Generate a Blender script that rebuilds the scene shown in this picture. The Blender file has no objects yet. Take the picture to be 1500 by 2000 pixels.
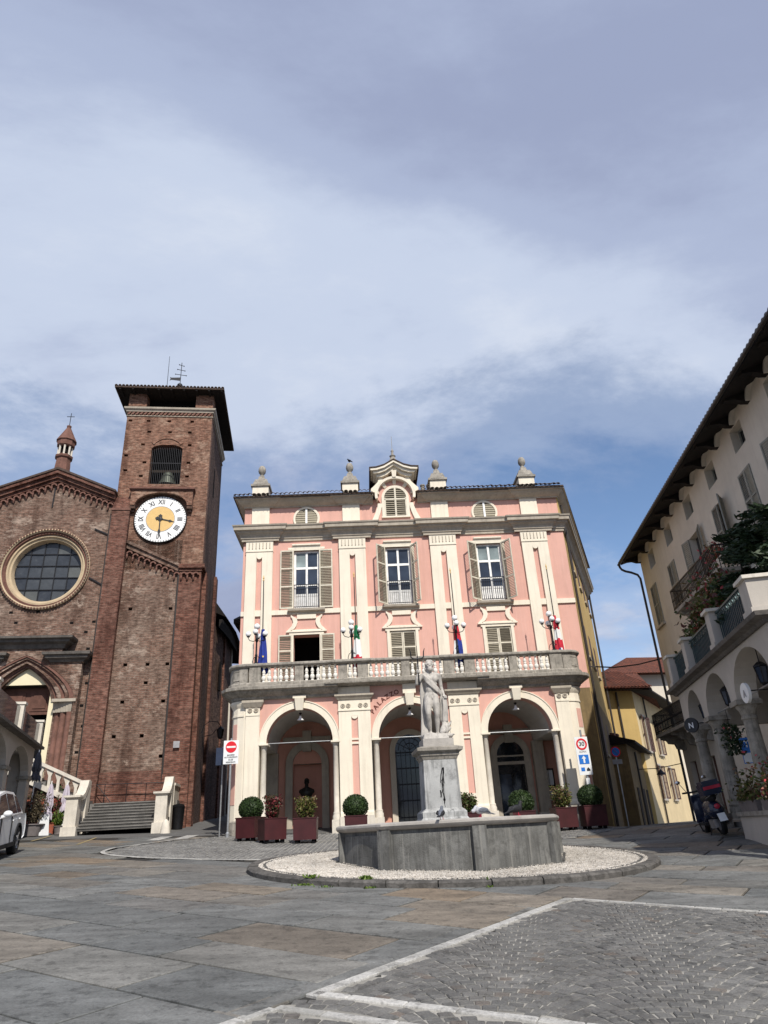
import bpy, bmesh, math, random
from math import sin, cos, pi, radians as R, sqrt, atan2
from mathutils import Vector, Matrix
random.seed(11)
scn = bpy.context.scene
COL = scn.collection

# ---------------------------------------------------------------- camera
FPX, VPX, VPY, EYE = 1335.0, 593.0, -1837.0, 1.6
up = Vector((VPX - 750, -(VPY - 1000), FPX)).normalized()
fw = (Vector((0, 0, 1)) - up * up.z).normalized()
rt = up.cross(fw)
if rt.x < 0: rt = -rt
Rm = Matrix((rt, fw, up))                      # rows: world axes seen from the camera (x right, y up, z forward)
cr, cu, cf = Rm.col[0], Rm.col[1], Rm.col[2]
cam = bpy.data.cameras.new('camera'); cam_o = bpy.data.objects.new('camera', cam); COL.objects.link(cam_o)
mw = Matrix.Identity(4)
for i in range(3):
    mw[i][0], mw[i][1], mw[i][2] = cr[i], cu[i], -cf[i]
mw[2][3] = EYE
cam_o.matrix_world = mw
cam.sensor_fit = 'VERTICAL'; cam.sensor_height = 24.0; cam.lens = 24.0 * FPX / 2000.0
cam.clip_start = 0.05; cam.clip_end = 3000
scn.camera = cam_o

# ---------------------------------------------------------------- sun and sky
SUN_AZ, SUN_EL = 20.0, 45.0                    # azimuth right of the direction behind the camera
sd = Vector((sin(R(SUN_AZ)) * cos(R(SUN_EL)), -cos(R(SUN_AZ)) * cos(R(SUN_EL)), sin(R(SUN_EL))))
sun = bpy.data.lights.new('sun', 'SUN'); sun.energy = 5.0; sun.angle = R(0.6); sun.color = (1.0, 0.95, 0.87)
sun_o = bpy.data.objects.new('sun', sun); COL.objects.link(sun_o)
sun_o.rotation_euler = sd.to_track_quat('Z', 'Y').to_euler()
sun_o.location = (20, -40, 60)

W = bpy.data.worlds.new('World'); scn.world = W; W.use_nodes = True
wt = W.node_tree; wt.nodes.clear()
def wn(t, **k):
    n = wt.nodes.new(t)
    for a, b in k.items(): setattr(n, a, b)
    return n
wl = wt.links.new
wout = wn('ShaderNodeOutputWorld'); wbg = wn('ShaderNodeBackground'); wbg.inputs['Strength'].default_value = 0.15
sky = wn('ShaderNodeTexSky', sky_type='NISHITA', sun_disc=False)
sky.sun_elevation = R(SUN_EL); sky.sun_rotation = atan2(sd.x, sd.y); sky.air_density = 1.0; sky.dust_density = 0.2; sky.ozone_density = 4.0
tc = wn('ShaderNodeTexCoord'); sep = wn('ShaderNodeSeparateXYZ'); wl(tc.outputs['Generated'], sep.inputs[0])
def wmath(op, a, b=None, clamp=False):
    n = wn('ShaderNodeMath', operation=op); n.use_clamp = clamp
    for i, q in enumerate((a, b)):
        if q is None: continue
        if isinstance(q, (int, float)): n.inputs[i].default_value = q
        else: wl(q, n.inputs[i])
    return n.outputs[0]
zz = wmath('ADD', wmath('MAXIMUM', sep.outputs[2], 0.0), 0.30)
px_, py_ = wmath('DIVIDE', sep.outputs[0], zz), wmath('DIVIDE', sep.outputs[1], zz)
comb = wn('ShaderNodeCombineXYZ'); wl(px_, comb.inputs[0]); wl(py_, comb.inputs[1])
def wnoise(scale, detail, rough, off, dist=0.0, sxy=(1, 1)):
    mp = wn('ShaderNodeMapping'); mp.inputs['Location'].default_value = off; mp.inputs['Scale'].default_value = (sxy[0], sxy[1], 1)
    mp.inputs['Rotation'].default_value = (0, 0, R(12))
    wl(comb.outputs[0], mp.inputs[0])
    n = wn('ShaderNodeTexNoise'); n.inputs['Scale'].default_value = scale; n.inputs['Detail'].default_value = detail
    n.inputs['Roughness'].default_value = rough; n.inputs['Distortion'].default_value = dist
    wl(mp.outputs[0], n.inputs['Vector']); return n.outputs[0]
def wramp(fac, stops):
    r = wn('ShaderNodeValToRGB'); wl(fac, r.inputs[0]); e = r.color_ramp.elements
    r.color_ramp.interpolation = 'EASE'
    e[0].position, e[0].color = stops[0][0], (*stops[0][1], 1); e[1].position, e[1].color = stops[-1][0], (*stops[-1][1], 1)
    for p, c in stops[1:-1]:
        q = e.new(p); q.color = (*c, 1)
    return r.outputs[0]
SKY_OFF = (2.460, -9.323, 0); SHADE_OFF = (-9.93, 23.87, 0)
n_cover = wnoise(0.95, 12, 0.63, SKY_OFF, 0.3, (0.8, 1.0))
n_shade = wnoise(0.75, 12, 0.61, SHADE_OFF, 0.3, (0.75, 1.3))
cover = wramp(n_cover, [(0.33, (.06, .06, .06)), (0.41, (.42, .42, .42)), (0.50, (1, 1, 1))])
shade = wramp(n_shade, [(0.36, (2.25, 2.6, 3.75)), (0.48, (2.85, 3.3, 4.5)), (0.60, (3.9, 4.4, 5.45)), (0.70, (4.6, 5.0, 5.8))])
mixw = wn('ShaderNodeMix', data_type='RGBA'); wl(cover, mixw.inputs['Factor'])
wl(sky.outputs[0], mixw.inputs['A']); wl(shade, mixw.inputs['B'])
wl(mixw.outputs['Result'], wbg.inputs['Color']); wl(wbg.outputs[0], wout.inputs['Surface'])

scn.view_settings.view_transform = 'Standard'; scn.view_settings.look = 'None'
scn.view_settings.exposure = 0.0; scn.view_settings.gamma = 1.0; scn.view_settings.use_curve_mapping = False
scn.render.film_transparent = False
scn.cycles.max_bounces = 6; scn.cycles.use_denoising = True

# ---------------------------------------------------------------- materials
MATS = {}
def nodes(name):
    m = bpy.data.materials.new(name); m.use_nodes = True; nt = m.node_tree
    b = nt.nodes['Principled BSDF']; MATS[name] = m
    return m, nt, b
def lk(nt, a, b): nt.links.new(a, b)
def coords(nt, scale=(1, 1, 1), kind='Object'):
    t = nt.nodes.new('ShaderNodeTexCoord'); mp = nt.nodes.new('ShaderNodeMapping'); mp.inputs['Scale'].default_value = scale
    lk(nt, t.outputs[kind], mp.inputs[0]); return mp.outputs[0]
def noise(nt, vec, scale, detail=4, rough=.55):
    n = nt.nodes.new('ShaderNodeTexNoise'); n.inputs['Scale'].default_value = scale; n.inputs['Detail'].default_value = detail
    n.inputs['Roughness'].default_value = rough; lk(nt, vec, n.inputs['Vector']); return n.outputs[0]
def ramp(nt, fac, stops):
    r = nt.nodes.new('ShaderNodeValToRGB'); lk(nt, fac, r.inputs[0]); e = r.color_ramp.elements
    c4 = lambda c: (*c, 1) if len(c) == 3 else c
    e[0].position, e[0].color = stops[0][0], c4(stops[0][1]); e[1].position, e[1].color = stops[-1][0], c4(stops[-1][1])
    for p, c in stops[1:-1]:
        q = e.new(p); q.color = c4(c)
    return r.outputs[0]
def mix(nt, fac, a, b, mode='MIX'):
    n = nt.nodes.new('ShaderNodeMix'); n.data_type = 'RGBA'; n.blend_type = mode
    for s, q in (('Factor', fac), ('A', a), ('B', b)):
        if isinstance(q, (int, float)): n.inputs[s].default_value = q
        elif isinstance(q, tuple): n.inputs[s].default_value = (*q, 1)
        else: lk(nt, q, n.inputs[s])
    return n.outputs['Result']
def bump(nt, b, h, strength=.3, dist=.02):
    n = nt.nodes.new('ShaderNodeBump'); n.inputs['Strength'].default_value = strength; n.inputs['Distance'].default_value = dist
    lk(nt, h, n.inputs['Height']); lk(nt, n.outputs[0], b.inputs['Normal'])
def g3(v): return (v, v, v)
def plaster(name, c, var=.12, stain=.25, stain_c=None, scale=1.0, rough=.9, bmp=.15, streak=.2, pale=None):
    """painted render / plaster / stone: blotches, fine grain, rain streaks"""
    m, nt, b = nodes(name); v = coords(nt)
    lo = tuple(q * (1 - var) for q in c); hi = tuple(min(1, q * (1 + var)) for q in c)
    col = ramp(nt, noise(nt, v, .9 * scale, 6, .6), [(.38, lo), (.62, hi)])
    if stain > 0:
        sc = stain_c or tuple(q * .5 for q in c)
        f = ramp(nt, noise(nt, v, 2.3 * scale, 8, .65), [(.50, g3(0)), (.66, g3(stain))])
        col = mix(nt, f, col, sc)
    if streak > 0:
        vs = coords(nt, (5, 5, .35)); f = ramp(nt, noise(nt, vs, 1.3 * scale, 6, .65), [(.50, g3(0)), (.66, g3(streak))])
        col = mix(nt, f, col, stain_c or tuple(q * .55 for q in c))
    if pale: col = mix(nt, ramp(nt, noise(nt, coords(nt, (6, 6, .22)), 1.6, 7, .7), [(.55, g3(0)), (.64, g3(.6))]), col, pale)
    gr = noise(nt, v, 45, 3, .6)
    col = mix(nt, .25, col, ramp(nt, gr, [(.3, tuple(q * .8 for q in c)), (.7, tuple(min(1, q * 1.12) for q in c))]))
    lk(nt, col, b.inputs['Base Color']); b.inputs['Roughness'].default_value = rough; b.inputs['Specular IOR Level'].default_value = .25
    if bmp: bump(nt, b, gr, bmp, .01)
    return m
def plain(name, c, rough=.6, metal=0.0, var=.15, scale=6, spec=.4):
    m, nt, b = nodes(name); v = coords(nt)
    lk(nt, ramp(nt, noise(nt, v, scale, 4), [(.3, tuple(q * (1 - var) for q in c)), (.7, tuple(min(1, q * (1 + var)) for q in c))]), b.inputs['Base Color'])
    b.inputs['Roughness'].default_value = rough; b.inputs['Metallic'].default_value = metal; b.inputs['Specular IOR Level'].default_value = spec
    return m
def brick(name, c1, c2, mortar, patch, patch_amt=.6, pale=None):
    m, nt, b = nodes(name)
    t = nt.nodes.new('ShaderNodeTexCoord'); s = nt.nodes.new('ShaderNodeSeparateXYZ'); lk(nt, t.outputs['Object'], s.inputs[0])
    ad = nt.nodes.new('ShaderNodeMath'); ad.operation = 'ADD'; lk(nt, s.outputs[0], ad.inputs[0]); lk(nt, s.outputs[1], ad.inputs[1])
    cb = nt.nodes.new('ShaderNodeCombineXYZ'); lk(nt, ad.outputs[0], cb.inputs[0]); lk(nt, s.outputs[2], cb.inputs[1])
    br = nt.nodes.new('ShaderNodeTexBrick'); lk(nt, cb.outputs[0], br.inputs['Vector'])
    br.inputs['Color1'].default_value = (*c1, 1); br.inputs['Color2'].default_value = (*c2, 1); br.inputs['Mortar'].default_value = (*mortar, 1)
    br.inputs['Scale'].default_value = 1; br.inputs['Brick Width'].default_value = .27; br.inputs['Row Height'].default_value = .082
    br.inputs['Mortar Size'].default_value = .011; br.inputs['Mortar Smooth'].default_value = .3; br.inputs['Bias'].default_value = -.1
    v = t.outputs['Object']
    col = br.outputs['Color']
    f = ramp(nt, noise(nt, v, .45, 10, .7), [(.46, g3(0)), (.57, g3(patch_amt))]); col = mix(nt, f, col, patch)
    v2 = coords(nt, (1, 1, 2.2)); f = ramp(nt, noise(nt, v2, 3.2, 10, .8), [(.48, g3(0)), (.60, g3(.8))]); col = mix(nt, f, col, tuple(q * .33 for q in c1))
    f = ramp(nt, noise(nt, coords(nt, (.6, .6, .16)), 1.5, 8, .7), [(.50, g3(0)), (.62, g3(.7))]); col = mix(nt, f, col, tuple(q * .40 for q in c2))
    if pale:
        f = ramp(nt, noise(nt, coords(nt, (1, 1, 1.5)), .8, 12, .8), [(.535, g3(0)), (.585, g3(.75))]); col = mix(nt, f, col, pale)
    f = ramp(nt, noise(nt, coords(nt, (4, 4, 11)), 1.0, 3, .6), [(.32, g3(.55)), (.68, g3(1.4))]); col = mix(nt, 1.0, col, f, 'MULTIPLY')
    lk(nt, col, b.inputs['Base Color']); b.inputs['Roughness'].default_value = .95; b.inputs['Specular IOR Level'].default_value = .15
    h = mix(nt, .5, br.outputs['Fac'], noise(nt, v, 9, 6, .7)); inv = nt.nodes.new('ShaderNodeInvert'); lk(nt, h, inv.inputs['Color'])
    bump(nt, b, inv.outputs[0], .6, .03)
    return m
def island_rand(nt):
    g = nt.nodes.new('ShaderNodeNewGeometry'); o = nt.nodes.new('ShaderNodeObjectInfo')
    a = nt.nodes.new('ShaderNodeMath'); a.operation = 'ADD'; lk(nt, g.outputs['Random Per Island'], a.inputs[0]); lk(nt, o.outputs['Random'], a.inputs[1])
    f = nt.nodes.new('ShaderNodeMath'); f.operation = 'FRACT'; lk(nt, a.outputs[0], f.inputs[0]); return f.outputs[0]
def world_vec(nt, scale=(1, 1, 1)):
    g = nt.nodes.new('ShaderNodeNewGeometry'); mp = nt.nodes.new('ShaderNodeMapping'); mp.inputs['Scale'].default_value = scale
    lk(nt, g.outputs['Position'], mp.inputs[0]); return mp.outputs[0]
def stones(name, stops, rough=.75, bmp=.25, grain=30, vein=.25, vein_scale=(1, 1, 1), big=.25, dist=.008, spots=True):
    """paving pieces: one colour for each piece plus veins and wear"""
    m, nt, b = nodes(name); v = world_vec(nt)
    col = ramp(nt, island_rand(nt), stops)
    f = ramp(nt, noise(nt, world_vec(nt, vein_scale), 1.6, 7, .65), [(.35, g3(1 - vein)), (.65, g3(1 + vein * .6))])
    col = mix(nt, 1.0, col, f, 'MULTIPLY')
    f = ramp(nt, noise(nt, v, .5, 6, .6), [(.35, g3(1 - big)), (.65, g3(1 + big * .5))]); col = mix(nt, 1.0, col, f, 'MULTIPLY')
    gr = noise(nt, v, grain, 5, .7)
    col = mix(nt, 1.0, col, ramp(nt, gr, [(.3, g3(.70)), (.7, g3(1.2))]), 'MULTIPLY')
    if spots: col = mix(nt, 1.0, col, ramp(nt, noise(nt, v, 7, 8, .75), [(.40, g3(.62)), (.47, g3(1)), (.60, g3(1)), (.68, g3(1.35))]), 'MULTIPLY')
    lk(nt, col, b.inputs['Base Color']); lk(nt, ramp(nt, noise(nt, v, 1.2, 5), [(.3, g3(rough - .18)), (.7, g3(rough + .1))]), b.inputs['Roughness'])
    b.inputs['Specular IOR Level'].default_value = .35; bump(nt, b, gr, bmp, dist)
    return m
def leafmat(name, c1, c2, c3=None):
    m, nt, b = nodes(name)
    st = [(0, c1), (1, c2)] if not c3 else [(0, c1), (.6, c2), (.85, c3), (1, c3)]
    lk(nt, ramp(nt, island_rand(nt), st), b.inputs['Base Color']); b.inputs['Roughness'].default_value = .55; b.inputs['Specular IOR Level'].default_value = .3
    b.inputs['Subsurface Weight'].default_value = 0
    return m
def glassmat(name, c=(.02, .025, .03), rough=.06):
    m, nt, b = nodes(name); v = coords(nt)
    lk(nt, ramp(nt, noise(nt, v, 1.2, 3), [(.3, tuple(q * .6 for q in c)), (.7, tuple(q * 1.6 for q in c))]), b.inputs['Base Color'])
    b.inputs['Roughness'].default_value = rough; b.inputs['Specular IOR Level'].default_value = .5
    bump(nt, b, noise(nt, v, 1.5, 2), .06, .02); return m

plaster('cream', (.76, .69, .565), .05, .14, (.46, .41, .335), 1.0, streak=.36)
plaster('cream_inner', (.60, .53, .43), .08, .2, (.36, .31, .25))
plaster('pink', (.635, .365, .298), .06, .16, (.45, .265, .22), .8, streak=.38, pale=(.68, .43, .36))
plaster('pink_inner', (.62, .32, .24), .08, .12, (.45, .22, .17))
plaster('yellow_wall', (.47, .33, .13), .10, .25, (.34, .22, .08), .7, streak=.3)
plaster('cream_wall', (.66, .53, .32), .08, .2, (.44, .34, .22))
plaster('white_plaster', (.46, .42, .37), .08, .2, (.30, .27, .24))
plaster('beige_wall', (.60, .545, .46), .07, .15, (.36, .31, .26))
plaster('cornice', (.42, .37, .30), .12, .4, (.20, .175, .145), 1.8, streak=.4)
plaster('grey_stone', (.305, .278, .238), .25, .7, (.09, .083, .072), 3.2, streak=.6, bmp=.6)
plaster('light_stone', (.62, .57, .49), .12, .35, (.36, .33, .29), 2.0, streak=.3, bmp=.3)
plaster('baluster_white', (.74, .71, .65), .08, .3, (.40, .38, .34), 3, streak=.2)
plaster('fountain_stone', (.145, .143, .134), .30, .8, (.062, .06, .056), 2.6, streak=.85, bmp=.8, pale=(.27, .26, .235))
plaster('rim_stone', (.36, .335, .305), .18, .5, (.2, .19, .175), 2.0, streak=.1, bmp=.5)
plaster('marble', (.46, .43, .39), .16, .7, (.17, .16, .15), 3.0, streak=.7, bmp=.3)
plaster('pedestal_stone', (.40, .40, .39), .15, .75, (.10, .10, .098), 1.8, streak=1.0, bmp=.4)
plaster('vault_grey', (.56, .53, .49), .08, .15, (.3, .28, .26))
plaster('dark_wood', (.035, .026, .02), .3, .3, (.015, .012, .01), 3)
plaster('door_wood', (.12, .06, .045), .25, .4, (.05, .028, .02), 3)
plaster('steps_stone', (.17, .162, .15), .25, .5, (.08, .075, .07), 2, bmp=.4)
plaster('kerb_stone', (.105, .098, .09), .4, .8, (.035, .033, .03), 6, bmp=1.0)
plaster('tan_ring', (.47, .37, .245), .12, .3, (.40, .30, .2), 3)
plaster('terracotta', (.165, .084, .064), .25, .6, (.075, .045, .036), 3); plaster('dark_stone', (.125, .112, .10), .25, .6, (.05, .046, .042), 3, streak=.5, bmp=.5); plaster('ochre_shade_dirt', (.21, .15, .075), .2, .5, (.10, .075, .045), 1.5, streak=.5)  # the ochre is darkened for side-street shade as well as dirt
plaster('lunette', (.74, .66, .46), .04, .05, None)
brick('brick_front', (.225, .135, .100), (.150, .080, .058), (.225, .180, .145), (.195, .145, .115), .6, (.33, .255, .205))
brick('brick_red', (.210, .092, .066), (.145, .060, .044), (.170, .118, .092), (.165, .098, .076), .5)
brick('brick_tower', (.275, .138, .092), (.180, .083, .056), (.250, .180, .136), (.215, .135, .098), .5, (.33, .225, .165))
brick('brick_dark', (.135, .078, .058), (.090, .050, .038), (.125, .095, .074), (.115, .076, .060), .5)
plain('shutter', (.30, .265, .195), .7); plain('shutter_frame', (.60, .55, .44), .7); plain('shutter_slat', (.235, .205, .15), .7)
plain('shutter_grey', (.25, .245, .21), .7); plain('shutter_brown', (.085, .045, .04), .7)
plain('white_paint', (.78, .77, .74), .5); plain('iron', (.022, .022, .025), .45, .6); plain('black', (.006, .006, .007), .9, 0, .1, 6, .1)
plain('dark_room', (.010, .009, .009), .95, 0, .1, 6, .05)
plain('galv', (.42, .43, .44), .4, .7); plain('steel', (.5, .5, .52), .3, .9); plain('dark_pipe', (.045, .038, .034), .5, .3)
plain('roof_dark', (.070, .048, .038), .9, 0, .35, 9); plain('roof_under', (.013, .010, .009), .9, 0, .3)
plain('globe', (.85, .85, .84), .25, 0, .03, 4, .6); plain('bronze', (.03, .03, .026), .45, .6, .3, 9)
plain('planter_red', (.048, .0085, .010), .5, 0, .25, 3); plain('planter_band', (.045, .008, .010), .5, 0, .2)
plain('rubber', (.012, .012, .013), .85); plain('car_white', (.74, .75, .76), .22, 0, .02, 2, .6); plain('chrome', (.6, .6, .62), .15, 1.0)
plain('scooter_blue', (.012, .018, .042), .25, 0, .15, 4, .6); plain('red_lens', (.45, .03, .06), .2); plain('leather', (.02, .02, .022), .6)
plain('sign_white', (.74, .75, .75), .4, 0, .04); plain('sign_red', (.62, .015, .025), .4, 0, .06); plain('sign_blue', (.02, .16, .55), .4, 0, .06)
plain('sign_black', (.02, .02, .022), .5); plain('sign_grey', (.30, .30, .31), .5); plain('sign_navy', (.02, .03, .06), .4)
plain('clock_white', (.82, .82, .80), .35, 0, .03); plain('clock_gold', (.66, .44, .17), .4, 0, .06); plain('clock_ink', (.055, .055, .065), .5)
plain('letter', (.12, .03, .02), .8); plain('umbrella_lilac', (.46, .41, .47), .8); plain('umbrella_grey', (.07, .07, .085), .8)
plain('pot_grey', (.17, .15, .145), .8); plain('terracotta_pot', (.32, .09, .05), .8)
plain('flag_blue', (.012, .03, .22), .8, 0, .2, 5); plain('flag_yellow', (.7, .5, .03), .8); plain('flag_green', (.01, .16, .06), .8)
plain('flag_white', (.72, .72, .70), .8, 0, .05); plain('flag_red', (.50, .02, .04), .8, 0, .15, 5)
plain('pigeon_grey', (.12, .13, .155), .7, 0, .3, 40); plain('pigeon_dark', (.014, .014, .017), .7, 0, .3, 40); plain('pigeon_pale', (.42, .42, .44), .7, 0, .3, 30)
plain('beak', (.10, .08, .07), .6); plain('yellow_paint', (.30, .235, .11), .85, 0, .2, 12)
plain('bell_bronze', (.10, .11, .09), .5, .5); plain('rope', (.25, .23, .2), .9)
def tiled(name, c1, c2):
    m, nt, b = nodes(name); v = coords(nt); w = nt.nodes.new('ShaderNodeTexWave'); w.bands_direction = 'X'; w.inputs['Scale'].default_value = 1.55; w.inputs['Distortion'].default_value = .6; w.inputs['Detail'].default_value = 2; lk(nt, v, w.inputs['Vector'])
    col = mix(nt, ramp(nt, noise(nt, coords(nt, (5, 2.2, 2.2)), 1.2, 5, .7), [(.4, g3(0)), (.62, g3(1))]), c1, c2)
    col = mix(nt, 1.0, col, ramp(nt, w.outputs['Fac'], [(.1, g3(.35)), (.6, g3(1.15))]), 'MULTIPLY'); lk(nt, col, b.inputs['Base Color']); b.inputs['Roughness'].default_value = .95; b.inputs['Specular IOR Level'].default_value = .1
    bump(nt, b, w.outputs['Fac'], .9, .08)
tiled('roof_red', (.20, .075, .05), (.10, .05, .04))
glassmat('glass', (.012, .014, .018)); glassmat('glass_blue', (.030, .040, .06)); glassmat('car_glass', (.008, .012, .02), .03)
glassmat('curtain_glass', (.20, .24, .24), .15)
leafmat('box_leaf', (.010, .022, .006), (.035, .062, .016)); leafmat('mixed_leaf', (.03, .06, .012), (.075, .10, .025), (.10, .035, .03))
leafmat('yellow_leaf', (.04, .07, .012), (.13, .12, .03), (.11, .06, .035)); leafmat('red_leaf', (.03, .055, .012), (.09, .03, .03), (.18, .025, .03))
leafmat('fir_leaf', (.010, .022, .010), (.032, .055, .02)); leafmat('fresh_leaf', (.05, .10, .015), (.13, .18, .03)); leafmat('red_flower', (.10, .14, .03), (.30, .04, .05), (.42, .06, .07))
leafmat('dry_leaf', (.06, .05, .03), (.11, .085, .05))
stones('slab', [(0, (.128, .132, .129)), (.25, (.168, .168, .160)), (.42, (.138, .141, .137)), (.58, (.186, .182, .168)), (.74, (.200, .168, .132)), (.80, (.152, .153, .148)), (.92, (.205, .158, .112)), (1, (.132, .136, .132))],
       .78, .5, 34, .34, (.5, 1.6, 1), .2)
stones('cobble', [(0, (.110, .108, .102)), (.35, (.138, .134, .127)), (.65, (.165, .16, .15)), (.95, (.125, .119, .11)), (1, (.15, .125, .105))], .7, .5, 55, .2, (1, 1, 1), .2, .006)
stones('cobble_far', [(0, (.135, .133, .128)), (.5, (.18, .176, .168)), (1, (.215, .208, .195))], .75, .4, 40, .2)
stones('white_stone', [(0, (.40, .39, .365)), (.5, (.50, .485, .455)), (1, (.34, .33, .305))], .8, .4, 40, .25)
stones('pebble', [(0, (.40, .365, .315)), (.5, (.57, .53, .475)), (.8, (.48, .43, .375)), (1, (.33, .295, .25))], .85, .3, 60, .12)
stones('pebble_dark', [(0, (.06, .058, .055)), (1, (.14, .135, .125))], .85)
plaster('joint', (.036, .034, .031), .3, .4, (.02, .019, .018), 4, bmp=.5); plaster('joint_pale', (.29, .275, .245), .3, .5, (.11, .104, .092), 3, bmp=.5)
plaster('asphalt', (.115, .113, .110), .15, .4, (.08, .08, .078), 2, bmp=.4); plaster('pebble_bed', (.42, .38, .32), .15, .3, (.24, .22, .19), 5)
# ---------------------------------------------------------------- geometry helpers
class M:
    """collects faces; build() makes one mesh object"""
    def __init__(s): s.v, s.f = [], []
    def add(s, vs, fs):
        o = len(s.v); s.v += [tuple(q) for q in vs]; s.f += [tuple(i + o for i in f) for f in fs]; return s
    def box(s, x0, x1, y0, y1, z0, z1):
        return s.add([(x0, y0, z0), (x1, y0, z0), (x1, y1, z0), (x0, y1, z0), (x0, y0, z1), (x1, y0, z1), (x1, y1, z1), (x0, y1, z1)],
                     [(0, 3, 2, 1), (4, 5, 6, 7), (0, 1, 5, 4), (1, 2, 6, 5), (2, 3, 7, 6), (3, 0, 4, 7)])
    def hexa(s, b, t):                                  # 4 bottom points, 4 top points
        return s.add(list(b) + list(t), [(0, 3, 2, 1), (4, 5, 6, 7), (0, 1, 5, 4), (1, 2, 6, 5), (2, 3, 7, 6), (3, 0, 4, 7)])
    def frustum(s, cx, cy, z0, z1, w0, d0, w1, d1):
        q = lambda w, d, z: [(cx - w / 2, cy - d / 2, z), (cx + w / 2, cy - d / 2, z), (cx + w / 2, cy + d / 2, z), (cx - w / 2, cy + d / 2, z)]
        return s.hexa(q(w0, d0, z0), q(w1, d1, z1))
    def prism(s, poly, y0, y1):                         # polygon in x,z pushed along y
        n = len(poly); vs = [(x, y0, z) for x, z in poly] + [(x, y1, z) for x, z in poly]
        fs = [tuple(range(n)), tuple(range(2 * n - 1, n - 1, -1))] + [(i, i + n, (i + 1) % n + n, (i + 1) % n) for i in range(n)]
        return s.add(vs, fs)
    def prismz(s, poly, z0, z1):
        n = len(poly); vs = [(x, y, z0) for x, y in poly] + [(x, y, z1) for x, y in poly]
        fs = [tuple(range(n - 1, -1, -1)), tuple(range(n, 2 * n))] + [(i, (i + 1) % n, (i + 1) % n + n, i + n) for i in range(n)]
        return s.add(vs, fs)
    def prismx(s, poly, x0, x1):                        # polygon in y,z pushed along x
        n = len(poly); vs = [(x0, y, z) for y, z in poly] + [(x1, y, z) for y, z in poly]
        fs = [tuple(range(n - 1, -1, -1)), tuple(range(n, 2 * n))] + [(i, (i + 1) % n, (i + 1) % n + n, i + n) for i in range(n)]
        return s.add(vs, fs)
    def lathe(s, prof, cx=0, cy=0, n=16, sx=1, sy=1):   # prof: (r,z)
        vs = []
        for r, z in prof:
            for k in range(n):
                a = 2 * pi * k / n; vs.append((cx + r * cos(a) * sx, cy + r * sin(a) * sy, z))
        fs = [(i * n + k, i * n + (k + 1) % n, (i + 1) * n + (k + 1) % n, (i + 1) * n + k) for i in range(len(prof) - 1) for k in range(n)]
        if prof[0][0] > 1e-5: fs.append(tuple(range(n - 1, -1, -1)))
        if prof[-1][0] > 1e-5: fs.append(tuple((len(prof) - 1) * n + k for k in range(n)))
        return s.add(vs, fs)
    def lathey(s, prof, cx, cz, n=32, a0=0, a1=2 * pi): # turned about an axis along y; prof: (r,y)
        full = abs(a1 - a0 - 2 * pi) < 1e-6; m = n if full else n + 1; vs = []
        for r, y in prof:
            for k in range(m):
                a = a0 + (a1 - a0) * k / n; vs.append((cx + r * cos(a), y, cz + r * sin(a)))
        fs = [(i * m + k, (i * m + (k + 1) % m), ((i + 1) * m + (k + 1) % m), (i + 1) * m + k) for i in range(len(prof) - 1) for k in range(n)]
        return s.add(vs, fs)
    def ball(s, c, r, n=12, k=8, sc=(1, 1, 1)):
        o = len(s.v); s.lathe([(r * sin(pi * i / k) + (1e-6 if i in (0, k) else 0), -r * cos(pi * i / k)) for i in range(k + 1)], 0, 0, n)
        for i in range(o, len(s.v)):
            x, y, z = s.v[i]; s.v[i] = (c[0] + x * sc[0], c[1] + y * sc[1], c[2] + z * sc[2])
        return s
    def tube(s, pts, r, n=8, cap=True):
        pts = [Vector(p) for p in pts]; rs = r if isinstance(r, (list, tuple)) else [r] * len(pts); vs = []
        prev = None
        for i, p in enumerate(pts):
            t = (pts[min(i + 1, len(pts) - 1)] - pts[max(i - 1, 0)]).normalized()
            if prev is None:
                a = Vector((0, 0, 1)) if abs(t.z) < .9 else Vector((1, 0, 0)); u = t.cross(a).normalized()
            else: u = (prev - t * prev.dot(t)).normalized()
            prev = u; w = t.cross(u)
            for k in range(n):
                q = 2 * pi * k / n; vs.append(p + (u * cos(q) + w * sin(q)) * rs[i])
        fs = [(i * n + k, i * n + (k + 1) % n, (i + 1) * n + (k + 1) % n, (i + 1) * n + k) for i in range(len(pts) - 1) for k in range(n)]
        if cap: fs += [tuple(range(n - 1, -1, -1)), tuple((len(pts) - 1) * n + k for k in range(n))]
        return s.add(vs, fs)
    def bar(s, a, b, w, h=None):                        # straight bar of rectangular section
        a, b = Vector(a), Vector(b); t = (b - a).normalized(); h = h or w
        up_ = Vector((0, 0, 1)) if abs(t.z) < .95 else Vector((0, 1, 0)); u = t.cross(up_).normalized() * w / 2; q = t.cross(u).normalized() * h / 2
        return s.hexa([a - u - q, a + u - q, a + u + q, a - u + q], [b - u - q, b + u - q, b + u + q, b - u + q])
    def sweep(s, prof, path, closed=False):             # moulding: prof (out,z) along plan path; outwards is the right-hand side
        P = [Vector((p[0], p[1])) for p in path]; n = len(P); offs = []
        for i in range(n):
            a = P[i] - P[i - 1] if (i > 0 or closed) else None; b = P[(i + 1) % n] - P[i] if (i < n - 1 or closed) else None
            na = Vector((a.y, -a.x)).normalized() if a is not None else None; nb = Vector((b.y, -b.x)).normalized() if b is not None else None
            if na is None: na = nb
            if nb is None: nb = na
            d = 1 + na.dot(nb); offs.append((na + nb) / d if d > .2 else na)
        k = len(prof); vs = [(p.x + o.x * pr[0], p.y + o.y * pr[0], pr[1]) for p, o in zip(P, offs) for pr in prof]
        fs = [(i * k + j, ((i + 1) % n) * k + j, ((i + 1) % n) * k + j + 1, i * k + j + 1) for i in range(n if closed else n - 1) for j in range(k - 1)]
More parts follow.
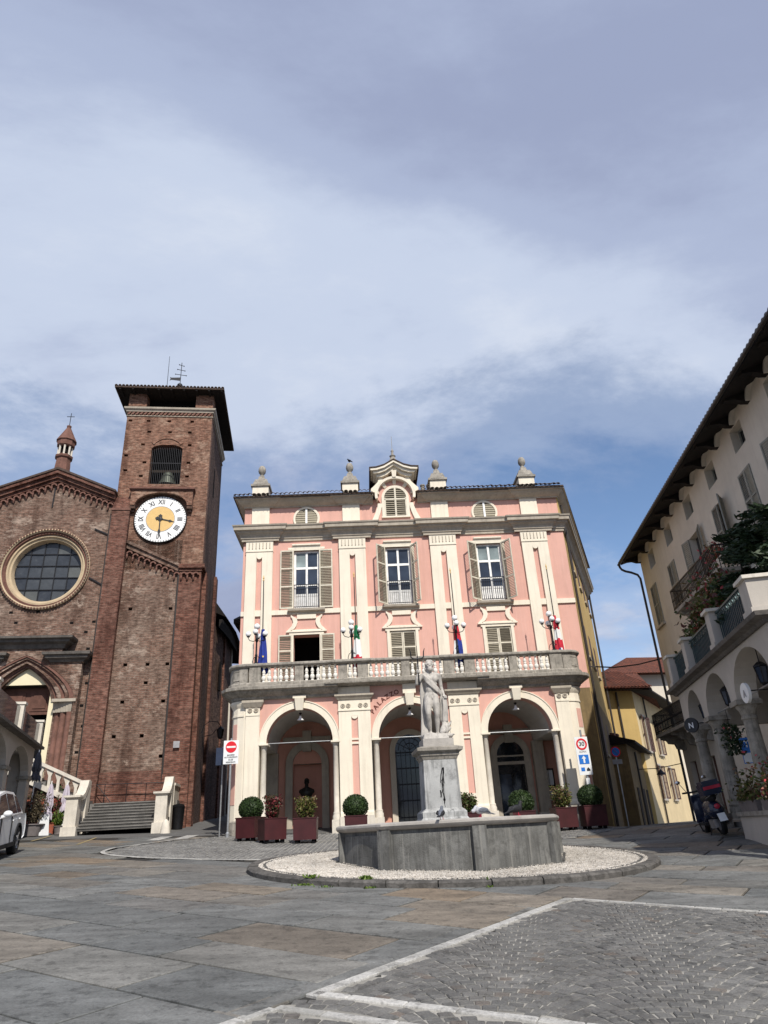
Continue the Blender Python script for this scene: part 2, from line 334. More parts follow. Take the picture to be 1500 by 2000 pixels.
        if not closed: fs += [tuple(range(k)), tuple((n - 1) * k + j for j in range(k - 1, -1, -1))]
        return s.add(vs, fs)
    def ring(s, cx, cz, r0, r1, y0, y1, a0=0, a1=pi, n=20):   # arch band in the x,z plane
        vs = []
        for k in range(n + 1):
            a = a0 + (a1 - a0) * k / n
            for r, y in ((r0, y0), (r1, y0), (r1, y1), (r0, y1)): vs.append((cx + r * cos(a), y, cz + r * sin(a)))
        fs = [(i * 4 + j, i * 4 + (j + 1) % 4, (i + 1) * 4 + (j + 1) % 4, (i + 1) * 4 + j) for i in range(n) for j in range(4)]
        fs += [(0, 3, 2, 1), (n * 4, n * 4 + 1, n * 4 + 2, n * 4 + 3)]
        return s.add(vs, fs)
    def band(s, pts0, pts1, y0, y1):                    # strip between two x,z lines, pushed along y
        n = len(pts0); vs = []
        for a, b in zip(pts0, pts1): vs += [(a[0], y0, a[1]), (b[0], y0, b[1]), (b[0], y1, b[1]), (a[0], y1, a[1])]
        fs = [(i * 4 + j, i * 4 + (j + 1) % 4, (i + 1) * 4 + (j + 1) % 4, (i + 1) * 4 + j) for i in range(n - 1) for j in range(4)]
        fs += [(0, 3, 2, 1), ((n - 1) * 4, (n - 1) * 4 + 1, (n - 1) * 4 + 2, (n - 1) * 4 + 3)]
        return s.add(vs, fs)
    def wall(s, x0, x1, z0, z1, y0, y1, holes=()):      # slab with rectangular openings (with their reveals)
        xs = sorted({x0, x1, *[h[0] for h in holes], *[h[1] for h in holes]}); zs = sorted({z0, z1, *[h[2] for h in holes], *[h[3] for h in holes]})
        xs = [x for x in xs if x0 <= x <= x1]; zs = [z for z in zs if z0 <= z <= z1]
        nx, nz = len(xs) - 1, len(zs) - 1
        op = [[any(h[0] < (xs[i] + xs[i + 1]) / 2 < h[1] and h[2] < (zs[j] + zs[j + 1]) / 2 < h[3] for h in holes) for j in range(nz)] for i in range(nx)]
        so = lambda i, j: i < 0 or j < 0 or i >= nx or j >= nz or op[i][j]
        for i in range(nx):
            for j in range(nz):
                if op[i][j]: continue
                a, b, c, d = xs[i], xs[i + 1], zs[j], zs[j + 1]
                s.add([(a, y0, c), (b, y0, c), (b, y0, d), (a, y0, d)], [(0, 1, 2, 3)]); s.add([(a, y1, c), (b, y1, c), (b, y1, d), (a, y1, d)], [(3, 2, 1, 0)])
                if so(i - 1, j): s.add([(a, y0, c), (a, y1, c), (a, y1, d), (a, y0, d)], [(3, 2, 1, 0)])
                if so(i + 1, j): s.add([(b, y0, c), (b, y1, c), (b, y1, d), (b, y0, d)], [(0, 1, 2, 3)])
                if so(i, j - 1): s.add([(a, y0, c), (b, y0, c), (b, y1, c), (a, y1, c)], [(3, 2, 1, 0)])
                if so(i, j + 1): s.add([(a, y0, d), (b, y0, d), (b, y1, d), (a, y1, d)], [(0, 1, 2, 3)])
        return s
    def leaves(s, n, sample, size, flat=0.0):
        for _ in range(n):
            c, nrm = sample(); c = Vector(c)
            d = Vector((random.gauss(0, 1), random.gauss(0, 1), random.gauss(0, 1))).normalized()
            if nrm is not None: d = (d * (1 - flat) + Vector(nrm) * flat).normalized()
            a = d.cross(Vector((random.gauss(0, 1), random.gauss(0, 1), random.gauss(0, 1)))).normalized(); b = d.cross(a)
            z = size * random.uniform(.6, 1.35); a = a * z; b = b * z * .5
            s.add([c - a, c + b, c + a, c - b], [(0, 1, 2, 3)])
        return s
    def xf(s, mat, o=0):                                # transform everything from vertex o on
        for i in range(o, len(s.v)): s.v[i] = tuple(mat @ Vector(s.v[i]))
        return s

ZB = {}
def mesh_of(name, m, mat, zoff=0.0, smooth=None):
    me = bpy.data.meshes.new(name); me.from_pydata([(v[0], v[1], v[2] - zoff) for v in m.v], [], m.f); me.materials.append(MATS[mat])
    bm = bmesh.new(); bm.from_mesh(me); bmesh.ops.recalc_face_normals(bm, faces=bm.faces); bm.to_mesh(me); bm.free()
    if smooth:
        me.polygons.foreach_set('use_smooth', [True] * len(me.polygons)); me.set_sharp_from_angle(angle=R(smooth))
    me.update(); return me
def build(name, m, mat, parent=None, smooth=None):
    z = ZB.get(parent, 0.0) if parent else 0.0
    o = bpy.data.objects.new(name, mesh_of(name, m, mat, z, smooth)); COL.objects.link(o)
    if parent: o.parent = parent; ZB[o] = z
    return o
def place(name, me, parent, loc, rotz=0, scale=None, rot=None):   # another part that shares mesh data; loc z is absolute
    o = bpy.data.objects.new(name, me); COL.objects.link(o); z = ZB.get(parent, 0.0) if parent else 0.0
    o.parent = parent; o.location = (loc[0], loc[1], loc[2] - z); o.rotation_euler = rot or (0, 0, rotz)
    if scale: o.scale = scale
    ZB[o] = 0.0; return o
def tag(o, label=None, cat=None, group=None, kind=None):
    for k, q in (('label', label), ('category', cat), ('group', group), ('kind', kind)):
        if q: o[k] = q
    return o
def thing(name, label, cat, loc=(0, 0, 0), rotz=0.0, group=None, absz=True):
    """Empty at the thing's base; with absz the parts are written in absolute heights"""
    o = bpy.data.objects.new(name, None); COL.objects.link(o); o.location = loc; o.rotation_euler = (0, 0, rotz); o.empty_display_size = .2
    ZB[o] = loc[2] if absz else 0.0
    return tag(o, label, cat, group)
def copy_thing(root, loc, rotz, label, group=None, name=None):
    r = root.copy(); COL.objects.link(r); r.location = loc; r.rotation_euler = (0, 0, rotz); r['label'] = label
    if group: r['group'] = group
    for ch in list(root.children):
        c = ch.copy(); COL.objects.link(c); c.parent = r
        for g in ch.children:
            d = g.copy(); COL.objects.link(d); d.parent = c
    return r
def text_mesh(txt, size, depth=.01, bold=True):
    cu = bpy.data.curves.new('letters', 'FONT'); cu.body = txt; cu.size = size; cu.extrude = depth / 2; cu.align_x = 'CENTER'; cu.align_y = 'CENTER'
    if bold: cu.offset = size * .02
    cu.resolution_u = 3
    o = bpy.data.objects.new('letters', cu); COL.objects.link(o)
    dg = bpy.context.evaluated_depsgraph_get(); me = bpy.data.meshes.new_from_object(o.evaluated_get(dg))
    bpy.data.objects.remove(o); bpy.data.curves.remove(cu); return me
def text(name, txt, size, mat, parent, loc, rot=(pi / 2, 0, 0), depth=.012, scale=None):
    me = text_mesh(txt, size, depth); me.name = name; me.materials.clear(); me.materials.append(MATS[mat])
    return place(name, me, parent, loc, rot=rot, scale=scale)

# ---------------------------------------------------------------- terrain
def sst(a, b, x):
    t = min(1.0, max(0.0, (x - a) / (b - a))); return t * t * (3 - 2 * t)
def G(X, Y):
    X, Y = min(max(X, -40), 40), min(max(Y, -25), 46)
    g = -.027 * X + .063 * Y + (.013 * (min(X, 9) - 4) ** 2 if X > 4 else 0)
    w = sst(20, 26, Y) * sst(5.5, 8, X); return g * (1 - w) + 1.35 * w
def inpoly(x, y, poly):
    c = False; j = len(poly) - 1
    for i in range(len(poly)):
        xi, yi = poly[i]; xj, yj = poly[j]
        if (yi > y) != (yj > y) and x < (xj - xi) * (y - yi) / (yj - yi) + xi: c = not c
        j = i
    return c
ISL_C, ISL_RX, ISL_RY = (.95, 15.55), 4.05, 3.35          # traffic island round the fountain
def in_island(x, y, pad=0): return ((x - ISL_C[0]) / (ISL_RX + pad)) ** 2 + ((y - ISL_C[1]) / (ISL_RY + pad)) ** 2 < 1
COB = [(-6.3, -1.5), (-.80, 6.60), (2.29, 11.02), (4.37, 9.62), (9.5, 6.3), (14, -1.5)]   # cobbled parking area in front
COB2 = [(-8.1, 20.9), (-7.9, 23.0), (-5.9, 25.9), (7.5, 26.6), (7.0, 23.5), (3.5, 20.3), (1.5, 18.6), (-1.6, 17.1), (-4.0, 17.6), (-6.0, 18.4), (-7.4, 19.5)]
gm = M(); xs = [-400, -120, -60, -40] + [-30 + i * 1.0 for i in range(61)] + [40, 60, 120, 400]
ys = [-150, -60, -25] + [-12 + i * 1.0 for i in range(59)] + [60, 120, 400, 900]
for y in ys:
    for x in xs: gm.v.append((x, y, G(x, y)))
nx_ = len(xs)
gm.f = [(j * nx_ + i, j * nx_ + i + 1, (j + 1) * nx_ + i + 1, (j + 1) * nx_ + i) for j in range(len(ys) - 1) for i in range(nx_ - 1)]
ground = build('ground', gm, 'asphalt', None, 60); tag(ground, 'grey paved piazza ground rising towards the town hall', None, None, 'structure')

# big gneiss slabs of the piazza, laid in rows
ta = R(57.0); A = Vector((cos(ta), sin(ta))); B = Vector((cos(ta - pi / 2), sin(ta - pi / 2)))
def plate(m, pts, h, bev=.006, lift=0.0):
    """one paving piece over four plan points, edges slightly rounded"""
    c = sum((Vector(p) for p in pts), Vector((0, 0))) / 4; n = len(pts)
    lo = [(p[0], p[1], G(*p) + lift - .02) for p in pts]; mid = [(p[0], p[1], G(*p) + lift + h - bev) for p in pts]
    tp = []
    for p in pts:
        q = Vector(p) + (c - Vector(p)).normalized() * bev * 1.6; tp.append((q.x, q.y, G(q.x, q.y) + lift + h))
    o = list(range(n)); vs = lo + mid + tp
    fs = [tuple(2 * n + i for i in o)] + [(i, (i + 1) % n, n + (i + 1) % n, n + i) for i in o] + [(n + i, n + (i + 1) % n, 2 * n + (i + 1) % n, 2 * n + i) for i in o]
    m.add(vs, fs)
def visible(x, y, pad=60):
    c = Rm.transposed() @ (Vector((x, y, G(x, y))) - Vector((0, 0, EYE)))
    if c.z < .5: return None
    u, v = 750 + FPX * c.x / c.z, 1000 - FPX * c.y / c.z
    return (u, v, c.z) if -pad < u < 1500 + pad and 1400 < v < 2020 + pad else None
joint = M()
org = Vector((-.37, 7.92))                       # a slab corner seen in the photograph
slabs = []
ra = -14.0
rng = random.Random(5)
while ra < 24:
    wd = rng.choice([.72, .8, .86, .95, 1.02]); b0 = -22.0 - rng.random() * 1.5
    while b0 < 16:
        ln = rng.choice([1.1, 1.35, 1.6, 1.85, 2.1]); g = .019 + rng.uniform(-.004, .004)
        q = [org + A * (ra + g) + B * (b0 + g), org + A * (ra + g) + B * (b0 + ln - g), org + A * (ra + wd - g) + B * (b0 + ln - g), org + A * (ra + wd - g) + B * (b0 + g)]
        c = sum(q, Vector((0, 0))) / 4
        b0 += ln
        if not (-13.5 < c.x < 10.5 and 3.6 < c.y < 25.5): continue
        pts = q + [c] + [(q[i] + q[(i + 1) % 4]) / 2 for i in range(4)]
        if any(inpoly(p.x, p.y, COB) for p in pts) or any(inpoly(p.x, p.y, COB2) for p in pts): 
            # cut the slab in narrow strips and keep those outside the cobbles
            k = 8; done = None
            for t in range(k):
                e0, e1 = t / k, (t + 1) / k
                sub = [q[0].lerp(q[1], e0), q[0].lerp(q[1], e1), q[3].lerp(q[2], e1), q[3].lerp(q[2], e0)]
                cc = sum(sub, Vector((0, 0))) / 4
                if any(inpoly(p.x, p.y, COB) or inpoly(p.x, p.y, COB2) for p in sub + [cc]): 
                    if done: slabs.append(done); done = None
                    continue
                done = [done[0], sub[1], sub[2], done[3]] if done else sub
            if done: slabs.append(done)
            continue
        if all(in_island(p.x, p.y, -.25) for p in q): continue
        slabs.append(q)
    ra += wd
piazza = build('piazza_paving', M().add([(x, y, G(x, y) + .004) for y in [3.2 + .8 * j for j in range(30)] for x in [-13.6 + .8 * i for i in range(31)]],
        [(j * 31 + i, j * 31 + i + 1, (j + 1) * 31 + i + 1, (j + 1) * 31 + i) for j in range(29) for i in range(30)]), 'joint', None, 60)
tag(piazza, 'grey and brown stone slab paving of the piazza', None, None, 'structure')
vis = []
for q in slabs:
    c = sum(q, Vector((0, 0))) / 4; vv = visible(c.x, c.y)
    ar = (q[1] - q[0]).length * (q[3] - q[0]).length
    vis.append((ar / vv[2] ** 3 if vv and not in_island(c.x, c.y) else 0, q))
vis.sort(key=lambda t: -t[0])
rest = M()
for i, (w, q) in enumerate(vis):
    h = .028 + rng.uniform(-.005, .005)
    if i < 290 and w > 0:
        m = M(); plate(m, q, h); build('paving_slab', m, 'slab', piazza)
    else: plate(rest, q, h)
ro = build('paving_slabs', rest, 'slab', piazza); ro['kind'] = 'stuff'

# cobbles in segmental arcs
cobble_root = M()
cx0, cx1, cy0, cy1 = -3.0, 9.0, 3.4, 11.2
st = .25
gx = int((cx1 - cx0) / st); gy = int((cy1 - cy0) / st); idx = {}
for j in range(gy + 1):
    for i in range(gx + 1):
        x, y = cx0 + i * st, cy0 + j * st; idx[i, j] = len(cobble_root.v); cobble_root.v.append((x, y, G(x, y) + .009))
for j in range(gy):
    for i in range(gx):
        if inpoly(cx0 + (i + .5) * st, cy0 + (j + .5) * st, COB): cobble_root.f.append((idx[i, j], idx[i + 1, j], idx[i + 1, j + 1], idx[i, j + 1]))
cob = build('cobbled_paving', cobble_root, 'joint_pale', None, 60); tag(cob, 'dark cobbles laid in fans with pale joints in the foreground', None, None, 'structure')
LINES = [((-.80, 6.58), (2.29, 11.02), .115), ((2.33, 10.98), (9.5, 6.25), .075), ((-.78, 6.66), (2.6, 5.06), .095), ((-1.6, 5.55), (-1.05, 6.28), .105), ((-1.03, 6.30), (1.2, 5.22), .095)]   # white stone strips
def near_line(x, y, pad):
    for a, b, w in LINES:
        a, b = Vector(a), Vector(b); d = b - a; t = max(0, min(1, (Vector((x, y)) - a).dot(d) / d.length_squared))
        if (a + d * t - Vector((x, y))).length < w / 2 + pad: return True
    return False
pieces = []
fa = R(78); ux = Vector((sin(fa), -cos(fa))); uy = Vector((cos(fa), sin(fa)))
rng = random.Random(9); colw = 1.36; pitch = .118; hang = R(43); rad = colw / 2 / sin(hang); nst = 12
for ci in range(-4, 9):
    for rj in range(-10, 110):
        for k in range(nst):
            th = ((k + (.25 if rj % 2 else .75)) / nst * 2 - 1) * hang
            p = Vector((0, 3.0 + .03 * sin(ci * 2.3))) + ux * (ci * colw + rad * sin(th)) + uy * (rj * pitch + rad * cos(th) + rng.uniform(-.006, .006))
            if not (cx0 < p.x < cx1 and cy0 < p.y < cy1 and inpoly(p.x, p.y, COB)) or near_line(p.x, p.y, .04): continue
            vz = visible(p.x, p.y, 1100)
            if not vz: continue
            far = 0 if visible(p.x, p.y) else 100
            tx = ux * cos(th) - uy * sin(th); ty = Vector((-tx.y, tx.x))
            hx = rad * hang / nst * rng.uniform(.87, .97); hy = pitch / 2 * (cos(th) * .78 + .22) * rng.uniform(.88, .97)
            j = lambda: rng.uniform(-.004, .004)
            q = [p + tx * (sx * hx + j()) + ty * (sy * hy + j()) for sx, sy in ((-1, -1), (1, -1), (1, 1), (-1, 1))]
            pieces.append((vz[2] + far, q))
pieces.sort(key=lambda t: t[0])
rest = M()
for i, (d, q) in enumerate(pieces):
    h = .019 + rng.uniform(-.007, .005)
    if i < 300: m = M(); plate(m, q, h, .007); build('cobble', m, 'cobble', cob)
    else: plate(rest, q, h, .007)
ro = build('cobbles', rest, 'cobble', cob); ro['kind'] = 'stuff'
# white stone strips that mark the bays
for a, b, w in LINES:
    a, b = Vector(a), Vector(b); d = b - a; L = d.length; d.normalize(); nrm = Vector((-d.y, d.x)) * w / 2; t = 0.0
    while t < L - .05:
        ln = min(rng.choice([.32, .42, .5, .6]), L - t); c = a + d * (t + ln / 2)
        if visible(c.x, c.y, 1100):
            j = lambda: rng.uniform(-.008, .008)
            q = [a + d * (t + .004) - nrm * (1 + j()), a + d * (t + ln - .004) - nrm * (1 + j() * 4), a + d * (t + ln - .004) + nrm * (1 + j() * 4), a + d * (t + .004) + nrm * (1 + j())]
            m = M(); plate(m, q, .026, .006); build('white_strip_stone', m, 'white_stone', cob)
        t += ln
# border row of long stones between the slabs and the cobbles
a, b = Vector((-6.3, -1.5)), Vector((2.29, 11.02)); d = (b - a).normalized(); nrm = Vector((-d.y, d.x)); t = 0.0
L = (b - a).length
while t < L - .1:
    ln = min(rng.choice([.9, 1.2, 1.5]), L - t); c = a + d * (t + ln / 2)
    if visible(c.x, c.y, 1100):
        q = [a + d * (t + .006) + nrm * .10, a + d * (t + ln - .006) + nrm * .10, a + d * (t + ln - .006) + nrm * .40, a + d * (t + .006) + nrm * .40]
        m = M(); plate(m, q, .022); build('border_stone', m, 'slab', cob)
    t += ln

# small setts in front of the town hall, edged by a curved white line
m = M(); st = .5; idx = {}
for j in range(0, 22):
    for i in range(0, 34):
        x, y = -8.6 + i * st, 16.8 + j * st; idx[i, j] = len(m.v); m.v.append((x, y, G(x, y) + .009))
for j in range(21):
    for i in range(33):
        if inpoly(-8.6 + (i + .5) * st, 16.8 + (j + .5) * st, COB2): m.f.append((idx[i, j], idx[i + 1, j], idx[i + 1, j + 1], idx[i, j + 1]))
setts = build('sett_paving', m, 'joint_pale', None, 60); tag(setts, 'fine grey setts in front of the town hall arcade', None, None, 'structure')
m = M(); rng = random.Random(3)
for ci in range(-8, 12):
    for rj in range(0, 110):
        for k in range(9):
            t = (k + .5) / 9 - .5; x = ci * 1.2 + t * 1.2; y = 16.0 + rj * .115 + .3 * (1 - 4 * t * t)
            if inpoly(x, y, COB2) and not in_island(x, y):
                h = .055 * rng.uniform(.8, .95); w = .058 * rng.uniform(.8, .95)
                plate(m, [Vector((x - w, y - h)), Vector((x + w, y - h)), Vector((x + w, y + h)), Vector((x - w, y + h))], .018 + rng.uniform(-.005, .005), .008)
so = build('setts', m, 'cobble_far', setts); so['kind'] = 'stuff'
def flat_strip(name, pts, w, mat, label, lift=.036, cat='marking'):
    P = [Vector(p) for p in pts]; vs = []
    for i, p in enumerate(P):
        d = (P[min(i + 1, len(P) - 1)] - P[max(i - 1, 0)]).normalized(); n = Vector((-d.y, d.x)) * w / 2
        for q in (p - n, p + n): vs.append((q.x, q.y, G(q.x, q.y) + lift))
    o = build(name, M().add(vs, [(2 * i, 2 * i + 1, 2 * i + 3, 2 * i + 2) for i in range(len(P) - 1)]), mat, None)
    return tag(o, label, None, None, 'structure')
def spline(pts, n=8):
    P = [Vector(p) for p in pts]; out = []
    for i in range(len(P) - 1):
        p0, p1, p2, p3 = P[max(i - 1, 0)], P[i], P[i + 1], P[min(i + 2, len(P) - 1)]
        for k in range(n):
            t = k / n; out.append(.5 * ((2 * p1) + (p2 - p0) * t + (2 * p0 - 5 * p1 + 4 * p2 - p3) * t * t + (3 * p1 - p0 - 3 * p2 + p3) * t ** 3))
    return out + [P[-1]]
flat_strip('white_line_marking', spline([(-7.2, 24.6), (-7.75, 23.0), (-8.25, 21.6), (-7.9, 20.0), (-6.6, 18.7), (-4.2, 17.55), (-1.6, 17.05)]), .12, 'white_stone', 'curved white line edging the setts before the town hall')
for i, (x, y) in enumerate([(-8.06, 25.1), (-7.25, 25.5)]):
    flat_strip('crossing_bar', [(x + .03, y - .9), (x - .03, y + .75)], .42, 'white_stone', ['worn white crossing bar nearer the church steps', 'worn white crossing bar nearer the town hall corner'][i], .036)
flat_strip('yellow_line_marking', [(-10.04, 23.25), (-10.7, 26.3)], .08, 'yellow_paint', 'faded yellow parking line before the church steps', .036)
flat_strip('yellow_line_marking', [(-12.5, 25.3), (-13.1, 28.0)], .08, 'yellow_paint', 'faded yellow parking line beside the parked white car', .036)
# ---------------------------------------------------------------- island, fountain, statue
rng = random.Random(21)
ISL_H = .13
def isl(a, rx, ry): return (ISL_C[0] + rx * cos(a), ISL_C[1] + ry * sin(a))
m = M(); n = 64
for k in range(n):
    x, y = isl(2 * pi * k / n, ISL_RX - .2, ISL_RY - .2); m.v.append((x, y, G(x, y) + ISL_H - .015))
m.v.append((ISL_C[0], ISL_C[1], G(*ISL_C) + ISL_H - .015)); m.f = [(k, (k + 1) % n, n) for k in range(n)]
island = build('traffic_island', m, 'pebble_bed', None, 60); tag(island, 'oval island of white pebbles with dark stone kerb round the fountain', None, None, 'structure')
nk = 30
for k in range(nk):                                # kerb stones
    a0, a1 = 2 * pi * (k + .012) / nk, 2 * pi * (k + .988) / nk; m = M(); q = 4; wob = rng.uniform(-.012, .012)
    vs = []
    for i in range(q + 1):
        a = a0 + (a1 - a0) * i / q
        for rr, dz in ((.0, -.05), (.015, ISL_H - .03), (-.02, ISL_H + wob * .4), (-.2, ISL_H + wob * .4), (-.2, -.05)):
            x, y = isl(a, ISL_RX + rr + wob, ISL_RY + rr + wob); vs.append((x, y, G(x, y) + dz + rng.uniform(-.006, .006)))
    m.add(vs, [(i * 5 + j, i * 5 + (j + 1) % 5, (i + 1) * 5 + (j + 1) % 5, (i + 1) * 5 + j) for i in range(q) for j in range(5)] + [(0, 1, 2, 3, 4), tuple(q * 5 + j for j in (4, 3, 2, 1, 0))])
    build('kerb_stone', m, 'kerb_stone', island)
OCT_C, OCT_R = Vector((1.02, 15.75)), 2.3
OA = [R(-90 + d) for d in (-81, -36, 9, 54, 99, 144, 189, 234)]
octp = lambda r: [(OCT_C.x + r * cos(a), OCT_C.y + r * sin(a)) for a in OA]
def pebble(m, x, y, r, h=.018, lift=ISL_H - .012):
    n = 6; b = rng.random() * 6; z = G(x, y) + lift; s = rng.uniform(.75, 1.2)
    vs = [(x + r * s * cos(b + 2 * pi * k / n), y + r / s * sin(b + 2 * pi * k / n), z) for k in range(n)] + [(x + r * .55 * s * cos(b + 2 * pi * k / n), y + r * .55 / s * sin(b + 2 * pi * k / n), z + h * rng.uniform(.6, 1.2)) for k in range(n)]
    m.add(vs, [tuple(range(n, 2 * n))] + [(k, (k + 1) % n, n + (k + 1) % n, n + k) for k in range(n)])
m, md = M(), M(); op = octp(OCT_R + .02); op2 = octp(OCT_R + .16)
for gx_ in range(-98, 99):
    for gy_ in range(-81, 82):
        x = ISL_C[0] + gx_ * .042 + rng.uniform(-.015, .015); y = ISL_C[1] + gy_ * .042 + rng.uniform(-.015, .015)
        e = ((x - ISL_C[0]) / (ISL_RX - .21)) ** 2 + ((y - ISL_C[1]) / (ISL_RY - .21)) ** 2
        if e > 1 or inpoly(x, y, op): continue
        if y > 17.0 and abs(x - 1) < 2.2: continue
        dark = .93 < e < .962 or inpoly(x, y, octp(OCT_R + .13)) and not inpoly(x, y, octp(OCT_R + .06))
        if rng.random() < .02: continue
        pebble(md if dark else m, x, y, .022, .014)
o = build('white_pebbles', m, 'pebble', island); o['kind'] = 'stuff'; o = build('dark_pebble_bands', md, 'pebble_dark', island); o['kind'] = 'stuff'
m = M()
for cx, cy, s, nn in ((-1.62, 12.92, .16, 130), (-.62, 12.62, .11, 60), (-.55, 12.38, .1, 40), (-1.3, 12.62, .1, 30), (1.3, 12.2, .06, 20)):   # weeds in the joints
    for _ in range(nn):
        x, y = rng.gauss(cx, s * .5), rng.gauss(cy, s * .25); z = G(x, y) + (ISL_H if in_island(x, y) else 0); h = rng.uniform(.02, .065)
        t = Vector((rng.uniform(-.05, .05), rng.uniform(-.05, .05), h)); w = Vector((rng.uniform(-1, 1), rng.uniform(-1, 1), 0)).normalized() * .012
        m.add([(x - w.x, y - w.y, z), (x + w.x, y + w.y, z), (x + w.x + t.x, y + w.y + t.y, z + t.z), (x - w.x + t.x, y - w.y + t.y, z + t.z * .9)], [(0, 1, 2, 3)])
o = build('weeds', m, 'fresh_leaf', None); tag(o, 'small green weeds growing along the island kerb', None, None, 'stuff')

# fountain basin: octagon of stone panels with corner strips and a rounded rim
FZ = G(*OCT_C) + ISL_H; RIM = 1.78
ft = thing('fountain_basin', 'octagonal grey stone fountain basin on the white pebble island', 'fountain', (OCT_C.x, OCT_C.y, FZ))
ol = lambda r: [(r * cos(a), r * sin(a)) for a in OA]
for k in range(8):
    a, b = Vector(ol(OCT_R - .03)[k]), Vector(ol(OCT_R - .03)[(k + 1) % 8]); d = (b - a).normalized(); nn = Vector((d.y, -d.x)); ln = (b - a).length
    rot = Matrix.Translation((a.x, a.y, 0)) @ Matrix(((d.x, -nn.x, 0, 0), (d.y, -nn.y, 0, 0), (0, 0, 1, 0), (0, 0, 0, 1)))
    m = M(); m.box(.0, ln, .0, .22, FZ - .35, RIM - .13); m.xf(rot); build('wall_panel', m, 'fountain_stone', ft)
    m = M(); nb = 8                                 # slight swelling of the panel face
    pts = []
    for i in range(nb + 1):
        t = i / nb; x = .16 + (ln - .32) * t; pts.append((x, -.045 * sin(pi * t) - .012))
    m.prismz(pts + [(ln - .16, .01), (.16, .01)], FZ - .3, RIM - .20); m.xf(rot); build('panel_face', m, 'fountain_stone', ft, 30)
strip = M().prismz([(OCT_R + .035, -.13), (OCT_R + .045, 0), (OCT_R + .035, .13), (OCT_R - .2, .11), (OCT_R - .2, -.11)], FZ - .33, RIM - .13)
base_course = M().sweep([(-.05, FZ - .35), (.06, FZ - .35), (.06, FZ + .03), (.03, FZ + .06), (-.05, FZ + .06)], ol(OCT_R), True)
for k, a in enumerate(OA):
    m = M(); m.v, m.f = list(strip.v), list(strip.f); m.xf(Matrix.Rotation(a, 4, 'Z')); build('corner_strip', m, 'fountain_stone', ft)
rim = M().sweep([(-.26, RIM - .13), (.02, RIM - .13), (.06, RIM - .10), (.085, RIM - .06), (.08, RIM - .025), (.04, RIM), (-.24, RIM), (-.28, RIM - .03)], ol(OCT_R), True)
build('rim', rim, 'rim_stone', ft, 40)
m, nt, b = nodes('water'); b.inputs['Base Color'].default_value = (.02, .03, .028, 1); b.inputs['Roughness'].default_value = .05; bump(nt, b, noise(nt, coords(nt), 4, 3), .15, .02)
m = M(); p = ol(OCT_R - .25); m.add([(x, y, RIM - .22) for x, y in p], [tuple(range(8))]); build('water', m, 'water', ft)
m = M().box(.16, .22, -.2, .0, FZ, FZ + .1)

# pedestal
PC, PROT = (.86, 15.75), R(6.0)
pd = thing('statue_pedestal', 'stained grey stone pedestal with moulded cap inside the fountain', 'pedestal', (PC[0], PC[1], RIM - .35), PROT)
sq = lambda h: [(-h, -h), (h, -h), (h, h), (-h, h)]
m = M().sweep([(-.3, 1.4), (.14, 1.4), (.14, 1.80), (.10, 1.84), (.10, 1.94), (.06, 1.98), (.0, 2.02), (-.3, 2.02)], sq(.40), True); build('base', m, 'pedestal_stone', pd)
m = M().frustum(0, 0, 2.0, 3.00, .82, .82, .78, .78); build('die', m, 'pedestal_stone', pd)
m = M().sweep([(-.3, 2.97), (.0, 2.97), (.02, 3.02), (.05, 3.05), (.05, 3.09), (.13, 3.14), (.14, 3.20), (.02, 3.235), (-.3, 3.235)], sq(.40), True)
m.add([(x, y, 3.234) for x, y in sq(.30)], [(0, 1, 2, 3)]); build('cap', m, 'grey_stone', pd)
m = M().box(-.36, .36, -.36, .36, 3.236, 3.40); build('plinth', m, 'rim_stone', pd)
m = M()                                             # dark scrawl running down the face
def scrawl(pts, w=.011):
    P = [Vector(p) for p in pts]
    for p, q in zip(P[:-1], P[1:]):
        d_ = (q - p).normalized(); n_ = Vector((-d_.y, d_.x)) * w * random.uniform(.5, 1.3); fy = lambda z: -.4125 + (z - 2.0) * .02
        m.add([(v.x, fy(v.y), v.y) for v in (p - n_, q - n_, q + n_, p + n_)], [(0, 1, 2, 3)])
scrawl([(-.03, 2.50), (-.01, 2.66), (.03, 2.78), (.065, 2.80), (.06, 2.70), (.02, 2.58), (.0, 2.48), (.01, 2.38), (-.02, 2.30)]); scrawl([(.05, 2.78), (.04, 2.6), (.045, 2.5), (.02, 2.42)]); scrawl([(.0, 2.56), (.02, 2.44), (.015, 2.3), (.03, 2.2), (.02, 2.1), (.03, 2.03)]); scrawl([(-.05, 2.36), (-.04, 2.26), (-.05, 2.22)]); scrawl([(.0, 2.18), (.05, 2.17)], .02)
build('stain', m, 'black', pd)

# statue: overlapping limbs fused into one skin
def cap_chain(m, pts):
    """tapered capsule chain through (x,y,z,r) points"""
    for (x0, y0, z0, r0), (x1, y1, z1, r1) in zip(pts[:-1], pts[1:]):
        m.tube([(x0, y0, z0), (x1, y1, z1)], [r0, r1], 12)
    for x, y, z, r in pts: m.ball((x, y, z), r, 12, 8)
def sculpt(name, m, mat, parent, voxel=.014, smooth_it=4, fac=.5):
    o = build(name, m, mat, parent)
    md = o.modifiers.new('fuse', 'REMESH'); md.mode = 'VOXEL'; md.voxel_size = voxel; md.use_smooth_shade = True
    md = o.modifiers.new('soften', 'SMOOTH'); md.iterations = smooth_it; md.factor = fac
    return o
SZ = 3.40
sg = thing('statue', 'white marble statue of a bearded nude man with cloak and trident', 'statue', (PC[0] - .02, PC[1] - .02, SZ), PROT, None, False)
sg.scale = (.92, .92, .94); pd.scale = (.92, .92, 1)
m = M()                                             # x to the viewer's right, y away
# base of rock
m.frustum(0, 0, 0, .12, .62, .5, .56, .44); m.ball((-.1, .05, .08), .2, 12, 8, (1.2, 1, .5))
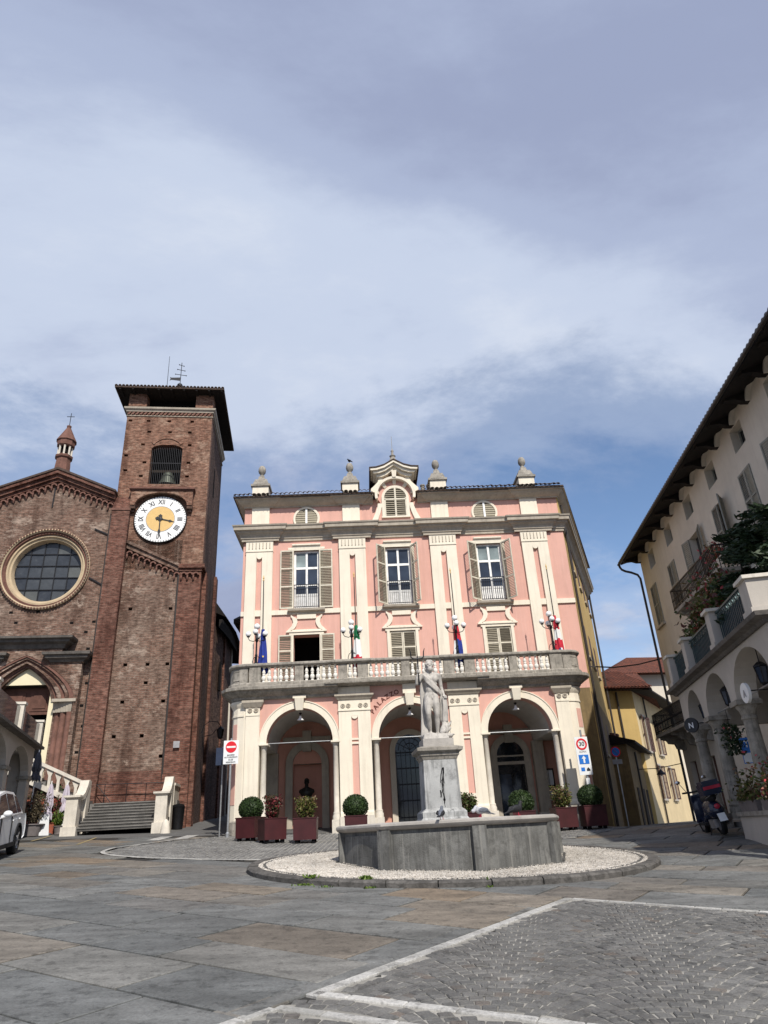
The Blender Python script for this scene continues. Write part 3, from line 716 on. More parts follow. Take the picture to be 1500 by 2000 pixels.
# legs: the viewer's right leg carries the weight, the other is relaxed
cap_chain(m, [(.055, -.02, .98, .115), (.075, -.05, .80, .108), (.09, -.07, .58, .072), (.085, -.05, .50, .064), (.09, -.02, .38, .066), (.085, .01, .20, .040), (.085, .02, .13, .036)])
cap_chain(m, [(-.085, -.02, .98, .112), (-.12, -.09, .80, .102), (-.13, -.14, .58, .068), (-.125, -.12, .50, .060), (-.11, -.05, .38, .062), (-.09, .01, .22, .038), (-.085, .02, .14, .034)])
cap_chain(m, [(.085, .02, .13, .036), (.10, -.10, .125, .032), (.115, -.16, .12, .024)]); cap_chain(m, [(-.085, .02, .14, .034), (-.11, -.10, .13, .030), (-.13, -.16, .12, .022)])
# pelvis, belly, chest
m.ball((-.01, 0, 1.02), .15, 14, 10, (1.12, .85, .9)); m.ball((0, -.02, 1.15), .135, 14, 10, (1.08, .82, 1.1)); m.ball((.0, 0, 1.30), .15, 14, 10, (1.1, .8, 1))
m.ball((-.07, -.05, 1.40), .105, 12, 8, (1, .75, .85)); m.ball((.085, -.05, 1.40), .105, 12, 8, (1, .75, .85)); m.ball((0, .02, 1.42), .15, 14, 10, (1.25, .75, .9))
m.ball((0, -.10, .97), .035, 8, 6); m.tube([(0, -.12, .98), (0, -.135, .92)], [.02, .015], 8)
cap_chain(m, [(-.2, .0, 1.49, .062), (0, .02, 1.52, .075), (.2, .0, 1.49, .065)])
cap_chain(m, [(0, .01, 1.52, .065), (.0, -.01, 1.62, .058)])
# head, hair, beard, nose; face turned a little up
m.ball((.0, -.02, 1.73), .095, 14, 10, (.86, 1, 1.15)); m.ball((.0, .03, 1.76), .105, 14, 10, (1, .9, 1)); m.ball((-.07, .04, 1.66), .055, 10, 8, (1, 1, 1.3)); m.ball((.07, .04, 1.66), .05, 10, 8, (1, 1, 1.3))
m.ball((0, -.095, 1.645), .052, 10, 8, (1, .9, 1.25)); m.ball((-.03, -.085, 1.635), .038, 10, 8); m.ball((.03, -.085, 1.635), .038, 10, 8); m.tube([(0, -.115, 1.755), (0, -.135, 1.71)], [.012, .02], 8)
cap_chain(m, [(-.05, -.10, 1.765, .016), (0, -.112, 1.77, .015), (.05, -.10, 1.765, .016)]); m.ball((-.055, -.085, 1.715), .022, 8, 6); m.ball((.055, -.085, 1.715), .022, 8, 6)
for a in range(9):
    q = a / 8 * pi; m.ball((.095 * cos(q), -.03 + .02 * sin(a * 2.), 1.77 + .085 * sin(q)), .032, 8, 6)
# viewer's right arm hanging, hand on the hip holding cloth
cap_chain(m, [(.215, .0, 1.48, .062), (.245, .03, 1.34, .055), (.26, .04, 1.21, .045), (.285, -.02, 1.08, .038), (.30, -.06, 1.01, .028)])
for k in range(4): cap_chain(m, [(.285 + .017 * k, -.07 - .008 * k, 1.0, .014), (.29 + .02 * k, -.11, .975, .012), (.295 + .02 * k, -.115, .93, .010)])
cap_chain(m, [(.275, -.06, 1.0, .014), (.262, -.10, .985, .012)])
# viewer's left arm bent up to hold the trident
cap_chain(m, [(-.215, .0, 1.48, .062), (-.30, -.02, 1.37, .054), (-.345, -.06, 1.30, .046), (-.34, -.10, 1.42, .042), (-.315, -.13, 1.53, .03), (-.31, -.135, 1.57, .032)])
for k in range(4): cap_chain(m, [(-.335, -.15, 1.545 + .02 * k, .013), (-.30, -.185, 1.545 + .02 * k, .012), (-.275, -.16, 1.545 + .02 * k, .011)])
cap_chain(m, [(-.32, -.12, 1.53, .014), (-.285, -.115, 1.56, .012)])
body = sculpt('body', m, 'marble', sg, .0125, 3)
m = M()                                             # cloak: over one shoulder, across the belly, down behind the leg and from the hand
for k in range(5):
    o = k * .026; cap_chain(m, [(-.19 + o * .3, -.02 - .01 * k, 1.53 - o, .028), (-.12, -.125, 1.44 - o * 1.1, .024), (.02, -.155, 1.30 - o * 1.15, .024), (.14, -.125, 1.19 - o, .024), (.21, -.04, 1.12 - o * .8, .024)])
for k in range(6):
    x = -.235 + .022 * k; cap_chain(m, [(x + .03, .06, 1.50, .035), (x + .0, .08, 1.1, .04), (x - .0, .07, .7, .04), (x - .025, .06, .35, .042), (x - .05, .02 + .01 * (k % 2), .10, .045)])
for k in range(4):
    x = .26 + .028 * k; cap_chain(m, [(x, -.075, .96, .02), (x + .005, -.06 + .02 * (k % 2), .75, .028), (x - .01, -.05, .58, .032), (x - .02, -.04, .42, .035)])
cap_chain(m, [(.24, .0, 1.1, .04), (.24, .04, .8, .06), (.23, .05, .45, .07)])
sculpt('cloak', m, 'marble', sg, .0125, 2)
m = M()                                             # dolphin beside the leg
cap_chain(m, [(.22, -.08, .18, .105), (.27, -.03, .30, .085), (.25, .0, .42, .055), (.30, .0, .50, .035)]); cap_chain(m, [(.16, -.16, .14, .06), (.21, -.18, .17, .05)])
cap_chain(m, [(.33, -.02, .30, .05), (.40, .0, .36, .03), (.43, .0, .42, .015)]); cap_chain(m, [(.32, -.03, .22, .06), (.40, -.02, .25, .02)]); m.ball((.30, -.02, .08), .12, 12, 8, (1.2, 1, .6))
cap_chain(m, [(.28, .0, .50, .035), (.22, .01, .56, .02)]); cap_chain(m, [(.28, .0, .50, .035), (.35, .01, .57, .02)]); m.ball((.40, -.02, .11), .06, 10, 8, (1.6, 1, .4))
sculpt('dolphin', m, 'marble', sg, .0125, 2)
m = M(); tb = Vector((-.305, -.15, 0))              # iron trident
m.tube([(-.30, -.15, 1.25), (-.305, -.15, 1.86)], .016, 8); m.tube([(-.305, -.15, 1.86), (-.305, -.15, 2.20)], [.016, .006], 8)
for sx in (-1, 1): m.tube([(-.305, -.15, 1.885), (-.305 + sx * .10, -.15, 1.89), (-.305 + sx * .155, -.15, 1.92), (-.305 + sx * .16, -.15, 1.99), (-.305 + sx * .165, -.15, 2.05), (-.305 + sx * .195, -.15, 2.14)], [.016, .016, .016, .015, .013, .006], 8)
build('trident', m, 'iron', sg, 40)

# pigeons on the rim
def pigeon(loc, rotz, mats, label, scale=1.0, peck=False, group='pigeons on the fountain rim'):
    t = thing('pigeon', label, 'pigeon', loc, rotz, group, False); t.scale = (scale,) * 3
    m = M(); hz = .205 if not peck else .10; hx = .09 if not peck else .14
    m.ball((0, 0, .11), .062, 14, 10, (1.55, 1, 1.02)); cap_chain(m, [(.06, 0, .125, .05), (.08, 0, .16, .034), (hx, 0, hz, .028)]); m.ball((hx + .008, 0, hz + .005), .03, 12, 8)
    cap_chain(m, [(-.07, 0, .10, .045), (-.13, 0, .075, .028), (-.185, 0, .055, .016)])
    sculpt('body', m, mats[0], t, .008, 3)
    for s in (-1, 1):
        w = M(); w.ball((-.03, s * .055, .115), .05, 12, 8, (1.9, .32, .8)); w.tube([(-.09, s * .05, .105), (-.17, s * .025, .075)], [.03, .006], 8); build('wing', w, mats[1], t, 60)
        l = M(); l.tube([(.01, s * .025, .07), (.015, s * .025, .005)], .006, 6)
        for q in (-.5, 0, .5): l.tube([(.015, s * .025, .006), (.045, s * .025 + .02 * q, .004)], .004, 5)
        build('leg', l, 'red_lens', t)
    b = M(); b.tube([(hx + .03, 0, hz + .005), (hx + .058, 0, hz - .003)], [.009, .003], 6); build('beak', b, 'beak', t)
    tl = M().hexa([(-.14, -.025, .07), (-.26, -.035, .035), (-.26, .035, .035), (-.14, .025, .07)], [(-.14, -.025, .085), (-.26, -.035, .043), (-.26, .035, .043), (-.14, .025, .085)]); build('tail', tl, mats[1], t)
    return t
def on_rim(k, t, inset=.08):
    a, b = Vector(octp(OCT_R - inset)[k]), Vector(octp(OCT_R - inset)[(k + 1) % 8]); p = a.lerp(b, t); return (p.x, p.y, RIM)
pigeon(on_rim(1, .62), R(75), ('pigeon_grey', 'pigeon_dark'), 'grey pigeon seen from behind in front of the statue pedestal')
pigeon(on_rim(2, .06), R(200), ('pigeon_pale', 'pigeon_grey'), 'pale grey pigeon with lowered head on the fountain rim', 1.05, True)
pigeon(on_rim(2, .56), R(28), ('pigeon_dark', 'pigeon_dark'), 'dark pigeon with tail up at the fountain rim facing the arcade', 1.1)
# ---------------------------------------------------------------- town hall
PB = 1.45
pal = thing('town_hall', 'pink and cream baroque town hall with arcade and balustraded balcony', 'town hall', (0, 28, PB), R(2.5))
L = -2.2                                            # front of the arcade, the upper wall is at y = 0
PX = [-5.54, -1.49, 2.52, 6.60]                     # pilaster centres of the upper floors
WX = [-3.50, .50, 4.52]                             # window axes
side = Vector((cos(R(68.1)), sin(R(68.1))))         # direction of the right-hand flank
XL, XR = -6.26, 7.98
# upper wall with openings
win_holes = [(x - .55, x + .55, 10.38, 13.02) for x in WX]
low_holes = [(x - .54, x + .54, 6.95, 9.24) for x in WX]
m = M().wall(XL, XR, 6.55, 13.6, 0, .45, win_holes + low_holes); build('front_wall', m, 'pink', pal)
m = M().box(XL, XR - .02, .02, .45, 13.6, 15.4); build('attic_wall', m, 'pink', pal)
m = M().prismz([(XL + .002, .45), (XL + .002, 11), (XR - .1 + side.x * 11.5, 11), (XR + side.x * .47, .45)], 1.2, 15.2)
build('lower_front_wall', M().box(6.9, XR - .01, .01, .45, 1.2, 6.55), 'ochre_shade_dirt', pal); build('end_column', M().lathe([(.2, 1.3), (.2, 2.0), (.15, 2.1), (.14, 4.6), (.2, 4.72), (.14, 4.8), (.14, 6.0), (.22, 6.2)], 7.22, -.15, 14), 'cream_inner', pal, 40)  # wall strip beside the arcade: its shade is put into the colour
build('core', M().prismz([(XL + .03, 1.75), (XL + .03, 11), (XR - .3 + side.x * 11, 11), (XR - .3 + side.x * 1.75, 1.75)], 1.2, 15.2), 'dark_room', pal)
build('left_wall', M().box(XL, XL + .025, .45, 11.02, 1.2, 15.2), 'yellow_wall', pal)
# right flank: pink return then ochre wall
p0 = Vector((XR, 0)); fl = lambda t, o=0.0: (p0.x + side.x * t + side.y * o, p0.y + side.y * t - side.x * o)
m = M().prismz([fl(.0), fl(11.6), fl(11.6, -.3), fl(0, -.3)], 1.2, 15.2); build('flank_wall', m, 'yellow_wall', pal)
build('flank_shade_skin', M().prismz([fl(-.005, .012), fl(11.6, .012), fl(11.6, 0), fl(-.005, 0)], 1.2, 6.4), 'ochre_shade_dirt', pal)  # thin skin painting shade, with some dirt, over the lower flank
m = M()
for t, z, w, h in ((2.2, 12.3, .8, 1.3), (4.8, 12.3, .8, 1.3), (7.5, 12.3, .8, 1.3), (10, 12.3, .8, 1.3), (2.2, 8.3, .8, 1.5), (4.8, 8.3, .8, 1.5), (7.5, 8.3, .8, 1.5), (2.8, 4.2, .9, 1.6), (6.2, 4.2, .9, 1.6)):
    q = M().prismz([fl(t, .02), fl(t + w, .02), fl(t + w, -.1), fl(t, -.1)], z, z + h); f = build('flank_window', q, 'shutter_brown', pal)
    build('sill', M().prismz([fl(t - .08, .09), fl(t + w + .08, .09), fl(t + w + .08, -.1), fl(t - .08, -.1)], z - .09, z), 'cornice', f)
m = M(); m.tube([(*fl(.55, .09), 15.0), (*fl(.55, .09), 1.3)], .055, 8); build('downpipe', m, 'dark_pipe', pal)
m = M(); m.tube([(*fl(11.3, .12), 14.9), (*fl(11.3, .12), 1.3)], .06, 8); build('downpipe', m, 'dark_pipe', pal)
# string course
for a, b in ((XL, PX[0] - .58), (PX[0] + .58, PX[1] - .58), (PX[1] + .58, PX[2] - .58), (PX[2] + .58, PX[3] - .58), (PX[3] + .58, XR)):
    build('string_course', M().box(a, b, -.07, 0, 10.13, 10.33), 'cream', pal)
# pilasters with a slot, capital band and drops
def notch(cx, z, r, up_=True, n=8): return [(cx + r * cos(pi * k / n), z - r * sin(pi * k / n)) for k in range(n + 1)]
for cx in PX:
    w, y = .58, -.11
    p = build('pilaster', M().box(cx - w, cx - .12, y, 0, 6.6, 13.0).box(cx + .12, cx + w, y, 0, 6.6, 13.0).box(cx - .12, cx + .12, y, 0, 12.78, 13.0).box(cx - .12, cx + .12, y + .03, 0, 10.10, 10.36), 'cream', pal)
    q = M().prism([(cx + .12, 12.9), (cx - .12, 12.9)] + [(cx - .12 * cos(pi * k / 8), 12.78 - .12 * sin(pi * k / 8)) for k in range(9)], y - .004, 0); build('notch', q, 'cream', p)
    cpt = build('capital', M().box(cx - w - .015, cx + w + .015, y - .03, 0, 13.0, 13.055).box(cx - w - .01, cx + w + .01, y - .015, 0, 13.055, 13.48), 'cream', p)
    fl_ = M()
    for k in range(7):
        x = cx - .45 + .15 * k; fl_.box(x - .016, x + .016, y - .032, y - .015, 13.17, 13.42); fl_.ball((x, y - .024, 13.15), .026, 6, 5)
    build('drops', fl_, 'cornice', p)
    at = build('attic_pilaster', M().box(cx - .39, cx + .39, -.07, .02, 14.0, 15.30), 'cream', pal)
# main cornice with projections over the pilasters
def stepped(xa, xb, cents, hw, out, y0=0.0):
    p = [(xa, y0)]
    for c in cents:
        l, r = c - hw, c + hw
        if l > xa + .02: p += [(l, y0), (l, y0 - out)]
        else: p = [(xa, y0 - out)]
        if r < xb - .02: p += [(r, y0 - out), (r, y0)]
        else: p += [(xb, y0 - out)]; return p
    return p + [(xb, y0)]
path = [(XL, 10.5), (XL, 0)][:1] + stepped(XL, XR, PX, .78, .10) + [fl(11.4)]
prof = [(0, 13.48), (.06, 13.48), (.06, 13.58), (.10, 13.60), (.12, 13.70), (.18, 13.78), (.27, 13.84), (.28, 13.90), (.38, 13.92), (.39, 14.04), (.43, 14.08), (.45, 14.14), (.1, 14.18), (0, 14.18)]
build('main_cornice', M().sweep(prof, path), 'cornice', pal)
# eaves cove and roof
prof = [(0, 15.14), (.04, 15.14), (.05, 15.19), (.10, 15.21), (.18, 15.26), (.27, 15.34), (.34, 15.43), (.40, 15.43), (.40, 15.49), (0, 15.49)]
build('eaves_cove', M().sweep(prof, [(XL + .02, 10.5), (XL + .02, -.06), (PX[0] + .52, -.06), (PX[0] + .52, 0), (PX[1] - .52, 0), (PX[1] - .52, -.06), (PX[1] + .52, -.06), (PX[1] + .52, 0), (-.48, 0)]), 'cornice', pal)
build('eaves_cove', M().sweep(prof, [(1.54, 0), (PX[2] - .52, 0), (PX[2] - .52, -.06), (PX[2] + .52, -.06), (PX[2] + .52, 0), (PX[3] - .52, 0), (PX[3] - .52, -.06), (XR - .03, -.06), fl(11.4, -.03)]), 'cornice', pal)
rfp = [(XL - .42, -.50), (XR + .20, -.50), fl(11.6, .42), (XL - .42, 11.6)]
ez = 15.495; rz_ = lambda y: ez + (y + .50) * .43
m = M(); r1, r2 = (XL + 5, 5.2, rz_(5.2)), (XR - 3, 5.2, rz_(5.2)); e = [(x, y, ez) for x, y in rfp]
m.add([e[0], (-.48, -.50, ez), (-.48, .8, rz_(.8)), (1.54, .8, rz_(.8)), (1.54, -.50, ez), e[1], r2, r1, e[2], e[3]], [(0, 1, 2, 3, 4, 5, 6, 7), (5, 8, 6), (8, 9, 7, 6), (9, 0, 7)])
m.sweep([(-.06, 15.48), (.03, 15.48), (.03, 15.55), (-.06, 15.55)], [rfp[3], rfp[0], (-.48, -.50)]); m.sweep([(-.06, 15.48), (.03, 15.48), (.03, 15.55), (-.06, 15.55)], [(1.54, -.50), rfp[1], rfp[2]])
roof = build('roof', m, 'roof_dark', pal)
tile = M(); seg = 6                                 # one curved roof tile, its end sticking out over the eaves
vs = []
for yy, zz_ in ((0, 0), (.42, .185)):
    for k in range(seg + 1):
        a = pi * k / seg; vs += [(.095 * cos(a), yy, zz_ + .085 * sin(a)), (.075 * cos(a), yy, zz_ + .065 * sin(a))]
n_ = (seg + 1) * 2; fs = []
for k in range(seg): fs += [(2 * k, 2 * k + 2, n_ + 2 * k + 2, n_ + 2 * k), (2 * k + 1, 2 * k + 3, 2 * k + 2, 2 * k)]
tile.add(vs, fs); tme = mesh_of('roof_tile', tile, 'roof_dark')
x = XL - .34
while x < XR + .15:
    if not -.55 < x < 1.62: place('roof_tile', tme, roof, (x, -.62 + random.uniform(-.015, .015), 15.55 + random.uniform(-.01, .012)), random.uniform(-.03, .03))
    x += .205
# attic oval windows
for i, cx in enumerate((-3.5, 4.55)):
    cz = 14.55; w = build('oval_window', M().lathey([(.5, .03), (.5, -.035), (.57, -.045), (.6, -.02), (.6, .03)], cx, cz, 28), 'cream', pal)
    s = M()
    for k in range(9):
        z = cz - .44 + .105 * k; h = sqrt(max(.02, .5 ** 2 - (z - cz) ** 2)); s.hexa([(cx - h, -.005, z - .05), (cx + h, -.005, z - .05), (cx + h, .015, z + .03), (cx - h, .015, z + .03)], [(cx - h, -.02, z - .045), (cx + h, -.02, z - .045), (cx + h, .0, z + .04), (cx - h, .0, z + .04)])
    build('louvres', s, 'shutter', w); build('dark_back', M().prism([(cx + .5 * cos(2 * pi * k / 24), cz + .5 * sin(2 * pi * k / 24)) for k in range(24)], .012, .018), 'black', w)
    build('mullion', M().box(cx - .045, cx + .045, -.05, .0, cz - .48, cz + .48), 'white_paint', w)
# upper windows
def louvre_panel(m, x0, x1, z0, z1, n, y0=-.012, y1=.012):
    h = (z1 - z0) / n
    for k in range(n):
        z = z0 + k * h; m.hexa([(x0, y0, z), (x1, y0, z), (x1, y1, z + h * .55), (x0, y1, z + h * .55)], [(x0, y0, z + .008), (x1, y0, z + .008), (x1, y1, z + h * .55 + .008), (x0, y1, z + h * .55 + .008)])
def shutter(parent, hinge, width, z0, z1, ang, panels, mats=('shutter_frame', 'shutter_slat'), name='shutter'):
    """louvred leaf hung at hinge (x,y); ang is its direction in plan"""
    s = 1 if width > 0 else -1; w = abs(width); fr = M(); t = .05
    fr.box(0, t, -.02, .02, z0, z1).box(w - t, w, -.02, .02, z0, z1); zs = [z0 + (z1 - z0) * p for p in panels]
    for i, z in enumerate(zs):
        a, b = (z, z + .06) if i == 0 else ((z - .06, z) if i == len(zs) - 1 else (z - .03, z + .03)); fr.box(t, w - t, -.019, .019, a, b)
    mt = Matrix.Translation((hinge[0], hinge[1], 0)) @ Matrix.Rotation(ang, 4, 'Z')
    fr.xf(mt); o = build(name, fr, mats[0], parent)
    sl = M()
    for a, b in zip(zs[:-1], zs[1:]): louvre_panel(sl, t, w - t, a + .05, b - .03, max(3, int((b - a) / .075)))
    sl.xf(mt); build('slats', sl, mats[1], o)
    return o
for i, cx in enumerate(WX):
    w = build('window', M().box(cx - .72, cx - .55, -.05, .06, 10.36, 13.06).box(cx + .55, cx + .72, -.05, .06, 10.36, 13.06).box(cx - .72, cx + .72, -.05, .06, 13.02, 13.1), 'cream', pal)
    w['label'] = ['tall upper window with shutters folded flat', 'tall upper window with shutters ajar under the dormer', 'tall upper window with shutters ajar near the ochre flank'][i]
    build('lintel', M().sweep([(0, 13.08), (.05, 13.08), (.06, 13.2), (.13, 13.24), (.13, 13.30), (0, 13.32)], [(cx - .62, -.0), (cx + .62, -.0)]).box(cx - .80, cx - .62, -.06, 0, 13.06, 13.16).box(cx + .62, cx + .80, -.06, 0, 13.06, 13.16), 'cream', w)
    sa = M().box(cx - .55, cx - .46, .1, .16, 10.40, 13.02).box(cx + .46, cx + .55, .1, .16, 10.40, 13.02).box(cx - .045, cx + .045, .09, .16, 10.40, 13.02)
    for z0, z1 in ((12.94, 13.02), (12.18, 12.28), (11.42, 11.46), (10.96, 11.06), (10.40, 10.46)): sa.box(cx - .46, cx + .46, .105, .155, z0, z1)
    build('sash', sa, 'white_paint', w)
    for s in (-1, 1):
        x0, x1 = (cx - .46, cx - .045) if s < 0 else (cx + .045, cx + .46)
        for z0, z1 in ((12.28, 12.94), (11.46, 12.18), (11.06, 11.42)): build('pane', M().box(x0, x1, .128, .136, z0, z1), 'curtain_glass' if (z0 > 12.2 and i != 1 and not (i == 0 and s > 0)) else 'glass_blue', w)
    build('lower_panel', M().box(cx - .46, cx + .46, .12, .15, 10.46, 10.96), 'white_paint', w)
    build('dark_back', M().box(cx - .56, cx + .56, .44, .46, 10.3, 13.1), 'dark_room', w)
    rl = M().box(cx - .55, cx + .55, -.03, .0, 11.42, 11.45).box(cx - .55, cx + .55, -.03, .0, 10.44, 10.47)
    for k in range(13):
        x = cx - .52 + .0867 * k; rl.box(x - .008, x + .008, -.025, -.008, 10.46, 11.43)
    build('railing', rl, 'iron', w)
    build('sill', M().sweep([(0, 10.12), (.05, 10.12), (.1, 10.2), (.2, 10.25), (.22, 10.34), (0, 10.36)], [(cx - .78, 0), (cx + .78, 0)]), 'cornice', w)
    for s in (-1, 1):
        ang = {0: 0, 1: R(48), 2: R(42)}[i] if s < 0 else {0: 0, 1: R(62), 2: R(56)}[i]
        if s < 0: shutter(w, (cx - .56, -.09), .57, 10.37, 13.02, pi + ang, (0, .37, .68, 1))
        else: shutter(w, (cx + .56, -.09), .57, 10.37, 13.02, -ang, (0, .37, .68, 1))
# lower windows on the balcony with shaped heads
for i, cx in enumerate(WX):
    w = build('balcony_window', M().box(cx - .66, cx - .54, -.06, .06, 6.95, 9.24).box(cx + .54, cx + .66, -.06, .06, 6.95, 9.24).box(cx - .72, cx + .72, -.06, .06, 9.24, 9.36), 'cream', pal)
    w['label'] = ['open dark balcony window with shutters folded back', 'closed shuttered balcony window behind the trident', 'closed shuttered balcony window near the ochre flank'][i]
    out = [(cx - .80, 9.36), (cx - .80, 9.43), (cx - .74, 9.50), (cx - .62, 9.62), (cx - .56, 9.78), (cx - .60, 9.95), (cx - .66, 10.02), (cx - .66, 10.10)]
    inn = [(cx - .60, 9.46), (cx - .56, 9.48), (cx - .50, 9.52), (cx - .42, 9.64), (cx - .38, 9.76), (cx - .38, 9.84), (cx - .40, 9.90), (cx - .40, 9.93)]
    h = M().band(out, inn, -.07, 0).band([(2 * cx - a, b) for a, b in out], [(2 * cx - a, b) for a, b in inn], -.07, 0).box(cx - .60, cx + .60, -.065, 0, 9.36, 9.46).box(cx - .40, cx + .40, -.065, 0, 9.92, 10.1)
    build('shaped_head', h, 'cream', w); build('ledge', M().box(cx - .84, cx + .84, -.10, 0, 9.352, 9.41), 'cream', w)
    if i == 0:
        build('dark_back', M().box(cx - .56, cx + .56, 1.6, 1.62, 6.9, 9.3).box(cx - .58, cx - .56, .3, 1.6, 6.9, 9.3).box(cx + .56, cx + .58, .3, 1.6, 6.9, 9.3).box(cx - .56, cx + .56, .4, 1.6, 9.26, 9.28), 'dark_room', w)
        shutter(w, (cx - .60, -.1), .56, 7.0, 9.24, pi, (0, .40, .70, 1)); shutter(w, (cx + .60, -.1), .56, 7.0, 9.24, 0, (0, .40, .70, 1))
    else:
        build('dark_back', M().box(cx - .56, cx + .56, .2, .22, 6.9, 9.3), 'dark_room', w)
        shutter(w, (cx - .54, .02), .535, 7.0, 9.22, 0, (0, .40, .70, 1)); shutter(w, (cx + .54, .02), .535, 7.0, 9.22, pi, (0, .40, .70, 1))
# dormer with the arched louvre window
cx = .53
d = build('dormer', M().prism([(cx - .82, 14.10), (cx - .82, 14.9), (cx - .66, 15.1), (cx - .86, 15.4), (cx - .92, 15.62), (cx - .7, 15.95), (cx - .6, 16.35), (cx + .6, 16.35), (cx + .7, 15.95), (cx + .92, 15.62), (cx + .86, 15.4), (cx + .66, 15.1), (cx + .82, 14.9), (cx + .82, 14.10)], -.22, 1.2), 'pink', pal)
for s in (-1, 1):
    f = lambda pts: [(cx + s * a, b) for a, b in pts]
    build('scroll', M().band(f([(1.10, 14.10), (1.08, 14.25), (.92, 14.6), (.82, 14.9), (.80, 15.05)]), f([(.84, 14.10), (.82, 14.25), (.70, 14.6), (.62, 14.9), (.62, 15.05)]), -.30, 0), 'cream', d)
    build('shoulder', M().band(f([(1.08, 15.66), (1.08, 15.78), (.92, 15.94), (.76, 16.12), (.70, 16.32)]), f([(.72, 15.5), (.74, 15.66), (.74, 15.80), (.60, 16.0), (.52, 16.32)]), -.34, .8), 'cream', d)
build('hood_arch', M().ring(cx, 15.42, .80, .92, -.46, -.36, R(-12), R(192), 26).ring(cx, 15.42, .80, .86, -.36, .0, R(-12), R(192), 26), 'cream', d, 35)
for k, a in enumerate((R(48), R(90), R(132))):
    q = M().hexa([(-.07, -.24, .60), (.07, -.24, .60), (.07, -.20, .60), (-.07, -.20, .60)], [(-.085, -.36, .80), (.085, -.36, .80), (.085, -.2, .80), (-.085, -.2, .80)])
    q.xf(Matrix.Translation((cx, 0, 15.42)) @ Matrix.Rotation(pi / 2 - a, 4, 'Y')); build('arch_rib', q, 'cream', d)
aw = [(cx + .5 * cos(a), 15.33 + .5 * sin(a)) for a in [pi * k / 14 for k in range(15)]]; aw2 = [(cx + .62 * cos(a), 15.33 + .62 * sin(a)) for a in [pi * k / 14 for k in range(15)]]
build('window_surround', M().band([(cx + .62, 14.42)] + aw2 + [(cx - .62, 14.42)], [(cx + .5, 14.42)] + aw + [(cx - .5, 14.42)], -.28, -.2).box(cx - .64, cx + .64, -.30, -.2, 14.34, 14.42), 'cream', d)
build('dark_back', M().prism([(cx - .5, 14.42), (cx + .5, 14.42)] + aw, -.235, -.225), 'black', d)
sl = M()
for k in range(14):
    z = 14.46 + k * .1; hw = .48 if z < 15.33 else sqrt(max(.004, .49 ** 2 - (z - 15.33) ** 2)); sl.hexa([(cx - hw, -.275, z), (cx + hw, -.275, z), (cx + hw, -.24, z + .055), (cx - hw, -.24, z + .055)], [(cx - hw, -.275, z + .012), (cx + hw, -.275, z + .012), (cx + hw, -.24, z + .067), (cx - hw, -.24, z + .067)])
build('louvres', sl, 'shutter_slat', d); build('mullion', M().box(cx - .04, cx + .04, -.29, -.23, 14.42, 15.83).box(cx - .5, cx + .5, -.285, -.23, 15.22, 15.29).box(cx - .5, cx - .44, -.285, -.23, 14.42, 15.33).box(cx + .44, cx + .5, -.285, -.23, 14.42, 15.33), 'shutter_frame', d)
cur = [(cx - 1.12, 16.72), (cx - .8, 16.74), (cx - .45, 16.85), (cx - .2, 17.0), (cx, 17.12), (cx + .2, 17.0), (cx + .45, 16.85), (cx + .8, 16.74), (cx + 1.12, 16.72)]
off = lambda dz, sc: [(cx + (x - cx) * sc, z + dz) for x, z in cur]
rp = build('dormer_roof', M().band(cur, off(-.045, 1.0), -.72, 1.6).box(cx - 1.13, cx - 1.09, -.72, 1.6, 16.5, 16.72).box(cx + 1.09, cx + 1.13, -.72, 1.6, 16.5, 16.72), 'roof_dark', d)
build('dormer_cornice', M().band(off(-.05, .97), off(-.16, .95), -.68, .4).band(off(-.16, .88), off(-.27, .83), -.58, .4).band(off(-.27, .76), off(-.40, .68), -.44, .4), 'cream', d)
build('keystone', M().frustum(cx, -.40, 16.28, 16.62, .16, .2, .24, .22), 'cream', d)
build('spire', M().lathe([(.26, 17.0), (.24, 17.2), (.20, 17.24), (.14, 17.36), (.11, 17.45), (.15, 17.52), (.07, 17.58), (.05, 17.72), (.075, 17.8), (.03, 17.86), (.012, 17.95), (.008, 18.6)], cx, -.2, 12), 'grey_stone', d, 40)
# roof-edge pedestals with stone pine cones
cone = [(.085, 0), (.12, .03), (.12, .07), (.07, .12), (.09, .17), (.15, .24), (.175, .34), (.165, .46), (.11, .58), (.0001, .64)]
for i, cx in enumerate(PX):
    p = build('roof_pedestal', M().box(cx - .36, cx + .36, -.36, .36, 15.45, 16.10), 'cream', pal)
    build('pedestal_cap', M().box(cx - .43, cx + .43, -.43, .43, 16.10, 16.20).frustum(cx, 0, 16.20, 16.52, .74, .74, .52, .52).frustum(cx, 0, 16.52, 16.74, .34, .34, .24, .24), 'grey_stone', p)
    build('pine_cone', M().lathe([(r, z + 16.72) for r, z in cone], cx, 0, 14), 'grey_stone', p, 50)
# crow on a cone
for cx in (2.0, 2.28): build('chimney_pot', M().lathe([(.09, 15.6), (.09, 16.25), (.12, 16.27), (.12, 16.33), (.08, 16.35)], cx - .1, .55, 10), 'grey_stone', pal)
cr_ = thing('crow', 'black bird perched on the pine cone left of the dormer', 'bird', (PX[1] + .0, 27.93, 17.40), R(200), None, False)
m = M(); m.ball((0, 0, .07), .055, 10, 8, (1.5, 1, 1.1)); m.ball((.07, 0, .14), .032, 10, 8); m.tube([(-.06, 0, .06), (-.17, 0, .02)], [.035, .012], 8); sculpt('body', m, 'black', cr_, .01, 2)
build('beak', M().tube([(.095, 0, .14), (.135, 0, .135)], [.01, .003], 6), 'black', cr_); build('leg', M().tube([(0, .02, .03), (0, .02, -.03)], .006, 5), 'black', cr_); build('leg', M().tube([(0, -.02, .03), (0, -.02, -.03)], .006, 5), 'black', cr_)

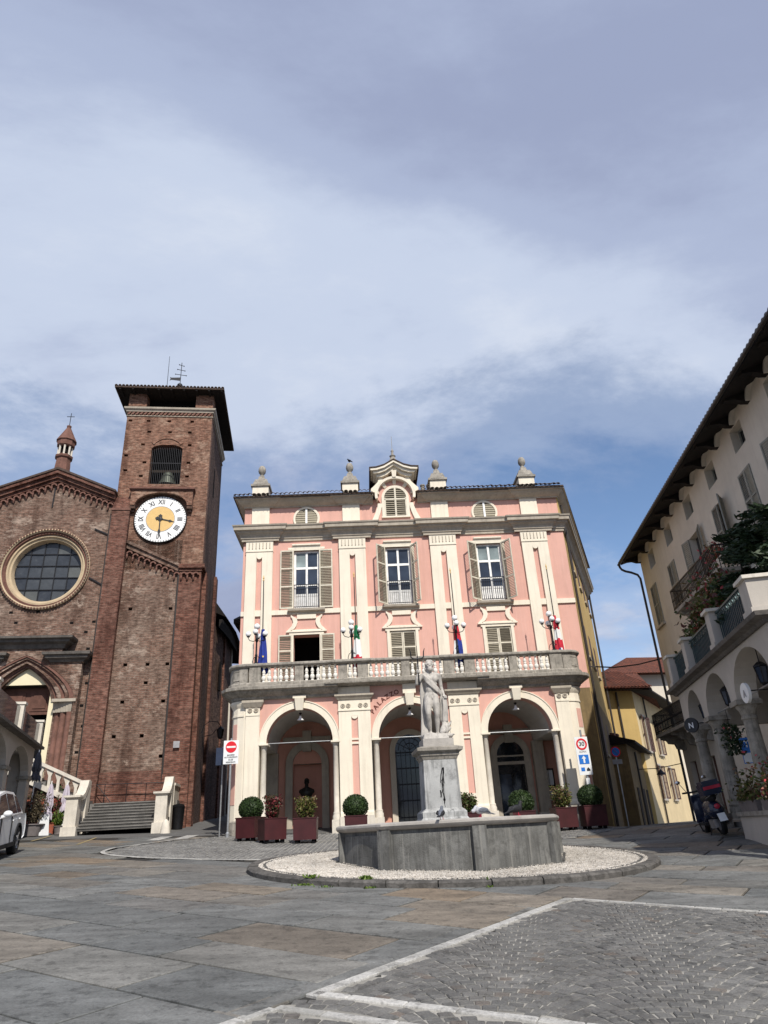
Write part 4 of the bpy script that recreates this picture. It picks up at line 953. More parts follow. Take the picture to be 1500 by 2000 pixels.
# ---- arcade
AX = [-3.58, .46, 4.42]; AR = 1.2; IMP = 4.72; TOP = 6.30
xe = [-6.05, -2.375, -.79, 1.71, 3.21, 5.62, 6.95]
def arch_poly(x0, x1, z0, z1, cents, r, n=20):
    p = [(x0, z1), (x0, z0)]
    for c in cents: p += [(c - r, z0)] + [(c - r * cos(pi * k / n), z0 + r * sin(pi * k / n)) for k in range(1, n)] + [(c + r, z0)]
    return p + [(x1, z0), (x1, z1)]
bays = [(-5.02, -2.14, AX[0]), (-1.02, 1.92, AX[1]), (2.98, 5.86, AX[2])]
for x0, x1, c in bays: build('spandrel', M().prism(arch_poly(x0, x1, IMP, 6.62 if c == AX[1] else TOP, [c], AR), L, L + .5), 'pink', pal)
build('vault', M().prism(arch_poly(-5.9, 6.85, IMP, 6.5, AX, AR + .02), L + .5, 1.3), 'vault_grey', pal)
for c in AX:
    a = build('archivolt', M().ring(c, IMP, AR - .01, AR + .215, L - .06, L + .02, 0, pi, 26).ring(c, IMP, AR + .215, AR + .25, L - .085, L + .02, 0, pi, 26), 'cream', pal, 35)
    build('keystone', M().hexa([(c - .13, L - .16, 5.82), (c + .13, L - .16, 5.82), (c + .13, L, 5.82), (c - .13, L, 5.82)], [(c - .17, L - .24, 6.24), (c + .17, L - .24, 6.24), (c + .17, L, 6.24), (c - .17, L, 6.24)]).box(c - .24, c + .24, L - .20, L, 6.24, 6.58 if c == AX[1] else 6.34), 'cream', a)
# piers
piers = [(-5.6, -4.78), (-2.38, -.74), (1.66, 3.22), (5.62, 6.35)]
cl = [(-6.1, L + .62), (-6.08, L + .42), (-6.0, L + .22), (-5.84, L + .08), (-5.6, L)]; crn = [(6.35, L), (6.62, L + .08), (6.82, L + .25), (6.92, L + .5), (6.95, L + .75)]
pp = []
pp.append(build('pier', M().prismz(cl + [(-5.02, L), (-5.02, L + .5), (-5.5, L + .62)], 1.2, 6.3), 'cream', pal)); pp.append(build('pier', M().box(-2.14, -1.02, L, L + .5, 1.2, 6.62), 'cream', pal))
pp.append(build('pier', M().box(1.92, 2.98, L, L + .5, 1.2, 6.62), 'cream', pal)); pp.append(build('pier', M().prismz([(5.86, L)] + crn + [(6.5, L + .75), (5.86, L + .5)], 1.2, 6.3), 'cream', pal))
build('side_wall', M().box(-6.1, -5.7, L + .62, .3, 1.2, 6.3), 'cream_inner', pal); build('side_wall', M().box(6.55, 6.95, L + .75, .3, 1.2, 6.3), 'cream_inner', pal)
for p, (x0, x1) in zip(pp, [(-5.53, -5.02), (-2.14, -1.02), (1.92, 2.98), (5.86, 6.35)]):
    mid = x1 - x0 > .8; y = L - .07
    if mid:
        cxm = (x0 + x1) / 2
        q = M().box(x0 - .02, cxm - .12, y, L, 2.2, 5.72).box(cxm + .12, x1 + .02, y, L, 2.2, 5.72).box(cxm - .12, cxm + .12, y, L, 5.55, 5.72).box(cxm - .12, cxm + .12, y, L, 2.2, 2.72)
        q.prism([(cxm + .12, 5.6), (cxm - .12, 5.6)] + [(cxm - .12 * cos(pi * k / 8), 5.55 - .12 * sin(pi * k / 8)) for k in range(9)], y + .004, L); q.box(cxm - .12, cxm + .12, y + .01, L, 4.56, 4.63).box(cxm - .12, cxm + .12, y + .01, L, 4.70, 4.76)
        build('pilaster', q, 'cream', p); build('slot_panel', M().box(cxm - .12, cxm + .12, L - .012, L, 2.72, 5.55), 'pink', p)
        cp = build('capital', M().box(x0 - .04, x1 + .04, y - .03, L, 5.72, 5.78).box(x0 - .03, x1 + .03, y - .015, L, 5.78, 6.12).box(x0 - .03, x1 + .03, y - .012, L, 6.30, 6.62), 'cream', p)
        build('cornice_block', M().sweep([(0, 6.12), (.04, 6.12), (.08, 6.18), (.14, 6.24), (.14, 6.30), (0, 6.30)], [(x0 - .02, L), (x0 - .02, y - .012), (x1 + .02, y - .012), (x1 + .02, L)]), 'cornice', p)
        rx = [cxm - .42, cxm - .22, cxm + .22, cxm + .42]
    else:
        cp = build('capital', M().box(x0, x1, y - .02, L, 5.70, 5.76).box(x0, x1, y, L, 5.76, 6.0), 'cream', p); build('cornice_block', M().sweep([(0, 6.0), (.04, 6.0), (.1, 6.1), (.14, 6.16), (.14, 6.24), (0, 6.24)], [(x0, L), (x0, y), (x1, y), (x1, L)]), 'cornice', p)
        build('pilaster', M().box(x0, x1, y, L, 2.2, 5.70), 'cream', p); rx = [(x0 + x1) / 2 - .1, (x0 + x1) / 2 + .12]
    rs = M()
    for x in rx: rs.lathey([(.045, y - .035), (.065, y - .045), (.085, y - .035), (.085, y - .01)], x, 5.9, 12); rs.ball((x, y - .035, 5.9), .028, 8, 6)
    build('rosettes', rs, 'cornice', p)
# rounded corner trims
for pth, nm in ((cl, 0), (crn, 1)):
    build('corner_capital', M().sweep([(0, 5.70), (.03, 5.70), (.03, 5.76), (.01, 5.76), (.01, 6.0), (.06, 6.08), (.1, 6.16), (.1, 6.24), (0, 6.24)], pth), 'cream', pp[0] if nm == 0 else pp[3])
    build('corner_base', M().sweep([(0, 1.3), (.05, 1.3), (.05, 2.2), (0, 2.24)], pth), 'grey_stone', pp[0] if nm == 0 else pp[3])
    a, b = Vector(pth[2 if nm == 0 else 1]), Vector(pth[3 if nm == 0 else 2]); dd = (b - a).normalized(); nn = Vector((dd.y, -dd.x))
    for z0, z1 in ((2.75, 4.5), (4.78, 5.45)): build('slot_panel', M().prismz([tuple(a + nn * .012), tuple(b + nn * .012), tuple(b - nn * .02), tuple(a - nn * .02)], z0, z1), 'pink', pp[0] if nm == 0 else pp[3])
for p, (x0, x1) in zip(pp, [(-5.6, -4.98), (-2.18, -.98), (1.88, 3.02), (5.82, 6.4)]):
    build('base_moulding', M().sweep([(0, 2.2), (.06, 2.2), (.05, 2.3), (.02, 2.36), (0, 2.36)], [(x0 + .02, L - .07), (x1 - .02, L - .07)]).box(x0 + .02, x1 - .02, L - .07, L, 2.2, 2.36), 'cream', p); build('plinth', M().box(x0, x1, L - .14, L + .52, 1.2, 2.2), 'grey_stone' if x0 < -5 or x0 > 5 else 'light_stone', p)
# marble half columns in the openings
colp = [(.155, 2.12), (.155, 2.24), (.13, 2.28), (.135, 2.34), (.105, 2.38), (.105, 3.2), (.098, 4.5), (.115, 4.52), (.115, 4.55), (.10, 4.57), (.13, 4.62), (.15, 4.66), (.15, IMP)]
for c in AX:
    for s in (-1, 1):
        x = c + s * (AR + .09); o = build('jamb_column', M().lathe(colp, x, L + .14, 14), 'light_stone', pal, 40); build('column_base', M().box(x - .17, x + .17, L - .06, L + .42, 1.2, 2.12), 'light_stone', o); build('impost', M().box(x - .17, x + .17, L - .09, L + .5, 4.66, IMP + .004), 'cream', o)
# inside: back wall, niche, doors
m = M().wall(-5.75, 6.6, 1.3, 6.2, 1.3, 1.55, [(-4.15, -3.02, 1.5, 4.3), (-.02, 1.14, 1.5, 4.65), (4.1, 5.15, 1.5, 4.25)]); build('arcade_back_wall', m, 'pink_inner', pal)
build('arcade_floor', M().add([(-6.05, L + .05, G(-6, 25.6) + .03), (6.9, L + .05, G(6.9, 25.8) + .06), (6.9, 1.3, G(6.9, 25.8) + .06), (-6.05, 1.3, G(-6, 25.6) + .03)], [(0, 1, 2, 3)]), 'slab', pal)
arc = lambda c, z, r, n=16: [(c + r * cos(pi * k / n), z + r * sin(pi * k / n)) for k in range(n + 1)]
def arched_surround(c, hw, wd, zi, y, mat, name, top=None):
    o_ = [(c + hw + wd, 1.5)] + arc(c, zi, hw + wd) + [(c - hw - wd, 1.5)]; i_ = [(c + hw, 1.5)] + arc(c, zi, hw) + [(c - hw, 1.5)]
    o = build(name, M().band(o_, i_, y - .14, y), mat, pal); return o
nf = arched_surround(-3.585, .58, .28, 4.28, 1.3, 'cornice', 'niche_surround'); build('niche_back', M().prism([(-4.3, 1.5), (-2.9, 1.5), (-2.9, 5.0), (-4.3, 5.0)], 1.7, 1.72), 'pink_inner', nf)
build('niche_head', M().box(-4.55, -2.62, 1.12, 1.3, 5.12, 5.32).box(-3.76, -3.42, 1.04, 1.3, 4.75, 5.55), 'cornice', nf); build('niche_spandrel', M().prism(arch_poly(-4.16, -3.01, 4.28, 4.6, [-3.585], .56), 1.4, 1.5), 'cornice', nf)
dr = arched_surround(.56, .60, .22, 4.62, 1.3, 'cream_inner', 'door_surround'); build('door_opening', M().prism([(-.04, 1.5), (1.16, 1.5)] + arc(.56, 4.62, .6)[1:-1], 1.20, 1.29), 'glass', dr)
g = M()
for k in range(7): g.box(.0 + .186 * k - .01, .0 + .186 * k + .01, 1.17, 1.2, 1.6, 4.62)
for z in (2.1, 2.7, 3.3, 3.9, 4.5): g.box(-.04, 1.16, 1.165, 1.2, z, z + .05)
for r in (.25, .45): g.ring(.56, 4.62, r, r + .025, 1.165, 1.2, 0, pi, 12)
for a in range(1, 6): g.bar((.56, 1.18, 4.62), (.56 + .6 * cos(pi * a / 6), 1.18, 4.62 + .6 * sin(pi * a / 6)), .02)
build('door_grille', g, 'iron', dr)
d3 = arched_surround(4.62, .55, .26, 4.22, 1.3, 'cornice', 'door_surround'); build('door_opening', M().prism([(4.07, 1.5), (5.17, 1.5)] + arc(4.62, 4.22, .55)[1:-1], 1.20, 1.29), 'glass', d3)
build('door_leaf', M().box(4.12, 4.55, 1.14, 1.19, 1.5, 3.5), 'glass_blue', d3); build('transom', M().box(4.07, 5.17, 1.16, 1.2, 3.86, 3.98).box(4.07, 5.17, 1.16, 1.2, 4.16, 4.22), 'cornice', d3)
build('door_head', M().box(3.72, 5.52, 1.1, 1.3, 5.05, 5.22).box(4.45, 4.8, 1.06, 1.3, 4.7, 5.4), 'cornice', d3)
m = M()
for x in (-4.95, -2.2, -1.05, 1.95, 2.95, 5.75): m = M().box(x - .22, x + .22, 1.0, 1.3, 1.4, IMP); o = build('inner_pilaster', m, 'cornice', pal); build('inner_base', M().box(x - .27, x + .27, .94, 1.3, 1.3, 2.05), 'light_stone', o)
nb = build('notice_board', M().box(5.86, 6.30, .70, .74, 2.95, 3.65), 'dark_wood', pal); nb.location.y = .55
build('paper', M().box(5.91, 6.07, .69, .70, 3.02, 3.58).box(6.09, 6.25, .69, .70, 3.02, 3.58), 'sign_white', nb)
o = build('wall_plaque', M().box(5.92, 6.26, 1.24, 1.3, 2.45, 2.8), 'sign_white', pal)
for c in AX: build('tie_rod', M().tube([(c - AR, L + .2, 4.74), (c + AR, L + .2, 4.74)], .016, 6), 'galv', pal)
for c, lb in zip(AX, ('left arch by the bust', 'middle arch under the palace lettering', 'right arch near the notice board')):
    t = thing('hanging_lamp', 'small white bell lamp hanging in the ' + lb, 'lamp', (c * cos(R(2.5)) - (L + .28) * sin(R(2.5)), 28 + c * sin(R(2.5)) + (L + .28) * cos(R(2.5)), 5.55), 0, 'lamps hanging in the arcade', False)
    build('cord', M().tube([(0, 0, .12), (0, 0, .40)], .008, 6), 'iron', t); build('shade', M().lathe([(.03, .13), (.05, .10), (.06, .05), (.13, -.02), (.135, -.03), (.12, -.03), (.03, .08)], 0, 0, 14), 'globe', t, 40); build('canopy', M().lathe([(.05, .24), (.06, .20), (.03, .17)], 0, 0, 10), 'iron', t)
# lettering on the middle arch
for word, a0, a1 in (('PALAZZO', 145.5, 106.5), ('COMUNALE', 74.5, 34.5)):
    for k, chh in enumerate(word):
        a = R(a0 + (a1 - a0) * k / (len(word) - 1)); r = 1.66
        text('letter', chh, .235 if word[0] == 'P' else .215, 'letter', pal, (AX[1] + r * cos(a), L - .008, IMP + r * sin(a)), (pi / 2, pi / 2 - a, 0), .01)
# ---- balcony
lp = [(-6.25, .2), (-6.25, L + .55), (-6.2, L + .25), (-6.05, L + .02), (-5.8, L - .12), (-5.5, L - .16)]; rp_ = [(6.35, L - .16), (6.68, L - .12), (6.92, L + .02), (7.06, L + .25), (7.1, L + .55), (7.1, .2)]
mid = [(-2.32, L - .16), (-2.32, L - .22), (-.86, L - .22), (-.86, L - .16), (1.76, L - .16), (1.76, L - .22), (3.14, L - .22), (3.14, L - .16)]
path = lp + mid + rp_
prof = [(-.6, 6.26), (-.10, 6.26), (-.06, 6.30), (-.05, 6.36), (.06, 6.42), (.16, 6.50), (.20, 6.56), (.30, 6.58), (.31, 6.68), (.27, 6.70), (-.6, 6.72)]
thin = [(-.6, 6.585), (.02, 6.585), (.08, 6.60), (.20, 6.62), (.24, 6.64), (.30, 6.65), (.31, 6.70), (.27, 6.71), (-.6, 6.72)]
bal = build('balcony_slab', M().sweep(prof, lp + [(-2.17, L - .16)]).sweep(prof, [(3.0, L - .16)] + rp_).sweep(thin, mid), 'grey_stone', pal); build('balcony_floor', M().prismz([(x, y) for x, y in lp] + [(x, y) for x, y in rp_], 6.64, 6.715), 'grey_stone', bal)
build('plinth_rail', M().sweep([(-.26, 6.72), (.06, 6.72), (.06, 6.84), (.02, 6.88), (-.26, 6.88)], path), 'grey_stone', bal); build('top_rail', M().sweep([(-.28, 7.44), (.02, 7.44), (.07, 7.49), (.07, 7.55), (.03, 7.585), (-.26, 7.585), (-.28, 7.55)], path), 'grey_stone', bal)
by = L - .06
posts = [(-5.43, -5.02), (-3.75, -3.43), (-2.14, -1.80), (-1.42, -1.02), (.22, .54), (1.82, 2.22), (2.60, 3.00), (4.30, 4.60), (5.86, 6.32)]
for a, b in posts: build('balustrade_post', M().box(a, b, by - .11, by + .11, 6.88, 7.44), 'grey_stone', bal)
for pth in (lp[1:], rp_[:-1]): build('end_panel', M().sweep([(-.22, 6.88), (-.02, 6.88), (-.02, 7.44), (-.22, 7.44)], pth), 'grey_stone', bal)
for pth in (lp[3:5], rp_[1:3]):
    build('panel_frame', M().sweep([(-.03, 6.98), (.0, 6.98), (.0, 7.0), (-.015, 7.02), (-.015, 7.30), (.0, 7.32), (.0, 7.34), (-.03, 7.34)], pth), 'grey_stone', bal)
bprof = [(.06, 0), (.06, .03), (.045, .05), (.075, .10), (.088, .16), (.075, .21), (.045, .245), (.06, .265), (.06, .285), (.045, .31), (.07, .36), (.045, .44), (.028, .5), (.045, .53), (.06, .54), (.06, .56)]
bme = mesh_of('baluster', M().lathe(bprof, 0, 0, 10), 'baluster_white', 0, 50)
for a, b in zip([p[1] for p in posts[:-1]], [p[0] for p in posts[1:]]):
    nb_ = max(1, round((b - a) / .205)) ; 
    if b - a < .6: nb_ = 2
    for k in range(nb_): place('baluster', bme, bal, (a + (b - a) * (k + .5) / nb_, by, 6.88))
# low house wing and its eave seen left of the town hall
wg = thing('rear_house', 'house with dark wooden eave peeking out left of the town hall', 'house', (-6.9, 34, 1.9), R(2.5))
build('wall', M().box(-.5, .6, 0, 3, 1.5, 11.6), 'cream_wall', wg); build('roof', M().prismx([(-.6, 11.55), (-.65, 11.75), (1.5, 12.6), (3.7, 11.7), (3.7, 11.55)], -1.0, .6), 'roof_under', wg)

# ---- bust in the left arch
def pal_pt(x, y): return (x * cos(R(2.5)) - y * sin(R(2.5)), 28 + x * sin(R(2.5)) + y * cos(R(2.5)))
bx_, by_ = pal_pt(-3.58, .85)
bs = thing('bust', 'dark bronze bust of a man on a pale stone stand in the left arch', 'bust', (bx_, by_, 1.62), R(2.5))
build('stand', M().frustum(0, 0, 1.62, 1.8, .56, .5, .52, .46).frustum(0, 0, 1.8, 2.86, .34, .34, .30, .30).frustum(0, 0, 2.86, 3.02, .36, .36, .46, .42), 'light_stone', bs)
m = M(); cap_chain(m, [(-.22, .02, 3.24, .09), (0, .02, 3.30, .13), (.22, .02, 3.24, .09)]); m.ball((0, .0, 3.18), .2, 14, 10, (1.25, .75, .9)); m.ball((0, .02, 3.04), .1, 12, 8); cap_chain(m, [(0, .02, 3.36, .075), (0, 0, 3.47, .07)])
m.ball((0, -.01, 3.58), .105, 14, 10, (.85, 1, 1.2)); m.ball((0, .03, 3.63), .105, 12, 8); m.tube([(0, -.11, 3.60), (0, -.135, 3.56)], [.012, .022], 8); m.ball((0, -.09, 3.49), .045, 10, 8); m.ball((-.095, .01, 3.57), .025, 8, 6, (.5, 1, 1.4)); m.ball((.095, .01, 3.57), .025, 8, 6, (.5, 1, 1.4))
sculpt('head_and_shoulders', m, 'bronze', bs, .014, 3)

# ---- balcony lamps and flags
def balcony_lamp(x, label):
    px0, py0 = pal_pt(x, L - .02); t = thing('balcony_lamp', label, 'lamp', (px0, py0, 7.585), R(2.5), 'globe lamps on the balcony', False)
    build('pole', M().lathe([(.10, 0), (.10, .04), (.05, .08), (.04, .3), (.055, .34), (.035, .4), (.03, .85), (.06, .9), (.06, .98), (.03, 1.02), (.025, 1.32), (.05, 1.36)], 0, 0, 10), 'iron', t, 40)
    for k in range(3):
        a = 2 * pi * k / 3 + .4; build('scroll', M().tube([(.05 * cos(a), .05 * sin(a), .3), (.15 * cos(a), .15 * sin(a), .25), (.2 * cos(a), .2 * sin(a), .12), (.17 * cos(a), .17 * sin(a), .02), (.22 * cos(a), .22 * sin(a), 0.01)], .012, 6), 'iron', t)
    for k in range(4):
        a = pi / 2 * k; c, s = cos(a), sin(a)
        build('arm', M().tube([(0, 0, .93), (.12 * c, .12 * s, .88), (.26 * c, .26 * s, .92), (.32 * c, .32 * s, 1.0), (.32 * c, .32 * s, 1.05)], .014, 6).lathe([(.05, 1.05), (.065, 1.09), (.04, 1.1)], .32 * c, .32 * s, 8), 'iron', t)
        build('globe', M().ball((.32 * c, .32 * s, 1.17), .105, 14, 10), 'globe', t, 60)
    build('globe', M().ball((0, 0, 1.46), .115, 14, 10), 'globe', t, 60)
def flag(x, bands, label, tilt=.0):
    px0, py0 = pal_pt(x, L + .12); t = thing('flag', label, 'flag', (px0, py0, 6.9), R(2.5), 'flags on the balcony', False)
    build('pole', M().tube([(0, 0, 0), (-.02 + tilt, -.1, 4.0)], [.026, .018], 8), 'dark_pipe', t); build('spear_tip', M().lathe([(.02, 0), (.035, .03), (.012, .06), (.035, .12), (.001, .26)], -.02 + tilt, -.1, 8), 'clock_gold', t).location.z = 4.0
    # cloth hanging in folds, wider towards the bottom
    for i, (z0, z1, mat, a0, a1) in enumerate(bands):
        m = M(); nu, nz = 22, 10; vs = []
        for j in range(nz + 1):
            z = z0 + (z1 - z0) * j / nz; f = (2.1 - z) / 1.8; r = .045 + .13 * max(0, f) ** .9
            for k in range(nu + 1):
                u = a0 + (a1 - a0) * k / nu; a = u * 2 * pi; rr = r * (1 + .30 * sin(a * 4 + z * 1.4) + .12 * sin(a * 7 - z * 3))
                vs.append((.03 + rr * cos(a) * 1.0 - .05 * (z / 4) + tilt * z / 4, -.05 + rr * sin(a) * .75, z + .06 * sin(a * 3) * f))
        m.add(vs, [(j * (nu + 1) + k, j * (nu + 1) + k + 1, (j + 1) * (nu + 1) + k + 1, (j + 1) * (nu + 1) + k) for j in range(nz) for k in range(nu)])
        build('cloth', m, mat, t, 80)
balcony_lamp(-5.22, 'five-globe iron lamp beside the blue flag on the balcony'); balcony_lamp(-1.60, 'five-globe iron lamp beside the green, white and red flag'); balcony_lamp(2.42, 'five-globe iron lamp on the balcony behind the statue'); balcony_lamp(6.12, 'five-globe iron lamp at the balcony end near the ochre flank')
flag(-5.0, [(.35, 2.05, 'flag_blue', 0, 1)], 'dark blue flag with a yellow star hanging from its pole')
st_ = M()
for k in range(10):
    a = pi / 2 + 2 * pi * k / 10; r = .05 if k % 2 == 0 else .02; st_.v.append((.05 + r * cos(a), -.245, .95 + r * sin(a)))
st_.f = [tuple(range(10))]; build('star', st_, 'flag_yellow', [o for o in COL.objects if o.name.startswith('flag') and not o.parent][-1])
flag(-1.42, [(1.5, 2.05, 'flag_green', 0, 1), (.85, 1.5, 'flag_white', 0, 1), (.2, .85, 'flag_red', 0, 1)], 'green, white and red flag hanging from the balcony')
flag(2.45, [(1.3, 1.9, 'flag_red', 0, 1), (.3, 1.3, 'flag_red', .0, .34), (.3, 1.3, 'flag_white', .34, .64), (.3, 1.3, 'flag_blue', .64, 1)], 'furled red flag with white and blue stripes behind the statue')
flag(6.35, [(1.55, 2.1, 'flag_red', 0, 1), (1.15, 1.55, 'flag_white', 0, 1), (.75, 1.15, 'flag_red', 0, 1), (.25, .75, 'flag_blue', .0, .75), (.25, .75, 'flag_white', .75, 1)], 'red, white and blue flag at the balcony end')
# ---------------------------------------------------------------- church with bell tower
CB = 1.9
ch = thing('church', 'old brick church with gable, round window and square clock tower', 'church', (-9, 32, CB), R(8))
NC, NZ, NR = -7.70, 14.08, 2.07                     # round window
gl = lambda x: 19.35 - abs(x + 7.75) * .42
arcp = lambda a0, a1, r, n=24: [(NC + r * cos(a0 + (a1 - a0) * k / n), NZ + r * sin(a0 + (a1 - a0) * k / n)) for k in range(n + 1)]
r_ = NR - .12
dz_ = lambda u: 7.75 + 1.57 * (.55 * sqrt(max(0, 1 - u * u)) + .45 * (1 - u))
dro = [(NC + u * 1.36, dz_(u)) for u in [k / 12 for k in range(13)]]
drl = [(NC - u * 1.36, dz_(u)) for u in [k / 12 for k in range(13)]]
build('nave_wall', M().prism([(NC, NZ - r_)] + arcp(-pi / 2, pi / 2, r_)[1:] + [(NC, gl(NC)), (-4.7, gl(-4.7)), (-4.7, 1.6), (NC + 1.36, 1.6)] + dro[::-1], 0, .9), 'brick_front', ch)
build('nave_wall', M().prism([(NC, NZ + r_)] + arcp(pi / 2, 3 * pi / 2, r_)[1:] + drl + [(NC - 1.36, 1.6), (-10.9, 1.6), (-10.9, gl(-10.9)), (NC, gl(NC))], 0, .9), 'brick_front', ch)
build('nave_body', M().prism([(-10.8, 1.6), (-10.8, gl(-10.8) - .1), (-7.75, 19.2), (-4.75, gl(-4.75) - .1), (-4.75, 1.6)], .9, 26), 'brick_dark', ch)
build('left_aisle', M().prism([(-16.5, 1.6), (-16.5, 12.6), (-10.9, 15.2), (-10.9, 1.6)], .05, 20), 'brick_front', ch)
for x in (-11.7,): build('buttress', M().box(x, x + .85, -.25, .1, 1.6, 17.3), 'brick_red', ch)
rf = build('nave_roof', M().band([(-11.6, gl(-11.6) + .12), (-7.75, 19.50), (-4.75, gl(-4.75) + .12)], [(-11.6, gl(-11.6) + .02), (-7.75, 19.38), (-4.75, gl(-4.75) + .02)], -.48, 26), 'roof_dark', ch)
build('raking_cornice', M().band([(-11.5, gl(-11.5) + .02), (-7.75, 19.37), (-4.80, gl(-4.80) + .02)], [(-11.5, gl(-11.5) - .16), (-7.75, 19.19), (-4.80, gl(-4.80) - .16)], -.42, 0).band([(-11.5, gl(-11.5) - .16), (-7.75, 19.19), (-4.80, gl(-4.80) - .16)], [(-11.5, gl(-11.5) - .36), (-7.75, 18.99), (-4.80, gl(-4.80) - .36)], -.27, 0).band([(-11.5, gl(-11.5) - .36), (-7.75, 18.99), (-4.80, gl(-4.80) - .36)], [(-11.5, gl(-11.5) - .52), (-7.75, 18.83), (-4.80, gl(-4.80) - .52)], -.15, 0), 'brick_red', ch)
ha = M().ring(0, 0, .085, .15, -.16, 0, 0, pi, 8).box(-.155, -.08, -.14, 0, -.14, 0).frustum(-.118, -.07, -.24, -.14, .04, .06, .09, .14)
ham = mesh_of('hanging_arch', ha, 'terracotta')
for s in (-1, 1):
    for k in range(13):
        x = -7.75 + s * (.16 + .285 * k)
        if -11.2 < x < -4.85: place('hanging_arch', ham, ch, (x, 0, gl(x) - .72))
# finial turret on the gable
tu = build('gable_turret', M().lathe([(.42, 19.1), (.40, 19.9), (.36, 20.35), (.44, 20.42), (.46, 20.52), (.40, 20.58)], -7.85, .35, 8), 'terracotta', ch)
build('turret_lantern', M().lathe([(.24, 20.55), (.24, 21.15)], -7.85, .35, 8), 'dark_room', tu)
for k in range(8):
    a = 2 * pi * k / 8 + .2; build('colonnette', M().lathe([(.07, 20.56), (.05, 20.62), (.05, 21.05), (.07, 21.12)], -7.85 + .33 * cos(a), .35 + .33 * sin(a), 8), 'light_stone', tu)
build('turret_cone', M().lathe([(.40, 21.1), (.45, 21.16), (.46, 21.42), (.52, 21.46), (.10, 22.35), (.12, 22.4), (.12, 22.47), (.04, 22.5)], -7.85, .35, 10), 'terracotta', tu)
build('cross', M().tube([(-7.85, .35, 22.45), (-7.85, .35, 23.3)], .018, 6).tube([(-8.05, .35, 23.08), (-7.65, .35, 23.08)], .018, 6), 'iron', tu)
# round window
rw = build('round_window', M().lathey([(NR, .0), (NR + .02, -.12), (NR - .06, -.16), (NR - .12, -.10)], NC, NZ, 56), 'tan_ring', ch, 30)
build('inner_ring', M().lathey([(NR - .12, -.10), (NR - .16, -.02), (NR - .22, -.04), (NR - .26, .06)], NC, NZ, 56), 'terracotta', rw, 30)
build('splayed_ring', M().lathey([(NR - .26, .06), (NR - .34, .05), (NR - .38, .14), (NR - .46, .16), (NR - .5, .3), (NR - .53, .5), (NR - .5, .55)], NC, NZ, 56), 'tan_ring', rw, 30)
dm = M().box(-.035, .035, -.03, .03, -.05, .05); dme = mesh_of('bead', dm, 'terracotta')
bead = M()
for k in range(90):
    a = 2 * pi * k / 90; bead.box(-.04, .04, -.185, -.12, NR - .07, NR - .0); mt = Matrix.Translation((NC, 0, NZ)) @ Matrix.Rotation(a, 4, 'Y')
    for i in range(len(bead.v) - 8, len(bead.v)): bead.v[i] = tuple(mt @ Vector(bead.v[i]))
build('beading', bead, 'terracotta', rw)['kind'] = 'stuff'
gr = NR - .50; step = .62; rng = random.Random(4)
m_, nt, b = nodes('church_glass'); v = coords(nt); c_ = ramp(nt, noise(nt, v, 2.0, 6, .7), [(.35, (.018, .022, .03)), (.6, (.055, .062, .075)), (.75, (.13, .14, .14))]); c_ = mix(nt, .55, c_, ramp(nt, island_rand(nt), [(0, (.012, .015, .022)), (.5, (.04, .046, .055)), (.93, (.07, .075, .075)), (1, (.16, .165, .145))]))
lk(nt, c_, b.inputs['Base Color']); b.inputs['Roughness'].default_value = .28; bump(nt, b, noise(nt, v, 6, 4), .25, .03)
for i in range(-3, 4):
    for j in range(-3, 4):
        x0, x1, z0, z1 = NC + (i - .5) * step, NC + (i + .5) * step, NZ + (j - .5) * step, NZ + (j + .5) * step
        pts = []
        for t in range(40):                         # clip the pane to the circle
            a = 2 * pi * t / 40; pts.append((min(max(NC + gr * cos(a), x0), x1), min(max(NZ + gr * sin(a), z0), z1)))
        cand = [(x0, z0), (x1, z0), (x1, z1), (x0, z1)]
        inside = [p for p in cand if (p[0] - NC) ** 2 + (p[1] - NZ) ** 2 < gr * gr]
        if not inside: 
            continue
        poly = []
        for t in range(24):
            p, q = Vector(cand[t // 6]), Vector(cand[(t // 6 + 1) % 4]); w = p.lerp(q, (t % 6) / 6); d_ = Vector((w.x - NC, w.y - NZ))
            if d_.length > gr: 
                d_ = d_.normalized() * gr; w = Vector((NC + d_.x, NZ + d_.y)); w = Vector((min(max(w.x, x0), x1), min(max(w.y, z0), z1)))
            if not poly or (w - Vector(poly[-1])).length > .01: poly.append((w.x, w.y))
        if len(poly) > 3:
            tz = rng.uniform(-.012, .012)
            build('pane', M().add([(x, .47 + tz * (x - x0) * 2, z) for x, z in poly], [tuple(range(len(poly)))]), 'church_glass', rw)
bars = M()
for i in range(-3, 4):
    o = (i + .5) * step if i < 3 else None
    if o is None: continue
    h = sqrt(max(0, gr ** 2 - o ** 2))
    if h > .2: bars.box(NC + o - .022, NC + o + .022, .43, .455, NZ - h, NZ + h); bars.box(NC - h, NC + h, .42, .45, NZ + o - .022, NZ + o + .022)
build('glazing_bars', bars, 'iron', rw)
